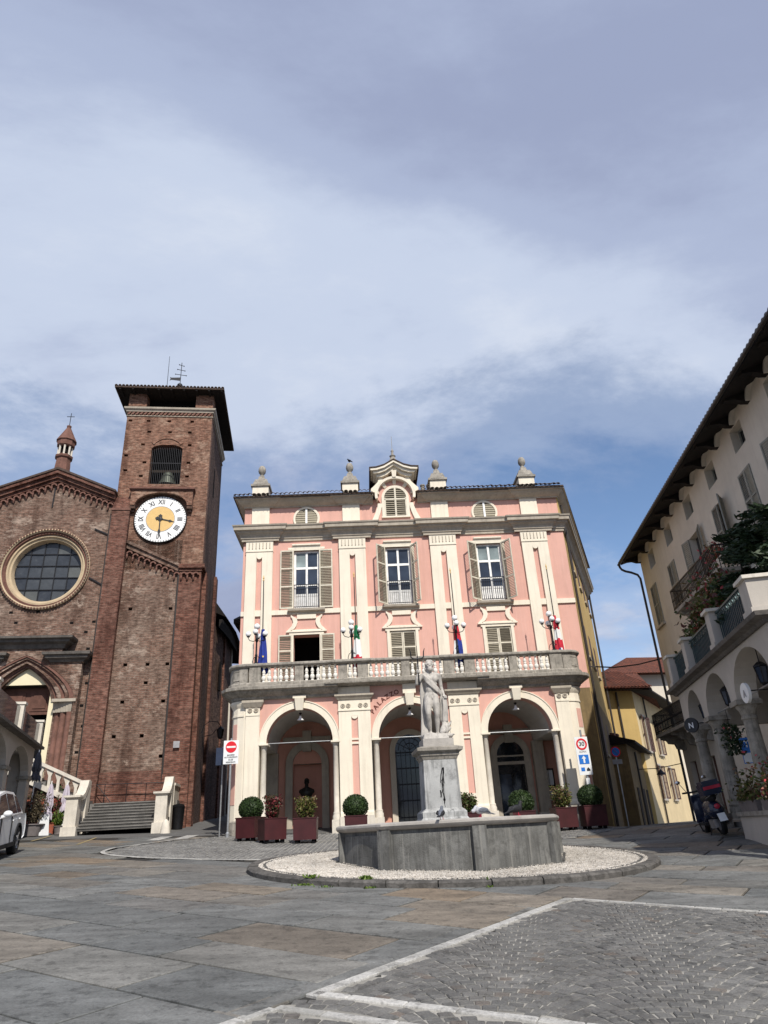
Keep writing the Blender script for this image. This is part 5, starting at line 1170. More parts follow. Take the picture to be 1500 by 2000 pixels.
# pilaster strips and aisle bay
build('pilaster_strip', M().box(-4.86, -4.0, -.30, .1, 1.6, 17.2).hexa([(-4.86, -.30, 17.2), (-4.0, -.30, 17.2), (-4.0, .1, 17.2), (-4.86, .1, 17.2)], [(-4.86, -.02, 18.0), (-4.0, -.02, 18.0), (-4.0, .1, 18.0), (-4.86, .1, 18.0)]), 'brick_red', ch)
build('pilaster_strip_cap', M().box(-4.9, -3.96, -.34, .1, 17.12, 17.24), 'terracotta', ch)
build('drainpipe', M().tube([(-4.93, -.09, 17.0), (-4.93, -.09, 2.6)], .05, 8), 'dark_pipe', ch); build('drainpipe', M().tube([(-1.36, -.08, 14.0), (-1.36, -.08, 4.2)], .05, 8), 'dark_pipe', ch)
rng = random.Random(8); hl = []
for z, xs_ in ((12.0, (-3.5, -1.62)), (9.3, (-3.45, -2.45, -1.55)), (8.45, (-2.45,)), (7.6, (-3.4, -1.6)), (6.1, (-3.6, -2.4)), (5.2, (-1.5,)), (4.0, (-2.7,))):
    for x in xs_: hl.append((x - .09, x + .09, z - .07, z + .07))
build('aisle_wall', M().wall(-4.0, -1.3, 1.6, 15.6, .0, .3, hl), 'brick_front', ch); build('aisle_backing', M().box(-4.6, -.4, .3, .35, 1.6, 15.6), 'dark_room', ch)
build('sloping_band', M().band([(-3.98, 15.52), (-1.32, 14.24)], [(-3.98, 15.36), (-1.32, 14.08)], -.24, 0).band([(-3.98, 15.36), (-1.32, 14.08)], [(-3.98, 15.12), (-1.32, 13.84)], -.14, 0), 'brick_front', ch)
for k in range(9):
    x = -3.80 + .295 * k; place('hanging_arch', ham, ch, (x, 0, 15.52 - (x + 3.98) * .48 - .62))
build('corner_strip', M().box(-1.31, -.26, -.16, .4, 1.6, 13.55), 'brick_red', ch); cb_ = build('corner_band', M().box(-1.34, -.22, -.20, .42, 13.86, 14.0).box(-1.36, -.10, -.30, .42, 14.0, 14.2).box(-1.31, -.26, -.14, .4, 13.55, 13.86), 'brick_red', ch)
for k in range(3): place('hanging_arch', ham, ch, (-1.07 + .29 * k, -.16, 13.62))
build('foot_course', M().box(-4.9, -4.0, -.42, -.3, 1.6, 4.2).box(-4.0, -1.31, -.1, 0, 1.6, 4.6).box(-1.33, -.2, -.26, -.16, 1.6, 4.4), 'brick_red', ch)
# tower
hl = []
for z, xs_ in ((22.7, (-4.6, -3.65, -2.55, -1.32)), (22.0, (-3.55, -2.45, -1.4)), (21.2, (-3.8, -1.35)), (20.5, (-4.6,)), (20.1, (-3.62, -1.34)), (19.6, (-4.55,)), (19.27, (-3.72, -1.36))):
    for x in xs_: hl.append((x - .10, x + .10, z - .065, z + .065))
BO = (-3.33, -1.70, 18.80)
tw = build('tower', M().wall(-4.80, -.25, 14.0, 23.45, .0, .5, hl + [(BO[0], BO[1], BO[2], 21.2)]), 'brick_tower', ch)
# segmental head of the bell opening
cxm = (BO[0] + BO[1]) / 2; hw = (BO[1] - BO[0]) / 2
tower_core = build('tower_core', M().box(-4.78, -.27, .5, .55, 14, 18.7).box(-4.78, -.27, .5, .55, 21.7, 23.4).box(-4.78, BO[0], .5, .55, 18.7, 21.7).box(BO[1], -.27, .5, .55, 18.7, 21.7), 'dark_room', tw)
m = M(); n = 12
pts = [(cxm - hw * cos(pi * k / n), 21.0 + .5 * sin(pi * k / n)) for k in range(n + 1)]
m.prism([(BO[0] - .0, 21.2 + .35), (BO[0], 21.0)] + pts[1:-1] + [(BO[1], 21.0), (BO[1], 21.2 + .35)], -.001, .5)
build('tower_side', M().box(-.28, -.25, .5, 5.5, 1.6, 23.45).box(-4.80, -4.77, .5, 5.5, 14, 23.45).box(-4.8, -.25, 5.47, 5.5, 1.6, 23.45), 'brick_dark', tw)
bw = build('bell_opening', M().ring(cxm, 20.72, hw + .03, hw + .2, -.04, .0, R(35), R(145), 14), 'brick_tower', tw)
build('arch_fill', M().prism([(BO[0] - .001, 21.201), (BO[0] - .001, 21.0), ] + [(cxm - hw * cos(pi * k / n), 20.92 + .30 * sin(pi * k / n)) for k in range(0, n + 1)] + [(BO[1] + .001, 21.0), (BO[1] + .001, 21.201)], .01, .45), 'brick_tower', bw)
build('bell_chamber', M().box(BO[0] - .3, BO[1] + .3, 1.9, 1.92, 18.5, 21.8).box(BO[0] - .3, BO[0] - .28, .5, 1.9, 18.5, 21.8).box(BO[1] + .28, BO[1] + .3, .5, 1.9, 18.5, 21.8).box(BO[0] - .3, BO[1] + .3, .5, 1.9, 21.7, 21.75), 'dark_room', bw)
g = M()
for k in range(17): x = BO[0] + .05 + (BO[1] - BO[0] - .1) * k / 16; g.box(x - .011, x + .011, .12, .14, 18.8, 21.2)
g.box(BO[0], BO[1], .11, .15, 20.1, 20.14); build('grille', g, 'iron', bw)
build('bell', M().lathe([(.5, 19.15), (.47, 19.25), (.36, 19.5), (.30, 19.75), (.22, 19.9), (.08, 19.95)], cxm, .9, 18), 'bell_bronze', bw, 40); build('bell_beam', M().box(BO[0] - .2, BO[1] + .2, .85, .95, 19.95, 20.1), 'dark_wood', bw)
# frieze, corner piers, roof
build('frieze', M().sweep([(0, 22.98), (.05, 22.98), (.05, 23.02), (.0, 23.02)], [(-4.80, 5.5), (-4.80, 0), (-.25, 0), (-.25, 5.5)]).sweep([(0, 23.26), (.06, 23.26), (.08, 23.34), (.16, 23.40), (.18, 23.50), (0, 23.52)], [(-4.80, 5.5), (-4.80, 0), (-.25, 0), (-.25, 5.5)]), 'cornice', tw)
tm = mesh_of('dentil', M().hexa([(-.10, -.09, 0), (.0, -.10, 0), (.0, 0, 0), (-.10, 0, 0)], [(-.02, -.09, .17), (.10, -.10, .17), (.10, 0, .17), (-.02, 0, .17)]), 'terracotta')
for k in range(21): place('dentil', tm, tw, (-4.68 + .215 * k, 0, 23.05))
for x0, x1, y0, y1 in ((-4.8, -3.85, 0, .9), (-1.2, -.25, 0, .9), (-4.8, -3.85, 4.6, 5.5), (-1.2, -.25, 4.6, 5.5)): build('corner_pier', M().box(x0, x1, y0, y1, 23.5, 24.5), 'brick_tower', tw)
build('loft_dark', M().box(-4.2, -.85, .7, 4.8, 23.46, 24.5), 'dark_room', tw)
ev = [(-5.46, -.62), (.36, -.62), (.36, 6.1), (-5.46, 6.1)]
tr = build('tower_roof', M().add([(x, y, 24.52) for x, y in ev] + [(-2.55, 2.74, 26.2)], [(0, 1, 4), (1, 2, 4), (2, 3, 4), (3, 0, 4)]).sweep([(-.05, 24.44), (.02, 24.44), (.02, 24.53), (-.05, 24.53)], ev, True), 'roof_dark', tw)
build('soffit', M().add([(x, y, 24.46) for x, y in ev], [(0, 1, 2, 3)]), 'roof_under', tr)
x = -5.4
tmw = M()
while x < .35:
    tmw.ring(x, 24.53, .05, .085, -.68, -.3, 0, pi, 6); x += .19
o = build('eave_tiles', tmw, 'roof_dark', tr); o['kind'] = 'stuff'
for k in range(9): x = -5.2 + .68 * k; build('rafter', M().hexa([(x - .05, -.6, 24.36), (x + .05, -.6, 24.36), (x + .05, .3, 24.40), (x - .05, .3, 24.40)], [(x - .05, -.6, 24.46), (x + .05, -.6, 24.46), (x + .05, .3, 24.5), (x - .05, .3, 24.5)]), 'roof_under', tr)
vn = build('weather_vane', M().tube([(-2.52, 1.8, 25.5), (-2.52, 1.8, 28.05)], .02, 6), 'iron', tr)
build('orb', M().ball((-2.52, 1.8, 26.35), .17, 12, 8), 'iron', vn, 60)
cr2 = M()
for z, h in ((27.15, .32), (27.5, .22), (27.85, .14)): cr2.tube([(-2.52 - h, 1.8, z + .05), (-2.52 + h, 1.8, z - .05)], .017, 6).ball((-2.52 - h, 1.8, z + .05), .035, 6, 5).ball((-2.52 + h, 1.8, z - .05), .035, 6, 5)
build('cross_arms', cr2, 'iron', vn); build('vane_flag', M().prism([(-2.53, 26.72), (-3.05, 26.78), (-3.14, 26.72), (-3.1, 26.86), (-3.14, 26.98), (-3.05, 26.93), (-2.53, 26.96)], 1.79, 1.81), 'iron', vn); build('lightning_rod', M().tube([(-3.25, 1.8, 25.3), (-3.28, 1.8, 28.5)], [.02, .012], 6), 'iron', tr)
# clock under its brick hood
CX, CZ, CR = -2.49, 16.73, 1.29
n = 16; ap = [(CX - 1.30 * cos(pi * k / n), 17.42 + .72 * sin(pi * k / n)) for k in range(n + 1)]
hd = build('clock_hood', M().prism([(-4.02, 18.30), (-4.02, 17.42)] + ap + [(-.93, 17.42), (-.93, 18.30)], -.34, .0), 'brick_tower', tw)
build('hood_ledge', M().box(-4.12, -.84, -.46, 0, 18.30, 18.40).box(-4.06, -.9, -.39, 0, 18.24, 18.30), 'terracotta', hd)
for x in (-3.9, -1.06): build('corbel', M().box(x - .13, x + .13, -.3, 0, 17.24, 17.42).box(x - .09, x + .09, -.16, 0, 17.1, 17.24), 'brick_dark', hd)
ck = build('clock', M().lathey([(CR + .03, -.02), (CR + .03, -.10), (CR, -.12), (CR - .02, -.10)], CX, CZ, 48), 'iron', tw)
disc = lambda r, y, n=48: M().add([(CX + r * cos(2 * pi * k / n), y, CZ + r * sin(2 * pi * k / n)) for k in range(n)], [tuple(range(n))])
build('dial', disc(CR - .01, -.10), 'clock_white', ck); build('dial_centre', disc(.70, -.106), 'clock_gold', ck); build('dial_ring', M().lathey([(.70, -.104), (.70, -.110), (.725, -.110), (.725, -.104)], CX, CZ, 40), 'sign_grey', ck)
for k, nm in enumerate(['XII', 'I', 'II', 'III', 'IIII', 'V', 'VI', 'VII', 'VIII', 'IX', 'X', 'XI']):
    a = pi / 2 - 2 * pi * k / 12
    me = text_mesh(nm, .36, .008); me.materials.clear(); me.materials.append(MATS['clock_ink'])
    place('numeral', me, ck, (CX + .955 * cos(a), -.108, CZ + .955 * sin(a)), rot=(pi / 2, pi / 2 - a, 0), scale=(.80, 1.0, 1))
tk = M()
for k in range(60):
    a = 2 * pi * k / 60; r0 = CR - .09 if k % 5 else CR - .12; tk.bar((CX + r0 * cos(a), -.108, CZ + r0 * sin(a)), (CX + (CR - .03) * cos(a), -.108, CZ + (CR - .03) * sin(a)), .03, .01)
build('minute_marks', tk, 'clock_ink', ck)
def hand(a, ln, name, y):
    h = M().prism([(-.03, -.05), (-.028, ln * .55), (-.07, ln * .66), (-.02, ln * .8), (0, ln), (.02, ln * .8), (.07, ln * .66), (.028, ln * .55), (.03, -.05)], y, y + .012); h.prism([(0, -.26), (-.11, -.16), (-.05, -.1), (-.14, 0), (0, .13), (.14, 0), (.05, -.1), (.11, -.16)], y - .002, y + .012)
    h.xf(Matrix.Translation((CX, 0, CZ)) @ Matrix.Rotation(a, 4, 'Y')); build(name, h, 'sign_black', ck)
hand(R(180), 1.05, 'minute_hand', -.16); hand(R(103), .76, 'hour_hand', -.135); build('boss', M().lathey([(.0001, -.18), (.07, -.17), (.08, -.11)], CX, CZ, 16), 'sign_black', ck)
# right flank of church behind the tower
build('flank_strip', M().box(-.27, -.06, .4, 1.1, 1.6, 14.0).box(-.27, -.1, 4.9, 5.55, 1.6, 15.4), 'brick_red', tw)
for y, z, h in ((2.2, 9.3, 1.3), (2.1, 19.2, 1.7)): build('slit_window', M().box(-.27, -.235, y, y + .35, z, z + h), 'dark_room', tw)
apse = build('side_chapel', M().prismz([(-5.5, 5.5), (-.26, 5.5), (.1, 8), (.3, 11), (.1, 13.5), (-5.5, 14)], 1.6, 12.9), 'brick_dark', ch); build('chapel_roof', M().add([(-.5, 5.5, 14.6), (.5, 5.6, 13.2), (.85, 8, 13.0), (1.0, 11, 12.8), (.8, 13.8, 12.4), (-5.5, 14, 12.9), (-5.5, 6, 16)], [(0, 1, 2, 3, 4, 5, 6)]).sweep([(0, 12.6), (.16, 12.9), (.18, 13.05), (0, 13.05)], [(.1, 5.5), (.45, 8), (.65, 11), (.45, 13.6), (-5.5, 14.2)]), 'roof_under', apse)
build('sacristy_wall', M().box(-2.0, 2.4, 17, 19, 1.6, 10.4).box(-.3, .25, 13.5, 17, 1.6, 9.5), 'brick_dark', ch); build('sacristy_roof', M().prismx([(16.6, 10.35), (16.6, 10.5), (18, 11.2), (19.4, 10.4)], -2.2, 2.7), 'roof_under', ch)
build('chapel_strip', M().box(-.1, .22, 8.3, 8.9, 1.6, 12.8), 'brick_red', apse); build('downpipe', M().tube([(.33, 11.3, 12.8), (.33, 11.3, 2.5)], .06, 8), 'light_stone', apse); build('chapel_window', M().box(.06, .14, 7.0, 7.5, 9.4, 11.0), 'dark_room', apse)
# portal
def pointed(w, h, zs, n=14):
    out = []
    for k in range(2 * n + 1):
        u = -cos(pi * k / (2 * n)); t = abs(u); out.append((NC + u * w, zs + h * (.55 * sqrt(max(0, 1 - t * t)) + .45 * (1 - t))))
    return out
ps = pointed(2.28, 2.0, 7.75)
po = build('portal', M().prism([(NC - 2.45, 9.38), (NC - 2.45, 4.0), (NC - 2.28, 4.0)] + ps + [(NC + 2.28, 4.0), (NC + 2.45, 4.0), (NC + 2.45, 9.38)] + [(NC + 1.5, 9.38), (NC + 1.5, 10.02), (NC - 1.5, 10.02), (NC - 1.5, 9.38)], -.42, 0), 'brick_front', ch)
dims = [(2.28, 2.0, -.40), (2.08, 1.92, -.34), (1.90, 1.84, -.22), (1.70, 1.74, -.27), (1.52, 1.66, -.12), (1.36, 1.57, -.08), (1.22, 1.49, .05)]
for i in range(len(dims) - 1):
    (w0, h0, y0), (w1, h1, _) = dims[i], dims[i + 1]
    build('arch_moulding', M().band([(NC - w0, 7.75)] + pointed(w0, h0, 7.75) + [(NC + w0, 7.75)], [(NC - w1, 7.75)] + pointed(w1, h1, 7.75) + [(NC + w1, 7.75)], y0, .3), ['terracotta', 'brick_front', 'terracotta', 'brick_front', 'terracotta', 'brick_dark'][i], po)
for s in (-1, 1):
    for w, r, y, mt_ in ((2.14, .13, -.22, 'terracotta'), (1.84, .14, -.08, 'terracotta'), (1.56, .13, .06, 'terracotta')): build('jamb_shaft', M().lathe([(r + .04, 4.2), (r + .03, 4.5), (r, 4.55), (r, 7.2)], NC + s * w, y, 12), mt_, po, 40)
    build('jamb', M().box(*sorted((NC + s * 1.4, NC + s * 2.28)), .1, .3, 4.0, 7.75), 'brick_red', po)
    cpm = M()
    for k in range(7): x = NC + s * (1.45 + .12 * k); cpm.frustum(x, -.28 + .03 * (6 - k), 7.2, 7.62, .1, .1, .16, .22)
    build('capital', cpm.box(*sorted((NC + s * 1.38, NC + s * 2.4)), -.48, .2, 7.62, 7.75), 'cornice', po)
    build('cream_jamb', M().box(*sorted((NC + s * 1.12, NC + s * 1.40)), .02, .8, 4.0, 8.6), 'lunette', po)
build('hood_cornice', M().sweep([(0, 10.02), (.06, 10.02), (.1, 10.12), (.14, 10.2), (.32, 10.28), (.34, 10.38), (.48, 10.42), (.5, 10.52), (0, 10.56)], [(NC - 1.52, 0), (NC - 1.52, -.42), (NC + 1.52, -.42), (NC + 1.52, 0)]), 'dark_stone', po)
for s in (-1, 1):
    a, b = sorted((NC + s * 1.12, NC + s * 2.47)); build('shoulder_cornice', M().sweep([(0, 9.38), (.06, 9.38), (.1, 9.46), (.24, 9.54), (.26, 9.64), (.36, 9.68), (.38, 9.80), (0, 9.84)], [(a, 0), (a, -.44), (b, -.44), (b, 0)]), 'dark_stone', po)
lp2 = pointed(1.12, 1.2, 7.85)
build('lunette', M().prism([(NC - 1.3, 8.50)] + [(x, max(z, 8.5)) for x, z in pointed(1.34, 1.56, 7.75)] + [(NC + 1.3, 8.50)], .10, .2), 'lunette', po)
dr = build('door', M().box(NC - 1.15, NC + 1.15, .55, .6, 7.25, 8.5), 'door_wood', po)
for x0, x1 in ((NC - 1.05, NC - .1), (NC + .15, NC + .95)): build('door_panel', M().sweep([(0, 0), (.05, 0), (.05, .001), (0, .002)], [(0, 0), (.01, 0)]) if False else M().box(x0, x1, .52, .55, 7.4, 8.25).box(x0 + .12, x1 - .12, .49, .52, 7.52, 8.13), 'door_wood', dr)
build('door_leaf', M().box(NC - 1.15, NC - .05, .56, .62, 4.6, 7.25), 'door_wood', dr); build('dark_interior', M().box(NC - 1.2, NC + 1.2, .885, .895, 4.0, 8.55), 'black', po)
build('door_lintel', M().box(NC - 1.15, NC + 1.15, .3, .55, 8.44, 8.5), 'dark_wood', dr)
for x, z in ((-5.1, 11.4), (-6.1, 11.35), (-8.6, 11.4), (-5.2, 10.1), (-5.05, 8.5), (-5.15, 7.5), (-4.98, 6.6), (-5.1, 5.5), (-5.4, 10.9), (-8.9, 11.9), (-7.7, 11.92)): build('putlog_hole', M().box(x - .08, x + .08, -.012, .02, z - .055, z + .055), 'dark_room', ch)
build('iron_tie', M().box(-7.90, -7.84, -.04, 0, 17.4, 18.5), 'iron', ch)
for a, b in (((-5.65, 16.2), (-4.9, 15.85)), ((-5.6, 13.6), (-4.9, 13.2))): build('iron_tie', M().bar((a[0], -.04, a[1]), (b[0], -.04, b[1]), .06), 'iron', ch)
build('stone_plaque', M().box(-.95, -.68, -.285, -.255, 5.5, 5.78), 'sign_grey', ch)

# ---------------------------------------------------------------- stairs to the church
sb = 2.05
sr = thing('church_stairs', 'dark stone stairs with white balustrades climbing to the church door', 'stairs', (-9, 32, sb), R(8))
for k in range(9):
    y0 = -3.35 + .27 * k; z1 = 2.26 + .118 * (k + 1); build('step', M().box(-3.78, -.95, y0, y0 + .32, z1 - .09, z1 - .045).box(-3.78, -.95, y0 - .035, y0 + .32, z1 - .045, z1).box(-3.78, -.95, y0 + .015, y0 + .32, z1 - .125, z1 - .09), 'steps_stone', sr)
    if k: build('step_core', M().box(-3.77, -.97, y0 + .03, -.9, z1 - .25, z1 - .12), 'steps_stone', sr)
build('landing', M().box(-4.3, -.5, -.95, -.02, 1.9, 3.32), 'steps_stone', sr)
for k in range(15):
    x1 = -4.05 - .28 * k; z1 = 3.32 + .13 * (k + 1); build('upper_step', M().box(x1 - .3, x1, -1.45, -.05, z1 - .14, z1), 'steps_stone', sr)
build('upper_wall', M().prism([(-4.1, 2.0), (-4.1, 3.3), (-8.4, 5.25), (-12, 5.25), (-12, 2.0)], -1.5, -1.42), 'brick_dark', sr)
def pedestal(x0, x1, y0, y1, zt):
    p = build('pedestal', M().box(x0, x1, y0, y1, 2.4, zt - .14), 'light_stone', sr); build('pedestal_base', M().box(x0 - .06, x1 + .06, y0 - .06, y1 + .06, 1.9, 2.42), 'light_stone', p)
    build('pedestal_cap', M().frustum((x0 + x1) / 2, (y0 + y1) / 2, zt - .14, zt - .07, x1 - x0, y1 - y0, x1 - x0 + .16, y1 - y0 + .16).box(x0 - .09, x1 + .09, y0 - .09, y1 + .09, zt - .07, zt), 'light_stone', p); return p
pedestal(-4.24, -3.80, -3.45, -3.0, 3.52); pedestal(-.93, -.49, -3.45, -3.0, 3.52)
for x0, x1 in ((-4.19, -3.85), (-.88, -.54)):
    build('swept_coping', M().prismx([(-3.05, 3.50), (-2.75, 3.52), (-2.4, 3.68), (-2.15, 3.95), (-2.05, 4.15), (-1.85, 4.18), (-1.85, 3.95), (-2.0, 3.80), (-2.3, 3.45), (-3.05, 3.34)], x0, x1), 'light_stone', sr)
    build('upper_pier', M().box(x0 + .02, x1 - .02, -2.05, -1.6, 2.0, 4.16), 'light_stone', sr)
    build('flank_wall', M().box(x0 + .08, x1 - .08, -3.0, -2.05, 2.0, 3.0), 'light_stone', sr)
build('parapet', M().box(-.82, -.54, -1.6, -.3, 3.1, 3.85).box(-.86, -.50, -1.6, -.3, 3.85, 3.95), 'light_stone', sr); build('parapet_base', M().box(-.78, -.58, -2.0, -.3, 1.9, 3.1), 'brick_dark', sr)
for k in range(5): build('stair_baluster', M().lathe([(.06, 2.95), (.05, 3.0), (.075, 3.12), (.04, 3.3), (.06, 3.42)], -4.02, -2.95 + .2 * k, 8), 'light_stone', sr, 40)
sl = .46; zt = lambda x: 4.16 + (-4.2 - x) * sl
build('balustrade_coping', M().band([(-4.1, zt(-4.1)), (-8.2, zt(-8.2))], [(-4.1, zt(-4.1) - .13), (-8.2, zt(-8.2) - .13)], -1.62, -1.36), 'light_stone', sr); build('balustrade_foot', M().band([(-4.2, zt(-4.2) - .80), (-8.2, zt(-8.2) - .80)], [(-4.2, zt(-4.2) - 1.0), (-8.2, zt(-8.2) - 1.0)], -1.6, -1.38), 'light_stone', sr)
for k in range(10):
    x = -4.5 - .36 * k; build('arched_baluster', M().box(x - .055, x + .055, -1.54, -1.44, zt(x) - .82, zt(x) - .36).frustum(x, -1.49, zt(x) - .36, zt(x) - .1, .12, .1, .34, .12), 'light_stone', sr)
build('handrail', M().tube([(-3.95, -.5, 4.1), (-.95, -.5, 4.05)], .018, 6).tube([(-2.7, -.5, 3.3), (-2.7, -.5, 4.08)], .015, 6).tube([(-1.9, -.5, 3.3), (-1.9, -.5, 4.07)], .015, 6).tube([(-3.6, -.5, 3.3), (-3.6, -.5, 4.09)], .015, 6).tube([(-3.95, -.5, 4.1), (-3.3, -.5, 3.35)], .015, 6), 'iron', sr)
bo = build('guard_stone', M().lathe([(.2, 1.95), (.17, 2.2), (.12, 2.42), (.03, 2.52)], -.45, -3.6, 10), 'light_stone', sr, 50)
# ---------------------------------------------------------------- tall house on the right; local x runs towards the viewer, y into the house
def leafball(n, c, r, size, sc=(1, 1, 1), inner=.55, flat=.3):
    m = M()
    def smp():
        d = Vector((random.gauss(0, 1), random.gauss(0, 1), random.gauss(0, 1))).normalized(); q = r * (inner + (1 - inner) * random.random() ** .5)
        return (c[0] + d.x * q * sc[0], c[1] + d.y * q * sc[1], c[2] + d.z * q * sc[2]), d
    return m.leaves(n, smp, size, flat)
RO = (7.9, 18.0)
rh = thing('tall_house', 'tall shaded beige house with shutters and broad dark eaves', 'house', (RO[0], RO[1], 1.2), R(-(90 + 4.5)))
D = 3.0
sx = lambda s: -s
att = [(s - .42, s + .42, 11.66, 12.42) for s in (-4.8, -2.2, .45, 2.95, 5.52, 8.2, 10.9)]
uw = [(.25, 1.15, 9.2, 11.0), (2.62, 3.62, 9.2, 11.0), (5.2, 6.2, 9.2, 11.0), (8.2, 9.15, 9.2, 11.0), (11.05, 11.95, 9.2, 11.0), (-2.3, -1.35, 9.2, 11.0), (-5.2, -4.2, 9.2, 11.0)]
lw = [(10.3, 11.2, 6.1, 7.6), (7.4, 8.3, 6.0, 7.7), (11.2, 12.0, 1.4, 3.6), (9.0, 9.8, 1.4, 3.6)]
hl = [(-b, -a, c, d) for a, b, c, d in att + uw + lw]
build('wall', M().wall(-12.6, 9.0, .9, 12.8, D, D + .4, hl), 'beige_wall', rh); build('far_wall', M().box(-12.6, -12.2, D + .4, D + 7, .9, 12.8), 'beige_wall', rh); build('dark_core', M().box(-12.15, 9.0, D + .6, D + .7, .9, 12.75), 'dark_room', rh)
for a, b, c, d in att:
    f = build('attic_window', M().box(-b - .02, -a + .02, D + .30, D + .34, c, d), 'glass', rh); build('frame', M().box(-a - .06, -a, D + .26, D + .3, c, d).box(-b, -b + .06, D + .26, D + .3, c, d).box(-b + .06, -a - .06, D + .26, D + .3, d - .06, d).box(-b + .06, -a - .06, D + .26, D + .3, c, c + .3), 'shutter_grey', f)
for i, (a, b, c, d) in enumerate(uw):
    f = build('window', M().box(-b - .05, -a + .05, D + .25, D + .28, c, d), 'glass', rh); build('sill', M().box(-b - .1, -a + .1, D - .12, D + .1, c - .1, c), 'cornice', f); w = (b - a) / 2
    mats = ('shutter_grey', 'shutter_grey')
    if i in (0, 3, 4, 6): shutter(f, (-b + .01, D - .01), w - .015, c, d, 0, (0, .5, 1), mats); shutter(f, (-a - .01, D - .01), w - .015, c, d, pi, (0, .5, 1), mats)
    elif i == 1: shutter(f, (-b + .01, D - .01), w - .015, c, d, 0, (0, .5, 1), mats); shutter(f, (-a, D - .02), w, c, d, -R(35), (0, .5, 1), mats)
    else: shutter(f, (-b, D - .03), w, c, d, pi + R(12), (0, .5, 1), mats); shutter(f, (-a, D - .03), w, c, d, -R(12), (0, .5, 1), mats)
for a, b, c, d in lw: build('lower_window', M().box(-b - .05, -a + .05, D + .2, D + .24, c, d), 'door_wood' if c < 2 else 'glass', rh)
# broad eaves on shaped brackets
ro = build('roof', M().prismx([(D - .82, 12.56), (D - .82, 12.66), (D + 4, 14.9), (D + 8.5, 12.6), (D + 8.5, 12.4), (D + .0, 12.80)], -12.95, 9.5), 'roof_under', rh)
tl_ = M(); x = -12.95
while x < 9.5:
    tl_.ring(x, 0, .055, .09, 0, .55, 0, pi, 5); o = len(tl_.v) - 24
    for i in range(o, len(tl_.v)):
        q = tl_.v[i]; tl_.v[i] = (q[0], D - .90 + q[1], 12.65 + q[2] + q[1] * .44)
    x += .2
o = build('roof_tiles', tl_, 'roof_dark', ro); o['kind'] = 'stuff'
for k in range(17):
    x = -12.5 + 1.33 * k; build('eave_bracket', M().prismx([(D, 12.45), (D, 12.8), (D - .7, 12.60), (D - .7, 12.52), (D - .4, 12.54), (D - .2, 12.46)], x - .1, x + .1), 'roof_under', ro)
for k in range(17): x = -12.5 + 1.33 * k; build('cove_bay', M().ring(x + .665, 12.25, .56, .64, D - .14, D, R(20), R(160), 10), 'beige_wall', rh)
build('gutter', M().tube([(-12.95, D - .92, 12.58), (9.5, D - .92, 12.58)], .06, 8), 'dark_pipe', ro)
build('downpipe', M().tube([(-12.85, D - .92, 12.55), (-12.85, D - .90, 12.42), (-12.84, D - .84, 12.3), (-12.82, D - .7, 12.2), (-12.78, D - .45, 12.1), (-12.74, D - .2, 11.95), (-12.72, D - .12, 11.75), (-12.72, D - .1, 1.3)], .055, 8), 'dark_pipe', rh)
def iron_balcony(parent, x0, x1, y0, y1, z0, h, nm='balcony'):
    b = build(nm, M().box(x0, x1, y0, y1, z0, z0 + .12), 'grey_stone', parent); g = M()
    for x in (x0, x1): g.box(x - .02, x + .02, y0, y1, z0 + h, z0 + h + .04)
    g.box(x0, x1, y0, y0 + .04, z0 + h, z0 + h + .04); g.box(x0, x1, y0, y0 + .03, z0 + .2, z0 + .23); n = int((x1 - x0) / .12)
    for k in range(n + 1): x = x0 + (x1 - x0) * k / n; g.box(x - .011, x + .011, y0, y0 + .025, z0 + .12, z0 + h); g.ring(x, z0 + h * .55, .03, .045, y0, y0 + .02, 0, 2 * pi, 6)
    for k in range(int((y1 - y0) / .12)): y = y0 + .12 * k; g.box(x0 - .011, x0 + .011, y, y + .022, z0 + .12, z0 + h); g.box(x1 - .011, x1 + .011, y, y + .022, z0 + .12, z0 + h)
    build('railing', g, 'iron', b)
    for x in (x0 + .3, (x0 + x1) / 2, x1 - .3): build('bracket', M().prismx([(y1, z0 - .55), (y1, z0), (y0 + .08, z0), (y0 + .1, z0 - .1), (y0 + .3, z0 - .14), (y0 + .36, z0 - .26), (y0 + .6, z0 - .30), (y0 + .66, z0 - .48)], x - .09, x + .09), 'grey_stone', b)
    return b
iron_balcony(rh, -6.6, -2.0, D - 1.0, D, 8.30, .85); iron_balcony(rh, -12.4, -8.4, D - 1.0, D, 4.62, .9)
build('balcony', M().box(.0, 6, D - 1.1, D, 8.35, 8.5), 'grey_stone', rh)

# ---------------------------------------------------------------- arcade with a roof terrace before the tall house
ar = thing('arcade_terrace', 'shaded arcade of stone columns carrying a balustraded roof terrace', 'arcade', (RO[0], RO[1], 1.0), R(-(90 + 9)))
cs = [-2.2, -.18, 2.3, 5.15]                        # column positions (x)
mids = [((cs[i] + cs[i + 1]) / 2, (cs[i + 1] - cs[i]) / 2 - .22) for i in range(3)]
p = [(-2.62, 4.84), (-2.62, 3.86)]
for c, r in mids:
    n = 16; p += [(c - r, 3.86)] + [(c - r * cos(pi * k / n), 3.86 + .86 * sin(pi * k / n)) for k in range(1, n)] + [(c + r, 3.86)]
p += [(5.4, 3.86), (5.4, 4.84)]
build('arch_wall', M().prism(p, 0, .46), 'white_plaster', ar)
build('end_wall', M().prism([(-.0, 4.84), (-.0, 3.9), (.55, 3.9)] + [(1.45 - .9 * cos(pi * k / 12), 3.9 + .8 * sin(pi * k / 12)) for k in range(1, 12)] + [(2.35, 3.9), (3.2, 3.9), (3.2, 4.84)], 0, .4).xf(Matrix.Translation((5.38, .02, 0)) @ Matrix.Rotation(pi / 2, 4, 'Z')), 'white_plaster', ar)
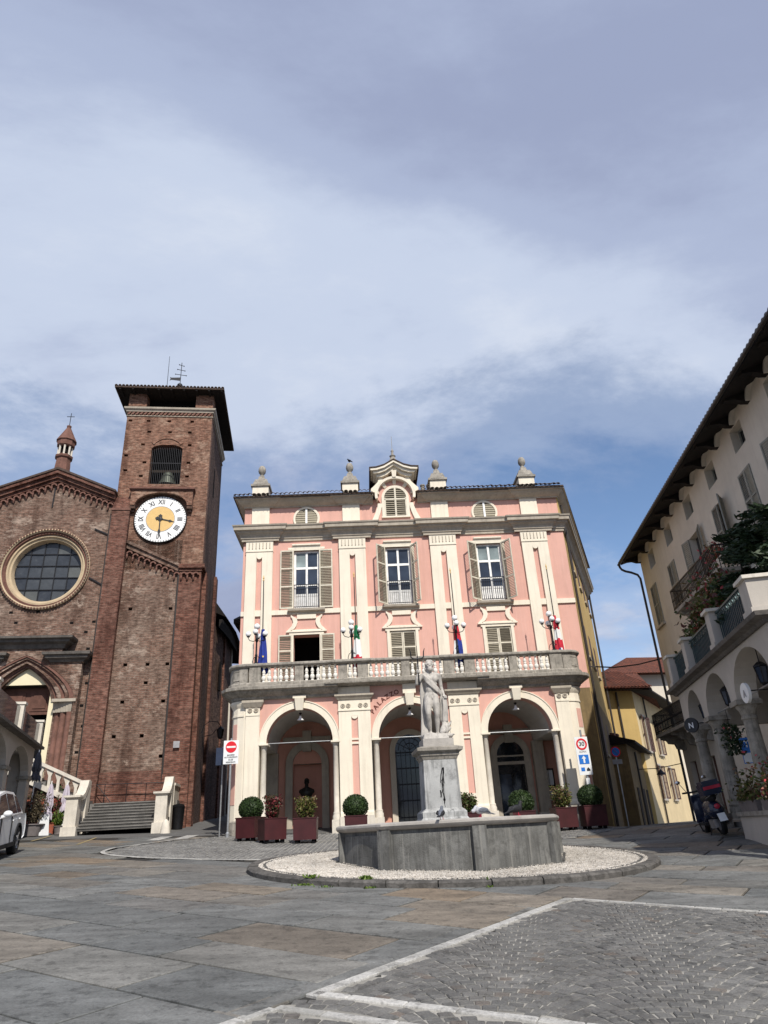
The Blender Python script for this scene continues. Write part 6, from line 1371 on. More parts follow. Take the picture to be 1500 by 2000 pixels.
build('far_end_wall', M().box(-2.62, -2.3, .46, 3.2, 3.86, 4.84), 'white_plaster', ar); build('ceiling', M().box(-2.6, 5.5, .44, 3.6, 4.70, 4.83), 'vault_grey', ar)
colp = [(.22, 1.62), (.22, 1.72), (.20, 1.76), (.215, 1.81), (.172, 1.88), (.168, 2.4), (.146, 3.45), (.168, 3.47), (.168, 3.52), (.146, 3.54), (.18, 3.64), (.23, 3.72), (.23, 3.78)]
for i, x in enumerate(cs):
    o = build('column', M().lathe(colp, x, .23, 18), 'grey_stone' if i < 3 else 'light_stone', ar, 40); build('abacus', M().box(x - .26, x + .26, -.04, .50, 3.76, 3.865), 'grey_stone', o); build('column_plinth', M().box(x - .25, x + .25, -.03, .49, 1.0 if i == 0 else 1.5, 1.63), 'grey_stone', o)
build('low_wall', M().box(.75, 5.6, -.05, .56, .6, 1.55), 'white_plaster', ar); build('low_wall_coping', M().box(.7, 5.65, -.10, .6, 1.55, 1.64), 'grey_stone', ar); build('floor', M().box(-2.6, 5.1, .56, 3.6, .6, 1.42), 'slab', ar)
build('terrace_slab', M().sweep([(-.4, 4.82), (.06, 4.82), (.10, 4.88), (.24, 4.92), (.26, 5.0), (-.4, 5.0)], [(-2.75, 3.4), (-2.75, 0), (5.42, 0), (5.42, 3.4)]), 'dark_stone', ar); build('terrace_floor', M().box(-2.7, 5.4, .1, 3.4, 4.9, 4.99), 'grey_stone', ar)
tp = [(-2.3, .3), (-.25, .34), (2.45, .34), (5.16, .46)]
for i, (x, w) in enumerate(tp):
    h = 5.92 if i < 3 else 5.78; o = build('terrace_post', M().box(x - w / 2, x + w / 2, -.16, .18 if i < 3 else .46, 5.0, h - .07).box(x - w / 2 - .04, x + w / 2 + .04, -.2, .2 if i < 3 else .5, 5.0, 5.14), 'white_plaster', ar); build('post_cap', M().box(x - w / 2 - .06, x + w / 2 + .06, -.22, .24 if i < 3 else .52, h - .07, h), 'light_stone', o)
plain('teal_iron', (.05, .085, .09), .5, .4)
for (x0, w0), (x1, w1) in zip(tp[:-1], tp[1:]):
    a, b = x0 + w0 / 2, x1 - w1 / 2; g = M().box(a, b, -.02, .02, 5.78, 5.82).box(a, b, -.02, .02, 5.08, 5.11); n = int((b - a) / .11)
    for k in range(1, n): x = a + (b - a) * k / n; g.box(x - .009, x + .009, -.01, .01, 5.1, 5.8)
    for k in range(1, n, 2): x = a + (b - a) * k / n; g.ring(x, 5.68, .045, .06, -.012, .012, 0, 2 * pi, 8)
    build('railing', g, 'teal_iron', ar); build('backing_screen', M().box(a, b, .06, .07, 5.06, 5.76), 'sign_navy', ar)
g = M().box(5.44, 5.48, .5, 3.2, 5.78, 5.82).box(5.44, 5.48, .5, 3.2, 5.08, 5.11)
for k in range(24): y = .55 + .11 * k; g.box(5.45, 5.47, y, y + .018, 5.1, 5.8)
build('railing', g, 'teal_iron', ar)
# inside the arcade
for x, w, z1, mt in ((-1.4, .9, 3.4, 'door_wood'), (1.5, 1.3, 3.3, 'glass'), (3.8, 1.1, 3.3, 'door_wood')): build('shop_door', M().box(x - w / 2, x + w / 2, 3.05, 3.12, 1.42, z1), mt, ar)
build('shop_wall', M().box(-2.6, 5.1, 3.1, 3.2, .9, 4.75), 'white_plaster', ar)
for (c, r) in mids: build('tie_rod', M().tube([(c - r - .1, .23, 3.92), (c + r + .1, .23, 3.92)], .018, 6), 'galv', ar)
def ar_pt(x, y):
    a = R(-(90 + 9)); return (RO[0] + x * cos(a) - y * sin(a), RO[1] + x * sin(a) + y * cos(a))
def lantern(x, y, z, label, grp='iron lanterns in the arcade'):
    X, Y = ar_pt(x, y); t = thing('lantern', label, 'lantern', (X, Y, z), 0, grp, False)
    build('hanger', M().tube([(0, 0, .25), (0, 0, .62)], .012, 6), 'iron', t); build('cage', M().lathe([(.05, .26), (.15, .18), (.15, .16), (.13, .16)], 0, 0, 6).lathe([(.08, -.18), (.09, -.16), (.02, -.24)], 0, 0, 6), 'iron', t)
    for k in range(6): a = pi / 3 * k; build('bar', M().bar((.14 * cos(a), .14 * sin(a), .16), (.085 * cos(a), .085 * sin(a), -.17), .014), 'iron', t)
    build('pane', M().lathe([(.125, .15), (.075, -.16)], 0, 0, 6), 'glass_blue', t)
lantern(mids[0][0], .25, 4.12, 'iron lantern hanging in the farthest arch of the arcade'); lantern(mids[1][0], .25, 4.14, 'iron lantern hanging in the second arch of the arcade'); lantern(mids[2][0], .25, 4.16, 'iron lantern hanging in the nearest arch of the arcade')
def disc_sign(x, z, r, mat, lbl, txt, tmat, y=-.25, an=62):
    X, Y = ar_pt(x, y); t = thing('round_sign', lbl, 'sign', (X, Y, z), R(-(90 + 9)), None, False)
    d = M().lathey([(.0001, -.03), (r, -.03), (r, .03), (.0001, .03)], 0, 0, 24); d.xf(Matrix.Rotation(R(an), 4, 'Z')); build('disc', d, mat, t); build('arm', M().tube([(0, 0, r * .2), (0, .45, r * .2)], .014, 6), 'iron', t)
    o = text('lettering', txt, r * 1.0, tmat, t, (.036 * sin(R(an)), -.036 * cos(R(an)), -.02), (pi / 2, 0, R(an)), .006)
disc_sign(-.85, 3.78, .19, 'sign_black', 'black round shop sign with a white letter on the arcade', 'N', 'sign_white', -.25, 48); disc_sign(3.6, 3.84, .2, 'sign_white', 'white round shop sign with thin dark script on the arcade', 'A', 'sign_grey', -.12, 4)
X, Y = ar_pt(.62, .25); hb = thing('hanging_basket', 'hanging basket of dark green trailing leaves with red flowers', 'plant', (X, Y, 3.3), 0, None, False)
m = M(); m.leaves(520, lambda: ((random.gauss(0, .11), random.gauss(0, .11), random.uniform(-.42, .28)), None), .05); build('foliage', m, 'fir_leaf', hb); m = M(); m.leaves(26, lambda: ((random.gauss(0, .13), random.gauss(0, .13), random.uniform(-.2, .2)), None), .045); build('flowers', m, 'red_flower', hb)['kind'] = 'stuff'; build('hanger', M().tube([(0, 0, .2), (0, 0, .62)], .008, 5), 'iron', hb)
X, Y = ar_pt(.05, .7); s_ = thing('wall_sign', 'small blue and white sign beside the arcade shop door', 'sign', (X, Y, 2.7), R(-(90 + 9) + 55), None, False); build('panel', M().box(-.16, .16, 0, .03, 0, .6), 'sign_blue', s_); build('lower_panel', M().box(-.14, .14, -.006, 0, .02, .24), 'sign_white', s_); build('bracket', M().tube([(0, .03, .3), (0, .3, .3)], .01, 5), 'iron', s_); text('lettering', 'T', .22, 'sign_white', s_, (0, -.006, .44))
# flower boxes and terrace plants
def flower_box(x0, x1, y, z, mats, label, h=.3, n=500, pot='terracotta_pot', grp=None, leaf=.05):
    X, Y = ar_pt((x0 + x1) / 2, y); t = thing('flower_box', label, 'flower box', (X, Y, z), R(-(90 + 9)), grp, False); w = (x1 - x0) / 2
    build('trough', M().hexa([(-w, -.13, 0), (w, -.13, 0), (w, .13, 0), (-w, .13, 0)], [(-w - .03, -.16, .22), (w + .03, -.16, .22), (w + .03, .16, .22), (-w - .03, .16, .22)]), pot, t)
    m = M(); m.leaves(n, lambda: ((random.uniform(-w, w) * 1.05, random.gauss(0, .13), .2 + abs(random.gauss(0, h * .55))), None), leaf); build('foliage', m, mats[0], t)
    if len(mats) > 1: m = M(); m.leaves(int(n * .22), lambda: ((random.uniform(-w, w), random.gauss(0, .14), .25 + abs(random.gauss(0, h * .6))), None), leaf * .9); build('flowers', m, mats[1], t)['kind'] = 'stuff'
    return t
flower_box(.85, 2.05, .12, 1.64, ('yellow_leaf',), 'dark trough of yellowish green leaves on the low arcade wall', .42, 700, 'pot_grey'); flower_box(2.7, 3.9, .05, 1.64, ('yellow_leaf', 'red_flower'), 'trough of red and yellow flowers on the low wall at the nearest column', .5, 800, 'pot_grey')
flower_box(-2.1, -.5, .45, 5.0, ('mixed_leaf',), 'loose leafy shrub row on the terrace nearest the street', .95, 2600, 'terracotta_pot', None, .075); flower_box(-.1, 1.0, .4, 5.2, ('yellow_leaf', 'red_flower'), 'flowering shrub row with reddish blooms at the terrace rail', 1.1, 2600, 'terracotta_pot', None, .075); flower_box(1.0, 2.2, .5, 5.2, ('mixed_leaf', 'red_flower'), 'shrub row with pink blooms beside the tall conifers', 1.2, 2600, 'terracotta_pot', None, .075)
X, Y = RO[0] + (-2.6) * cos(R(-94.5)) - 2.25 * sin(R(-94.5)), RO[1] + (-2.6) * sin(R(-94.5)) + 2.25 * cos(R(-94.5)); fb = thing('flower_box', 'small box of dark red flowers on the upper iron balcony', 'flower box', (X, Y, 8.95), R(-96), None, False); m = M(); m.leaves(260, lambda: ((random.uniform(-.5, .5), random.gauss(0, .12), .15 + abs(random.gauss(0, .14))), None), .05); build('flowers', m, 'red_flower', fb)['kind'] = 'stuff'; build('trough', M().box(-.5, .5, -.1, .1, 0, .16), 'terracotta_pot', fb)
def conifer(x, y, h, w, label, n=6400):
    X, Y = ar_pt(x, y); t = thing('conifer_shrub', label, 'shrub', (X, Y, 4.99), random.random() * 6, 'conifers on the roof terrace', False); m = M()
    build('trunk', M().tube([(0, 0, .3), (.03, .02, h * .5), (0, 0, h * .95)], [.05, .035, .008], 7), 'dark_wood', t); build('tub', M().lathe([(.24, 0), (.30, .42), (.33, .45), (.27, .45)], 0, 0, 14), 'terracotta_pot', t)
    for _ in range(64):
        z = random.uniform(.35, h * .95); L_ = w * (1 - (z / h) * .55) * random.uniform(.55, 1.25); a = random.random() * 2 * pi; dz = random.uniform(-.1, .55)
        tip = Vector((cos(a) * L_, sin(a) * L_, z + dz * L_)); base = Vector((0, 0, z))
        for k in range(int(n / 64)):
            q = random.random() ** .7; c = base.lerp(tip, q) + Vector((random.gauss(0, .045), random.gauss(0, .045), random.gauss(0, .04) - .1 * q * q))
            d = (tip - base).normalized() + Vector((random.gauss(0, .35), random.gauss(0, .35), random.gauss(0, .35) - .2)); d.normalize(); b = d.cross(Vector((random.gauss(0, 1), random.gauss(0, 1), random.gauss(0, 1)))).normalized(); l = random.uniform(.06, .12)
            m.add([c - d * l, c + b * .026, c + d * l, c - b * .026], [(0, 1, 2, 3)])
    build('crown', m, 'fir_leaf', t)
conifer(2.5, .9, 2.75, .95, 'dark bushy conifer farthest along the roof terrace'); conifer(3.4, 1.1, 3.0, 1.1, 'dark bushy conifer in the middle of the terrace conifers'); conifer(4.6, 1.3, 2.7, 1.1, 'dark bushy conifer behind the sunlit terrace corner post'); conifer(3.0, 1.9, 3.1, 1.0, 'dark conifer at the back against the beige wall')

# ---------------------------------------------------------------- houses down the side street
K = (13.55, 40.0)
yh = thing('ochre_house', 'ochre house with red tiled roof down the side street', 'house', (K[0], K[1], 1.2), R(8))
build('wall', M().box(-1.9, 0, 0, 8, .8, 8.35), 'yellow_wall', yh); build('roof', M().add([(-2.6, -.9, 8.30), (.75, -.9, 8.25), (6.5, 9.0, 8.1), (-2.6, 9, 8.3), (-2.6, 3.2, 10.0), (2.2, 3.2, 9.9)], [(0, 1, 5, 4), (1, 2, 5), (2, 3, 4, 5), (0, 4, 3), (3, 2, 1, 0)]), 'roof_red', yh); build('eave', M().add([(-2.6, -.9, 8.22), (.75, -.9, 8.18), (.3, .2, 8.3), (-2.6, .2, 8.3)], [(0, 1, 2, 3)]), 'roof_under', yh)
rt_ = M()
for k in range(34):
    x = -2.55 + .1 * k
    rt_.tube([(x, -.93, 8.33), (x + (.4 if x < -1 else .9) * .3, 3.15, 10.02)], .04, 5)
o = build('roof_tiles', rt_, 'roof_red', yh); o['kind'] = 'stuff'
build('downpipe', M().tube([(-1.0, -.08, 8.2), (-1.0, -.08, 1.2)], .055, 6), 'dark_pipe', yh); build('antenna', M().tube([(-1.15, 1.5, 9.3), (-1.1, 1.5, 11.3)], .016, 5).tube([(-1.4, 1.5, 10.9), (-.8, 1.5, 11.1)], .01, 5).tube([(-1.3, 1.5, 10.6), (-.9, 1.5, 10.75)], .01, 5).tube([(-1.35, 1.5, 10.3), (-.85, 1.5, 10.4)], .01, 5), 'galv', yh)
chh = thing('cream_house', 'sunlit cream house with brown shutters at the end of the side street', 'house', (K[0], K[1], 1.2), R(60))
build('wall', M().wall(.02, 14, .8, 8.3, .02, .4, [(1.2, 2.0, 5.1, 7.0), (4.6, 5.4, 5.1, 7.0), (2.9, 3.7, 2.6, 4.4), (6.2, 7.0, 2.6, 4.4)]), 'cream_wall', chh); build('core', M().box(.3, 14, .42, 4, .8, 8.3), 'dark_room', chh)
for x0, x1, z0, z1 in ((1.2, 2.0, 5.1, 7.0), (4.6, 5.4, 5.1, 7.0), (2.9, 3.7, 2.6, 4.4), (6.2, 7.0, 2.6, 4.4)):
    f = build('window', M().box(x0, x1, .3, .33, z0, z1), 'glass', chh); build('surround', M().box(x0 - .08, x0, -.03, .1, z0, z1).box(x1, x1 + .08, -.03, .1, z0, z1).box(x0 - .08, x1 + .08, -.04, .1, z1, z1 + .1).box(x0 - .12, x1 + .12, -.1, .1, z0 - .1, z0), 'white_plaster', f)
    shutter(f, (x0 - .04, -.03), .5, z0, z1, pi - R(-14), (0, .5, 1), ('shutter_brown', 'shutter_brown')); shutter(f, (x1 + .04, -.03), .5, z0, z1, -R(14), (0, .5, 1), ('shutter_brown', 'shutter_brown'))
build('eave', M().prismx([(-1.0, 8.15), (-1.0, 8.25), (.4, 8.75), (.4, 8.3)], -.2, 14), 'roof_under', chh); build('downpipe', M().tube([(2.45, -.07, 8.2), (2.45, -.07, 1.2)], .05, 6), 'dark_pipe', chh)
ax = thing('low_annex', 'low shaded ochre annex with sagging roof beside the town hall', 'house', (10.95, 34.6, 1.2), R(90 - 24))
build('wall', M().box(0, 7.3, .0, 3, .8, 4.95), 'ochre_shade_dirt', ax); build('roof', M().prismx([(-.45, 4.90), (-.45, 5.02), (3, 6.1), (3, 4.95)], -.2, 7.4), 'roof_under', ax)  # annex wall colour carries the shade of the tall house
for x in (1.0, 3.4, 5.0): build('door', M().box(x, x + .7, -.03, .05, .8, 3.0), 'dark_wood', ax)
build('downpipe', M().tube([(2.4, -.08, 4.7), (2.4, -.08, 1.1)], .05, 6), 'dark_pipe', ax)
for x, z in ((1.6, 5.5), (3.0, 5.6)): build('chimney', M().box(x - .25, x + .25, .7, 1.2, 4.8, z).box(x - .32, x + .32, .63, 1.27, z, z + .1), 'terracotta', ax)
bk = thing('back_house', 'pinkish house with red roof behind the street houses', 'house', (19.5, 50, 1.3), R(10)); build('wall', M().box(-4, 5, 0, 6, 1, 11.0), 'beige_wall', bk); build('roof', M().add([(-4.8, -.8, 10.95), (5.8, -.8, 10.95), (5.8, 7, 10.95), (-4.8, 7, 10.95), (-1, 3, 12.9), (2.5, 3, 12.9)], [(0, 1, 5, 4), (1, 2, 5), (2, 3, 4, 5), (3, 0, 4), (3, 2, 1, 0)]), 'roof_red', bk)
# overhead cable and lamp across the street
cbl = build('overhead_cable', M().tube([(8.6, 30.1, 7.75), (9.7, 30.25, 7.68), (10.8, 30.35, 7.77), (11.95, 30.45, 8.0)], .03, 6), 'dark_pipe', None); tag(cbl, 'black cable strung across the side street between the houses', 'cable')
c2 = build('street_cable', M().tube([(12.2, 37.2, 3.9), (12.9, 36.4, 3.85), (13.7, 35.4, 3.95)], .02, 5), 'dark_pipe', None); tag(c2, 'thin wire carrying a lamp low across the side street', 'cable')
sl_ = thing('street_lamp', 'small dark lamp hanging from a wire in the side street', 'lamp', (12.95, 36.35, 3.4), 0, None, False); build('shade', M().lathe([(.03, .4), (.06, .34), (.22, .18), (.22, .15), (.03, .3)], 0, 0, 12), 'iron', sl_); build('bulb', M().ball((0, 0, .14), .06, 8, 6), 'globe', sl_); build('hanger', M().tube([(0, 0, .38), (0, 0, .46)], .01, 5), 'iron', sl_)
# ---------------------------------------------------------------- planters
def planter(x, y, kind, label, group, rz=0.0, s=1.0):
    z = G(x, y) + .012; t = thing('planter', label, 'planter', (x, y, z), rz, group, False); t.scale = (s, s, s)
    h = .64
    build('box', M().hexa([(-.33, -.33, .08), (.33, -.33, .08), (.33, .33, .08), (-.33, .33, .08)], [(-.34, -.34, h), (.34, -.34, h), (.34, .34, h), (-.34, .34, h)]), 'planter_red', t)
    build('rim', M().sweep([(-.05, h - .01), (.0, h - .01), (.015, h), (.015, h + .025), (-.05, h + .025)], [(-.34, -.34), (.34, -.34), (.34, .34), (-.34, .34)], True), 'planter_band', t)
    for sx_ in (-1, 1):
        for sy in (-1, 1): build('foot', M().box(sx_ * .24 - .05, sx_ * .24 + .05, sy * .24 - .05, sy * .24 + .05, 0, .085), 'black', t)
    build('soil', M().box(-.3, .3, -.3, .3, h - .05, h - .03), 'dark_wood', t)
    if kind == 'ball':
        m = M()
        def smp():
            d = Vector((random.gauss(0, 1), random.gauss(0, 1), random.gauss(0, 1))).normalized(); q = .385 * random.uniform(.93, 1.03)
            return (d.x * q, d.y * q, h + .27 + d.z * q * .9), d
        m.leaves(2600, smp, .028, .15); build('crown', m, 'box_leaf', t); build('core', M().ball((0, 0, h + .27), .35, 14, 10, (1, 1, .9)), 'box_leaf', t, 60)
    else:
        mat, ht, wd = kind; m = M()
        for _ in range(70):
            a = random.random() * 6.28; r = random.uniform(.05, wd); top = Vector((cos(a) * r, sin(a) * r, h + random.uniform(.25, ht))); b = Vector((top.x * .4, top.y * .4, h))
            for k in range(34):
                q = random.uniform(.15, 1.0); c = b.lerp(top, q) + Vector((random.gauss(0, .035), random.gauss(0, .035), random.gauss(0, .02))); d = Vector((random.gauss(0, 1), random.gauss(0, 1), random.gauss(.4, .6))).normalized(); e = d.cross(Vector((random.gauss(0, 1), random.gauss(0, 1), random.gauss(0, 1)))).normalized(); l = random.uniform(.028, .055)
                m.add([c - d * l, c + e * l * .5, c + d * l, c - e * l * .5], [(0, 1, 2, 3)])
        build('foliage', m, mat, t)
        st = M()
        for k in range(9): a = k * .7; st.tube([(0.05 * cos(a), .05 * sin(a), h - .05), (.2 * cos(a), .2 * sin(a), h + .45)], .008, 5)
        build('stems', st, 'dark_wood', t)
    return t
gp = 'red planters before the town hall'
planter(-4.68, 23.3, 'ball', 'square red planter with a clipped box ball nearest the no-entry sign', gp, R(-20)); planter(-3.84, 22.3, ('red_leaf', .68, .3), 'square red planter with a loose bush of reddish leaves', gp, R(28)); planter(-2.80, 22.0, ('yellow_leaf', .62, .34), 'square red planter with a yellowish green shrub before the bust', gp, R(2))
planter(-1.36, 22.6, 'ball', 'red planter with a clipped box ball half hidden by the fountain rim', gp, R(4)); planter(2.06, 22.6, ('mixed_leaf', .6, .32), 'loose green shrub in a planter behind the pale pigeon', gp); planter(3.70, 22.8, 'ball', 'clipped box ball in a planter before the right arch', gp)
planter(5.22, 24.1, ('yellow_leaf', .74, .36), 'square red planter with a leafy shrub beneath the notice board', gp, R(6)); planter(6.10, 23.9, 'ball', 'square red planter with a clipped box ball under the zone sign', gp, R(3), 1.03)

# ---------------------------------------------------------------- traffic signs
sx0, sy0 = -5.80, 25.05; z0 = G(sx0, sy0) + .01
t = thing('no_entry_sign', 'white no-entry sign board with red disc on a grey pole', 'sign', (sx0, sy0, z0), R(3), None, False)
build('pole', M().tube([(0, 0, 0), (0, 0, 3.15)], .035, 10), 'galv', t); build('foot', M().lathe([(.07, 0), (.07, .12), (.04, .16)], 0, 0, 10), 'galv', t)
bd = build('board', M().box(-.25, .27, -.06, -.04, 2.30, 3.08), 'sign_white', t); build('disc', M().lathey([(.0001, -.068), (.19, -.068), (.19, -.06)], .01, 2.86, 28), 'sign_red', bd); build('bar', M().box(-.145, .165, -.073, -.068, 2.83, 2.89), 'sign_white', bd)
for i, (tx, sz) in enumerate((('eccetto', .085), ('AUTORIZZATI', .07), ('0-24', .085), ('RESIDENTI', .07))): text('lettering', tx, sz, 'sign_black', bd, (.01, -.063, 2.60 - .082 * i), (pi / 2, 0, 0), .004)
bk_ = thing('blue_sign', 'dark blue sign seen side-on beside the no-entry board', 'sign', (sx0 - .42, sy0 + .5, z0), R(8), None, False); build('panel', M().box(-.22, .16, -.02, .0, 2.33, 2.92), 'sign_navy', bk_); build('pole', M().tube([(.02, .03, 0), (.02, .03, 2.95)], .025, 8), 'galv', bk_)
sx1, sy1 = 6.40, 25.15; z1 = G(sx1, sy1)
t = thing('zone_sign', 'tall white limited-zone sign board with speed limit and blue panels', 'sign', (sx1, sy1, z1), R(4), None, False)
build('pole', M().tube([(.05, 0, 0), (.05, 0, 3.1)], .035, 10), 'galv', t)
bd = build('board', M().box(-.23, .23, -.07, -.05, 1.62, 2.86), 'sign_white', t); build('ring', M().lathey([(.135, -.074), (.135, -.082), (.19, -.082), (.19, -.074)], 0, 2.62, 28), 'sign_red', bd); text('numerals', '30', .2, 'sign_black', bd, (0, -.074, 2.62), (pi / 2, 0, 0), .004); text('lettering', 'ZONA', .085, 'sign_grey', bd, (0, -.074, 2.37), (pi / 2, 0, 0), .004)
bl = build('blue_panel', M().box(-.17, .17, -.078, -.07, 1.97, 2.27), 'sign_blue', bd); build('arrow', M().prism([(-.03, 2.0), (.03, 2.0), (.03, 2.14), (.08, 2.14), (0, 2.24), (-.08, 2.14), (-.03, 2.14)], -.084, -.078), 'sign_white', bl)
build('small_symbols', M().box(-.15, -.02, -.076, -.07, 1.74, 1.86), 'sign_blue', bd); build('small_symbols', M().prism([(.04, 1.74), (.16, 1.74), (.16, 1.80), (.1, 1.86), (.04, 1.80)], -.076, -.07), 'sign_black', bd)
build('sticker', M().box(-.03, .1, -.045, -.036, 1.3, 1.52), 'sign_white', t)
t = thing('no_parking_sign', 'blue no-parking disc with red ring on the shaded flank wall', 'sign', (8.72, 29.1, G(8.72, 29.1)), R(6), None, False)
build('pole', M().tube([(0, 0, 0), (0, 0, 2.95)], .03, 8), 'galv', t); build('disc', M().lathey([(.0001, -.05), (.2, -.05), (.2, -.04), (.0001, -.04)], 0, 2.75, 28), 'sign_blue', t); build('ring', M().lathey([(.16, -.052), (.16, -.056), (.2, -.056), (.2, -.05)], 0, 2.75, 28), 'sign_red', t); build('slash', M().bar((-.12, -.055, 2.87), (.12, -.055, 2.63), .04, .006), 'sign_red', t); build('plate', M().box(-.2, .2, -.05, -.04, 2.28, 2.46), 'sign_grey', t)
# wrought iron lantern on the church flank
t = thing('wall_lantern', 'wrought-iron bracket lantern on the dark church flank', 'lantern', (-8.92, 34.75, 6.7), R(8), None, False)
build('bracket', M().tube([(-.6, 0, -.2), (-.5, 0, .15), (-.2, 0, .35), (.15, 0, .3), (.3, 0, .1)], .02, 6).tube([(-.6, 0, -.4), (-.1, 0, -.3), (.1, 0, -.05)], .016, 6), 'iron', t); build('cage', M().lathe([(.02, .1), (.18, -.06), (.12, -.45), (.05, -.52)], .3, 0, 6), 'iron', t)

# ---------------------------------------------------------------- white arcaded building at the left edge
lb_a = R(90 + 17)                                   # runs away from the viewer, leaning left
lo = (-14.05, 27.6)
le = thing('white_arcade_building', 'white arcaded building with glass-railed terrace at the left edge', 'building', (lo[0], lo[1], 2.0), lb_a - pi)
# local x: towards the viewer is +x after the turn by -73 degrees, y into the building must be to the left
le.rotation_euler = (0, 0, R(-90 + 17)); le.scale = (1, -1, 1)
n = 14
def larch(c, r, zs): return [(c - r, zs)] + [(c - r * cos(pi * k / n), zs + r * 1.05 * sin(pi * k / n)) for k in range(1, n)] + [(c + r, zs)]
def larch(c, hw, rise, zs): return [(c - hw, zs)] + [(c - hw * cos(pi * k / n), zs + rise * sin(pi * k / n)) for k in range(1, n)] + [(c + hw, zs)]
pl = [(-.05, 5.25), (-.05, 2.0)]
for c in (2.25, 6.25, 10.25): pl += [(c - 1.72, 2.0)] + larch(c, 1.72, .85, 4.22) + [(c + 1.72, 2.0)]
pl += [(12.6, 2.0), (12.6, 5.25)]
build('arch_wall', M().prism(pl, 0, .28), 'white_plaster', le)
for x in (.26, 4.25, 8.25): build('impost', M().box(x - .36, x + .36, -.05, .33, 4.10, 4.22), 'grey_stone', le)
build('back_wall', M().box(-.05, 12.6, 3.0, 3.1, 2, 5.2), 'dark_wood', le); build('ceiling', M().box(-.05, 12.6, .28, 3.0, 5.0, 5.24), 'vault_grey', le); build('end_wall', M().box(-.05, .4, .28, .7, 2, 5.25).box(-.05, .4, 2.5, 3.1, 2, 5.25).box(-.05, .4, .7, 2.5, 4.5, 5.25), 'white_plaster', le)  # back wall coloured dark to paint in the shade inside the arches
build('roof_edge', M().box(-.3, 12.7, -.3, 3.2, 5.25, 5.34), 'dark_stone', le)
for x in (.1, 4.0, 8.0): o = build('terrace_post', M().box(x - .15, x + .15, -.2, .06, 5.34, 6.22), 'light_stone', le); build('post_cap', M().box(x - .19, x + .19, -.24, .1, 6.22, 6.30), 'light_stone', o)
for x in (.1, 4.0, 8.0): build('glass_panel', M().box(x + .15, x + 3.75, -.09, -.07, 5.46, 6.14), 'glass_blue', le)
build('shop_dark', M().box(.5, 7, 2.9, 2.98, 2.1, 4.0), 'glass', le)
for x, c_ in ((1.4, 'sign_white'), (3.3, 'sign_red'), (3.6, 'sign_blue')): build('shop_sign', M().box(x - .3, x + .3, 2.2, 2.24, 3.2, 3.7), c_, le)

# ---------------------------------------------------------------- pots, parasols and plants before the church stairs
def pot_plant(x, y, label, mats, h, w, pot='pot_grey', pr=.28, n=900, size=.05, ph=.42):
    z = G(x, y) + .01; t = thing('potted_plant', label, 'plant', (x, y, z), 0, None, False)
    build('pot', M().lathe([(pr * .72, 0), (pr * .95, ph * .9), (pr * 1.05, ph * .92), (pr * 1.05, ph), (pr * .85, ph), (pr * .85, ph - .05)], 0, 0, 16), pot, t, 40)
    m = M()
    for _ in range(40):
        a = random.random() * 6.28; r = w * random.random() ** .6; top = Vector((cos(a) * r, sin(a) * r, ph + h * random.uniform(.45, 1))); b = Vector((top.x * .25, top.y * .25, ph - .05))
        for k in range(n // 40):
            q = random.uniform(.2, 1); c = b.lerp(top, q) + Vector((random.gauss(0, .05), random.gauss(0, .05), random.gauss(0, .03))); d = (Vector((random.gauss(0, .6), random.gauss(0, .6), random.gauss(.6, .5)))).normalized(); e = d.cross(Vector((random.gauss(0, 1), random.gauss(0, 1), random.gauss(0, 1)))).normalized(); l = size * random.uniform(.6, 1.3)
            m.add([c - d * l, c + e * l * .35, c + d * l, c - e * l * .35], [(0, 1, 2, 3)])
    build('foliage', m, mats, t); st = M()
    for k in range(10): a = k * .63; st.tube([(.04 * cos(a), .04 * sin(a), ph - .06), (w * .6 * cos(a), w * .6 * sin(a), ph + h * .75)], .008, 5)
    build('stems', st, 'dark_wood', t); return t
pot_plant(-14.05, 28.35, 'large bronze-leaved plant in a grey pot near the white car', 'dry_leaf', 1.15, .62, 'pot_grey', .42, 1500, .06); pot_plant(-14.9, 28.3, 'bushy green plant behind the bronze-leaved pot', 'mixed_leaf', 1.3, .6, 'pot_grey', .32, 1200, .06)
pot_plant(-13.35, 29.2, 'yellow-green leafy plant at the foot of the stair pedestal', 'fresh_leaf', .62, .42, 'pot_grey', .26, 1200, .06, .3); pot_plant(-13.8, 29.4, 'reddish plant between the folded parasols and the stairs', 'red_leaf', 1.0, .36, 'terracotta_pot', .26, 1000, .05); pot_plant(-12.95, 29.15, 'dark trailing plant leaning on the stair pedestal', 'mixed_leaf', .55, .3, 'pot_grey', .2, 700, .05, .25)
pb = thing('wooden_planter', 'red-brown wooden planter with a green bush under the stair balustrade', 'planter', (-14.75, 29.6, 2.3), R(8), None, False)
for k in range(9): build('board', M().box(-.9 + .2 * k, -.72 + .2 * k, -.02, .02, 0, 1.25), 'terracotta_pot', pb)
build('side', M().box(-.9, -.86, .02, .6, 0, 1.2).box(.86, .9, .02, .6, 0, 1.2), 'terracotta_pot', pb); build('soil', M().box(-.86, .86, .02, .6, 1.0, 1.1), 'dark_wood', pb); m = M(); m.leaves(1400, lambda: ((random.gauss(.1, .42), random.gauss(.3, .16), 1.2 + abs(random.gauss(0, .22))), None), .06); build('foliage', m, 'mixed_leaf', pb)
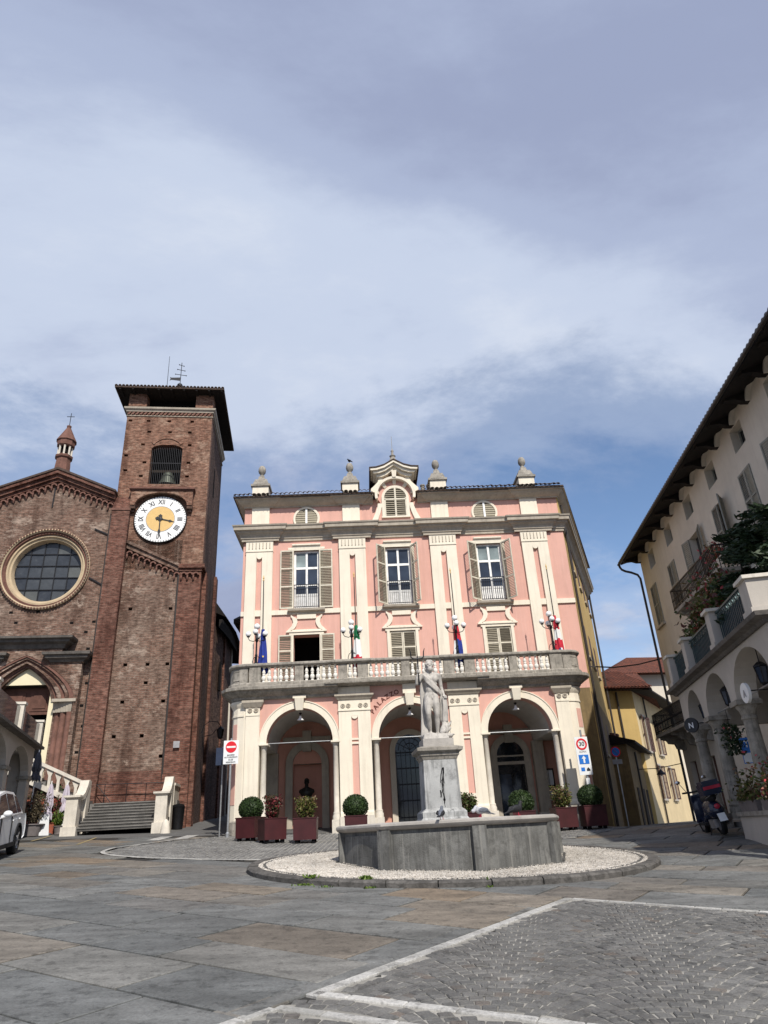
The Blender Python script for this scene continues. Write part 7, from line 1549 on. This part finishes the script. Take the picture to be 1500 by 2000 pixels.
def parasol(x, y, top, bot, r, mat, label):
    z = G(x, y) + .01; t = thing('folded_parasol', label, 'parasol', (x, y, z), random.random(), 'folded parasols before the church', False); top -= z; bot -= z
    build('pole', M().tube([(0, 0, 0), (0, 0, top + .12)], .022, 8), 'white_paint', t); m = M(); nu, nz = 24, 12; vs = []
    for j in range(nz + 1):
        f = j / nz; zz_ = top - (top - bot) * f; rr = .03 + r * (f ** .7) * (1 - .35 * f * f)
        if abs(f - .72) < .06: rr *= .7
        for k in range(nu): a = 2 * pi * k / nu; q = rr * (1 + .32 * (1 if k % 3 == 0 else -.25)); vs.append((q * cos(a), q * sin(a), zz_ + (.05 if k % 3 else -.03) * f))
    m.add(vs, [(j * nu + k, j * nu + (k + 1) % nu, (j + 1) * nu + (k + 1) % nu, (j + 1) * nu + k) for j in range(nz) for k in range(nu)]); build('canopy', m, mat, t, 50); build('foot', M().lathe([(.26, 0), (.26, .05), (.06, .09)], 0, 0, 16), 'pot_grey', t)
parasol(-13.85, 29.0, 4.05, 2.75, .17, 'umbrella_lilac', 'folded lilac parasol farther from the stair pedestal'); parasol(-13.22, 29.05, 4.0, 3.0, .16, 'umbrella_lilac', 'folded lilac parasol nearest the stair pedestal'); parasol(-14.35, 28.6, 5.25, 4.15, .2, 'umbrella_grey', 'folded dark grey parasol by the white arcade')
sb_ = thing('sandwich_board', 'small white sandwich board among the pots', 'sign', (-13.75, 28.55, G(-13.75, 28.55) + .01), R(60), None, False); build('panel', M().hexa([(-.2, -.16, 0), (.2, -.16, 0), (.2, -.13, 0), (-.2, -.13, 0)], [(-.2, -.02, .75), (.2, -.02, .75), (.2, 0, .75), (-.2, 0, .75)]), 'sign_white', sb_); build('panel', M().hexa([(-.2, .13, 0), (.2, .13, 0), (.2, .16, 0), (-.2, .16, 0)], [(-.2, .002, .75), (.2, .002, .75), (.2, .022, .75), (-.2, .022, .75)]), 'sign_white', sb_)
bn = thing('waste_bin', 'dark waste bin beside the church stair parapet', 'bin', (-9.15, 30.6, G(-9.15, 30.6) + .01), 0, None, False); build('body', M().lathe([(.2, 0), (.24, .8), (.25, .82), (.22, .84)], 0, 0, 14), 'iron', bn, 40); build('lid', M().lathe([(.25, .84), (.2, .93), (.02, .97)], 0, 0, 14), 'black', bn, 40)

# ---------------------------------------------------------------- parked white car (x forward)
cx_, cy_ = -11.0, 19.0; cyaw = atan2(-2.55, .75)
cz = G(cx_, cy_); fwd = Vector((cos(cyaw), sin(cyaw)))
car = thing('parked_car', 'white compact suv parked at the left edge facing the viewer', 'car', (cx_, cy_, cz + .02), cyaw, None, False)
pitch_ = math.atan2(G(cx_ + fwd.x * 1.3, cy_ + fwd.y * 1.3) - G(cx_ - fwd.x * 1.3, cy_ - fwd.y * 1.3), 2.6); car.rotation_euler = (0, -pitch_, cyaw)
WB, TR, WR = 1.28, .76, .34
prof = [(-2.08, .42), (-2.12, .62), (-2.10, .88), (-2.02, 1.0), (-1.2, 1.02), (0, .99), (.85, .97), (1.15, .95), (1.75, .86), (2.02, .74), (2.10, .58), (2.08, .36), (WB + .44, .30)]
for c, s in ((WB, 1), (-WB, -1)):
    arcw = [(c + .43 * cos(pi * k / 10), .33 + .43 * sin(pi * k / 10)) for k in range(0, 11)]
    if s > 0: prof += arcw
    else: prof += arcw
    if s > 0: prof += [(c - .46, .27), (-WB + .46, .27)]
prof += [(-WB - .46, .33)]
NS = 9; vs = []; np_ = len(prof)
ys_ = [-.88, -.90, -.87, -.6, 0, .6, .87, .90, .88]; ins = [.03, 0, .02, .05, .06, .05, .02, 0, .03]
for y, q in zip(ys_, ins):
    for x, z in prof: vs.append((x * (1 - q * .5) if abs(x) > 1.9 else x, y * (1 - max(0, z - .75) * .10), z - (q * .15 if z > .8 else 0)))
fs = [(i * np_ + k, i * np_ + (k + 1) % np_, (i + 1) * np_ + (k + 1) % np_, (i + 1) * np_ + k) for i in range(NS - 1) for k in range(np_)] + [tuple(range(np_)), tuple((NS - 1) * np_ + k for k in range(np_ - 1, -1, -1))]
body = build('body', M().add(vs, fs), 'car_white', car, 32)
gh = [(-1.98, .98), (-1.55, 1.46), (-1.2, 1.56), (-.3, 1.60), (.35, 1.52), (1.12, .96)]
vs = []
for y, q in ((-.80, 0), (-.62, 1), (.62, 1), (.80, 0)):
    for i, (x, z) in enumerate(gh): vs.append((x, y if (i in (0, 5)) == (q == 0) or q == 0 and False else (y if q else (-.66 if y < 0 else .66)), z))
rows = [(-.81, -.64), (.81, .64)]
g = M()
bl = [(x, -.82 if z < 1.0 else -.64, z) for x, z in gh]; br_ = [(x, .82 if z < 1.0 else .64, z) for x, z in gh]
g.add(bl + br_, [(0, 1, 2, 3, 4, 5), (11, 10, 9, 8, 7, 6)] + [(i, i + 6, i + 7, i + 1) for i in range(5)]); cabin = build('cabin', g, 'car_white', car, 30)
def quad_on(pts, off): 
    v = [Vector(p) for p in pts]; nn = (v[1] - v[0]).cross(v[2] - v[0]).normalized() * off; return M().hexa([p for p in v], [p + nn for p in v])
for s in (-1, 1):
    lat = lambda x, z: (x, s * (.82 - (z - .98) * .18 / .54 * 1.0), z)
    for pts in ([(-.28, 1.03), (.95, 1.03), (.33, 1.47), (-.28, 1.53)], [(-1.22, 1.03), (-.36, 1.03), (-.36, 1.535), (-1.12, 1.50)], [(-1.78, 1.05), (-1.30, 1.03), (-1.2, 1.48), (-1.5, 1.43)]):
        P = [lat(x, z) for x, z in pts]; P = P if s < 0 else P[::-1]; build('side_window', quad_on(P, .012), 'car_glass', cabin)
    mr = build('mirror', M().ball((.72, s * .98, 1.06), .1, 12, 8, (.8, 1.1, .75)).bar((.74, s * .84, 1.0), (.72, s * .95, 1.04), .05), 'car_white', car, 50)
    build('door_handle', M().box(-.55, -.33, *sorted((s * .895, s * .93)), .86, .89), 'car_white', body); build('door_handle', M().box(-1.30, -1.1, *sorted((s * .895, s * .93)), .88, .91), 'car_white', body)
    build('door_seam', M().box(-.34, -.33, *sorted((s * .86, s * .9025)), .35, .97).box(.83, .84, *sorted((s * .86, s * .9025)), .35, .95), 'rubber', body); build('sill_trim', M().box(-.85, .85, *sorted((s * .86, s * .915)), .24, .34), 'rubber', body)
    build('headlight', M().hexa([(1.98, s * .55, .68), (1.85, s * .86, .70), (1.80, s * .86, .74), (1.95, s * .55, .72)], [(1.99, s * .55, .80), (1.80, s * .86, .86), (1.75, s * .86, .86), (1.93, s * .55, .82)]), 'glass_blue', car)
    for c in (WB, -WB):
        wl_ = M(); wl_.lathey([(.20, -.1), (.30, -.11), (WR, -.07), (WR, .07), (.30, .11), (.2, .1)], 0, 0, 28); wl_.xf(Matrix.Translation((c, s * .80, WR))); w = build('wheel', wl_, 'rubber', car, 40)
        rm = M(); rm.lathey([(.0001, -.05), (.05, -.07), (.06, -.04), (.2, -.05), (.225, -.09), (.225, .08)], 0, 0, 24)
        for k in range(5): a = 2 * pi * k / 5; rm.bar((0, -.075, 0), (.21 * cos(a), -.085, .21 * sin(a)), .06, .02)
        rm.xf(Matrix.Translation((c, s * .80, WR)) @ Matrix.Rotation(0 if s < 0 else pi, 4, 'Z')); build('rim', rm, 'steel', w)
        build('arch_lining', M().ring(c, .33, .40, .45, *sorted((s * .60, s * .912)), 0, pi, 14), 'rubber', body)
build('windscreen', quad_on([(.42, -.60, 1.50), (.42, .60, 1.50), (1.06, .74, .99), (1.06, -.74, .99)], .015), 'car_glass', cabin); build('grille', M().box(2.02, 2.12, -.5, .5, .45, .66), 'rubber', car); build('number_plate', M().box(2.11, 2.125, -.26, .26, .46, .57), 'sign_white', car); build('floor_pan', M().box(-1.9, 1.9, -.7, .7, .22, .5), 'rubber', car)

# ---------------------------------------------------------------- scooter, seen from behind (x forward)
sc_x, sc_y = 7.72, 18.75; sc = thing('scooter', 'dark blue motor scooter with top case parked at the low arcade wall', 'scooter', (sc_x, sc_y, G(sc_x, sc_y) + .02), R(84), None, False); sc.rotation_euler = (R(-9), 0, R(84)); sc.scale = (1.02,) * 3
for x, nm in ((-.62, 'rear'), (.68, 'front')):
    w = M().lathey([(.15, -.05), (.22, -.065), (.255, -.03), (.255, .03), (.22, .065), (.15, .05)], x, .255, 24); o = build('wheel', w, 'rubber', sc, 40); rm = M().lathey([(.0001, -.03), (.04, -.05), (.15, -.035), (.165, -.045), (.165, .045), (.04, .05), (.0001, .03)], x, .255, 20)
    build('rim', rm, 'steel', o)
m = M(); m.ball((-.45, 0, .60), .25, 16, 10, (1.55, .82, .8)); m.ball((-.62, 0, .52), .2, 12, 8, (1.3, 1.0, .9)); cap_chain(m, [(-.1, 0, .45, .14), (.2, 0, .30, .12), (.45, 0, .34, .1)]); sculpt('rear_body', m, 'scooter_blue', sc, .018, 4)
m = M(); m.hexa([(.45, -.2, .30), (.52, -.2, .30), (.52, .2, .30), (.45, .2, .30)], [(.36, -.19, .92), (.42, -.17, .94), (.42, .17, .94), (.36, .19, .92)]); m.ball((.44, 0, .6), .2, 12, 8, (.5, 1, 1.6)); sculpt('leg_shield', m, 'scooter_blue', sc, .018, 4)
build('front_mudguard', M().ring(.68, .255, .275, .30, -.075, .075, R(10), R(170), 12), 'scooter_blue', sc); build('fork', M().tube([(.68, .08, .25), (.5, .06, .6), (.40, 0, .95)], .028, 8), 'steel', sc)
m = M(); cap_chain(m, [(-.75, 0, .83, .1), (-.4, 0, .82, .12), (-.12, 0, .80, .1)]); sculpt('seat', m, 'leather', sc, .02, 3)
build('handlebar', M().tube([(.34, -.34, 1.02), (.38, -.12, 1.0), (.38, .12, 1.0), (.34, .34, 1.02)], .022, 8), 'leather', sc)
for s in (-1, 1): build('mirror', M().tube([(.37, s * .22, 1.02), (.42, s * .32, 1.25)], .009, 6).ball((.42, s * .34, 1.28), .06, 10, 8, (.35, 1.1, .7)), 'chrome', sc)
build('top_case', M().prismz([(-1.0, -.2), (-.97, -.23), (-.65, -.24), (-.58, -.16), (-.58, .16), (-.65, .24), (-.97, .23), (-1.0, .2)], .88, 1.12), 'scooter_blue', sc); build('case_reflector', M().box(-1.008, -.98, -.2, .2, 1.0, 1.07), 'red_lens', sc); build('case_lid', M().prismz([(-.98, -.19), (-.65, -.21), (-.6, -.14), (-.6, .14), (-.65, .21), (-.98, .19)], 1.12, 1.19), 'scooter_blue', sc)
build('rear_rack', M().tube([(-.6, .1, .82), (-.95, .1, .87)], .014, 6).tube([(-.6, -.1, .82), (-.95, -.1, .87)], .014, 6), 'chrome', sc); build('tail_light', M().ball((-.86, 0, .62), .06, 10, 8, (.6, 1.2, 1)), 'red_lens', sc); build('number_plate', M().hexa([(-.99, -.09, .30), (-.99, .09, .30), (-.98, .09, .30), (-.98, -.09, .30)], [(-.92, -.09, .47), (-.92, .09, .47), (-.91, .09, .47), (-.91, -.09, .47)]), 'sign_white', sc)
build('exhaust', M().tube([(-.3, -.14, .22), (-.55, -.17, .24), (-.85, -.17, .30)], [.03, .06, .055], 10), 'chrome', sc, 40); build('engine', M().box(-.7, -.35, .06, .16, .18, .36), 'steel', sc); build('stand', M().tube([(-.2, -.1, .2), (-.25, -.2, .0)], .014, 6).tube([(-.2, .1, .2), (-.25, .2, .0)], .014, 6), 'iron', sc); build('floorboard', M().box(-.12, .46, -.19, .19, .24, .29), 'rubber', sc)
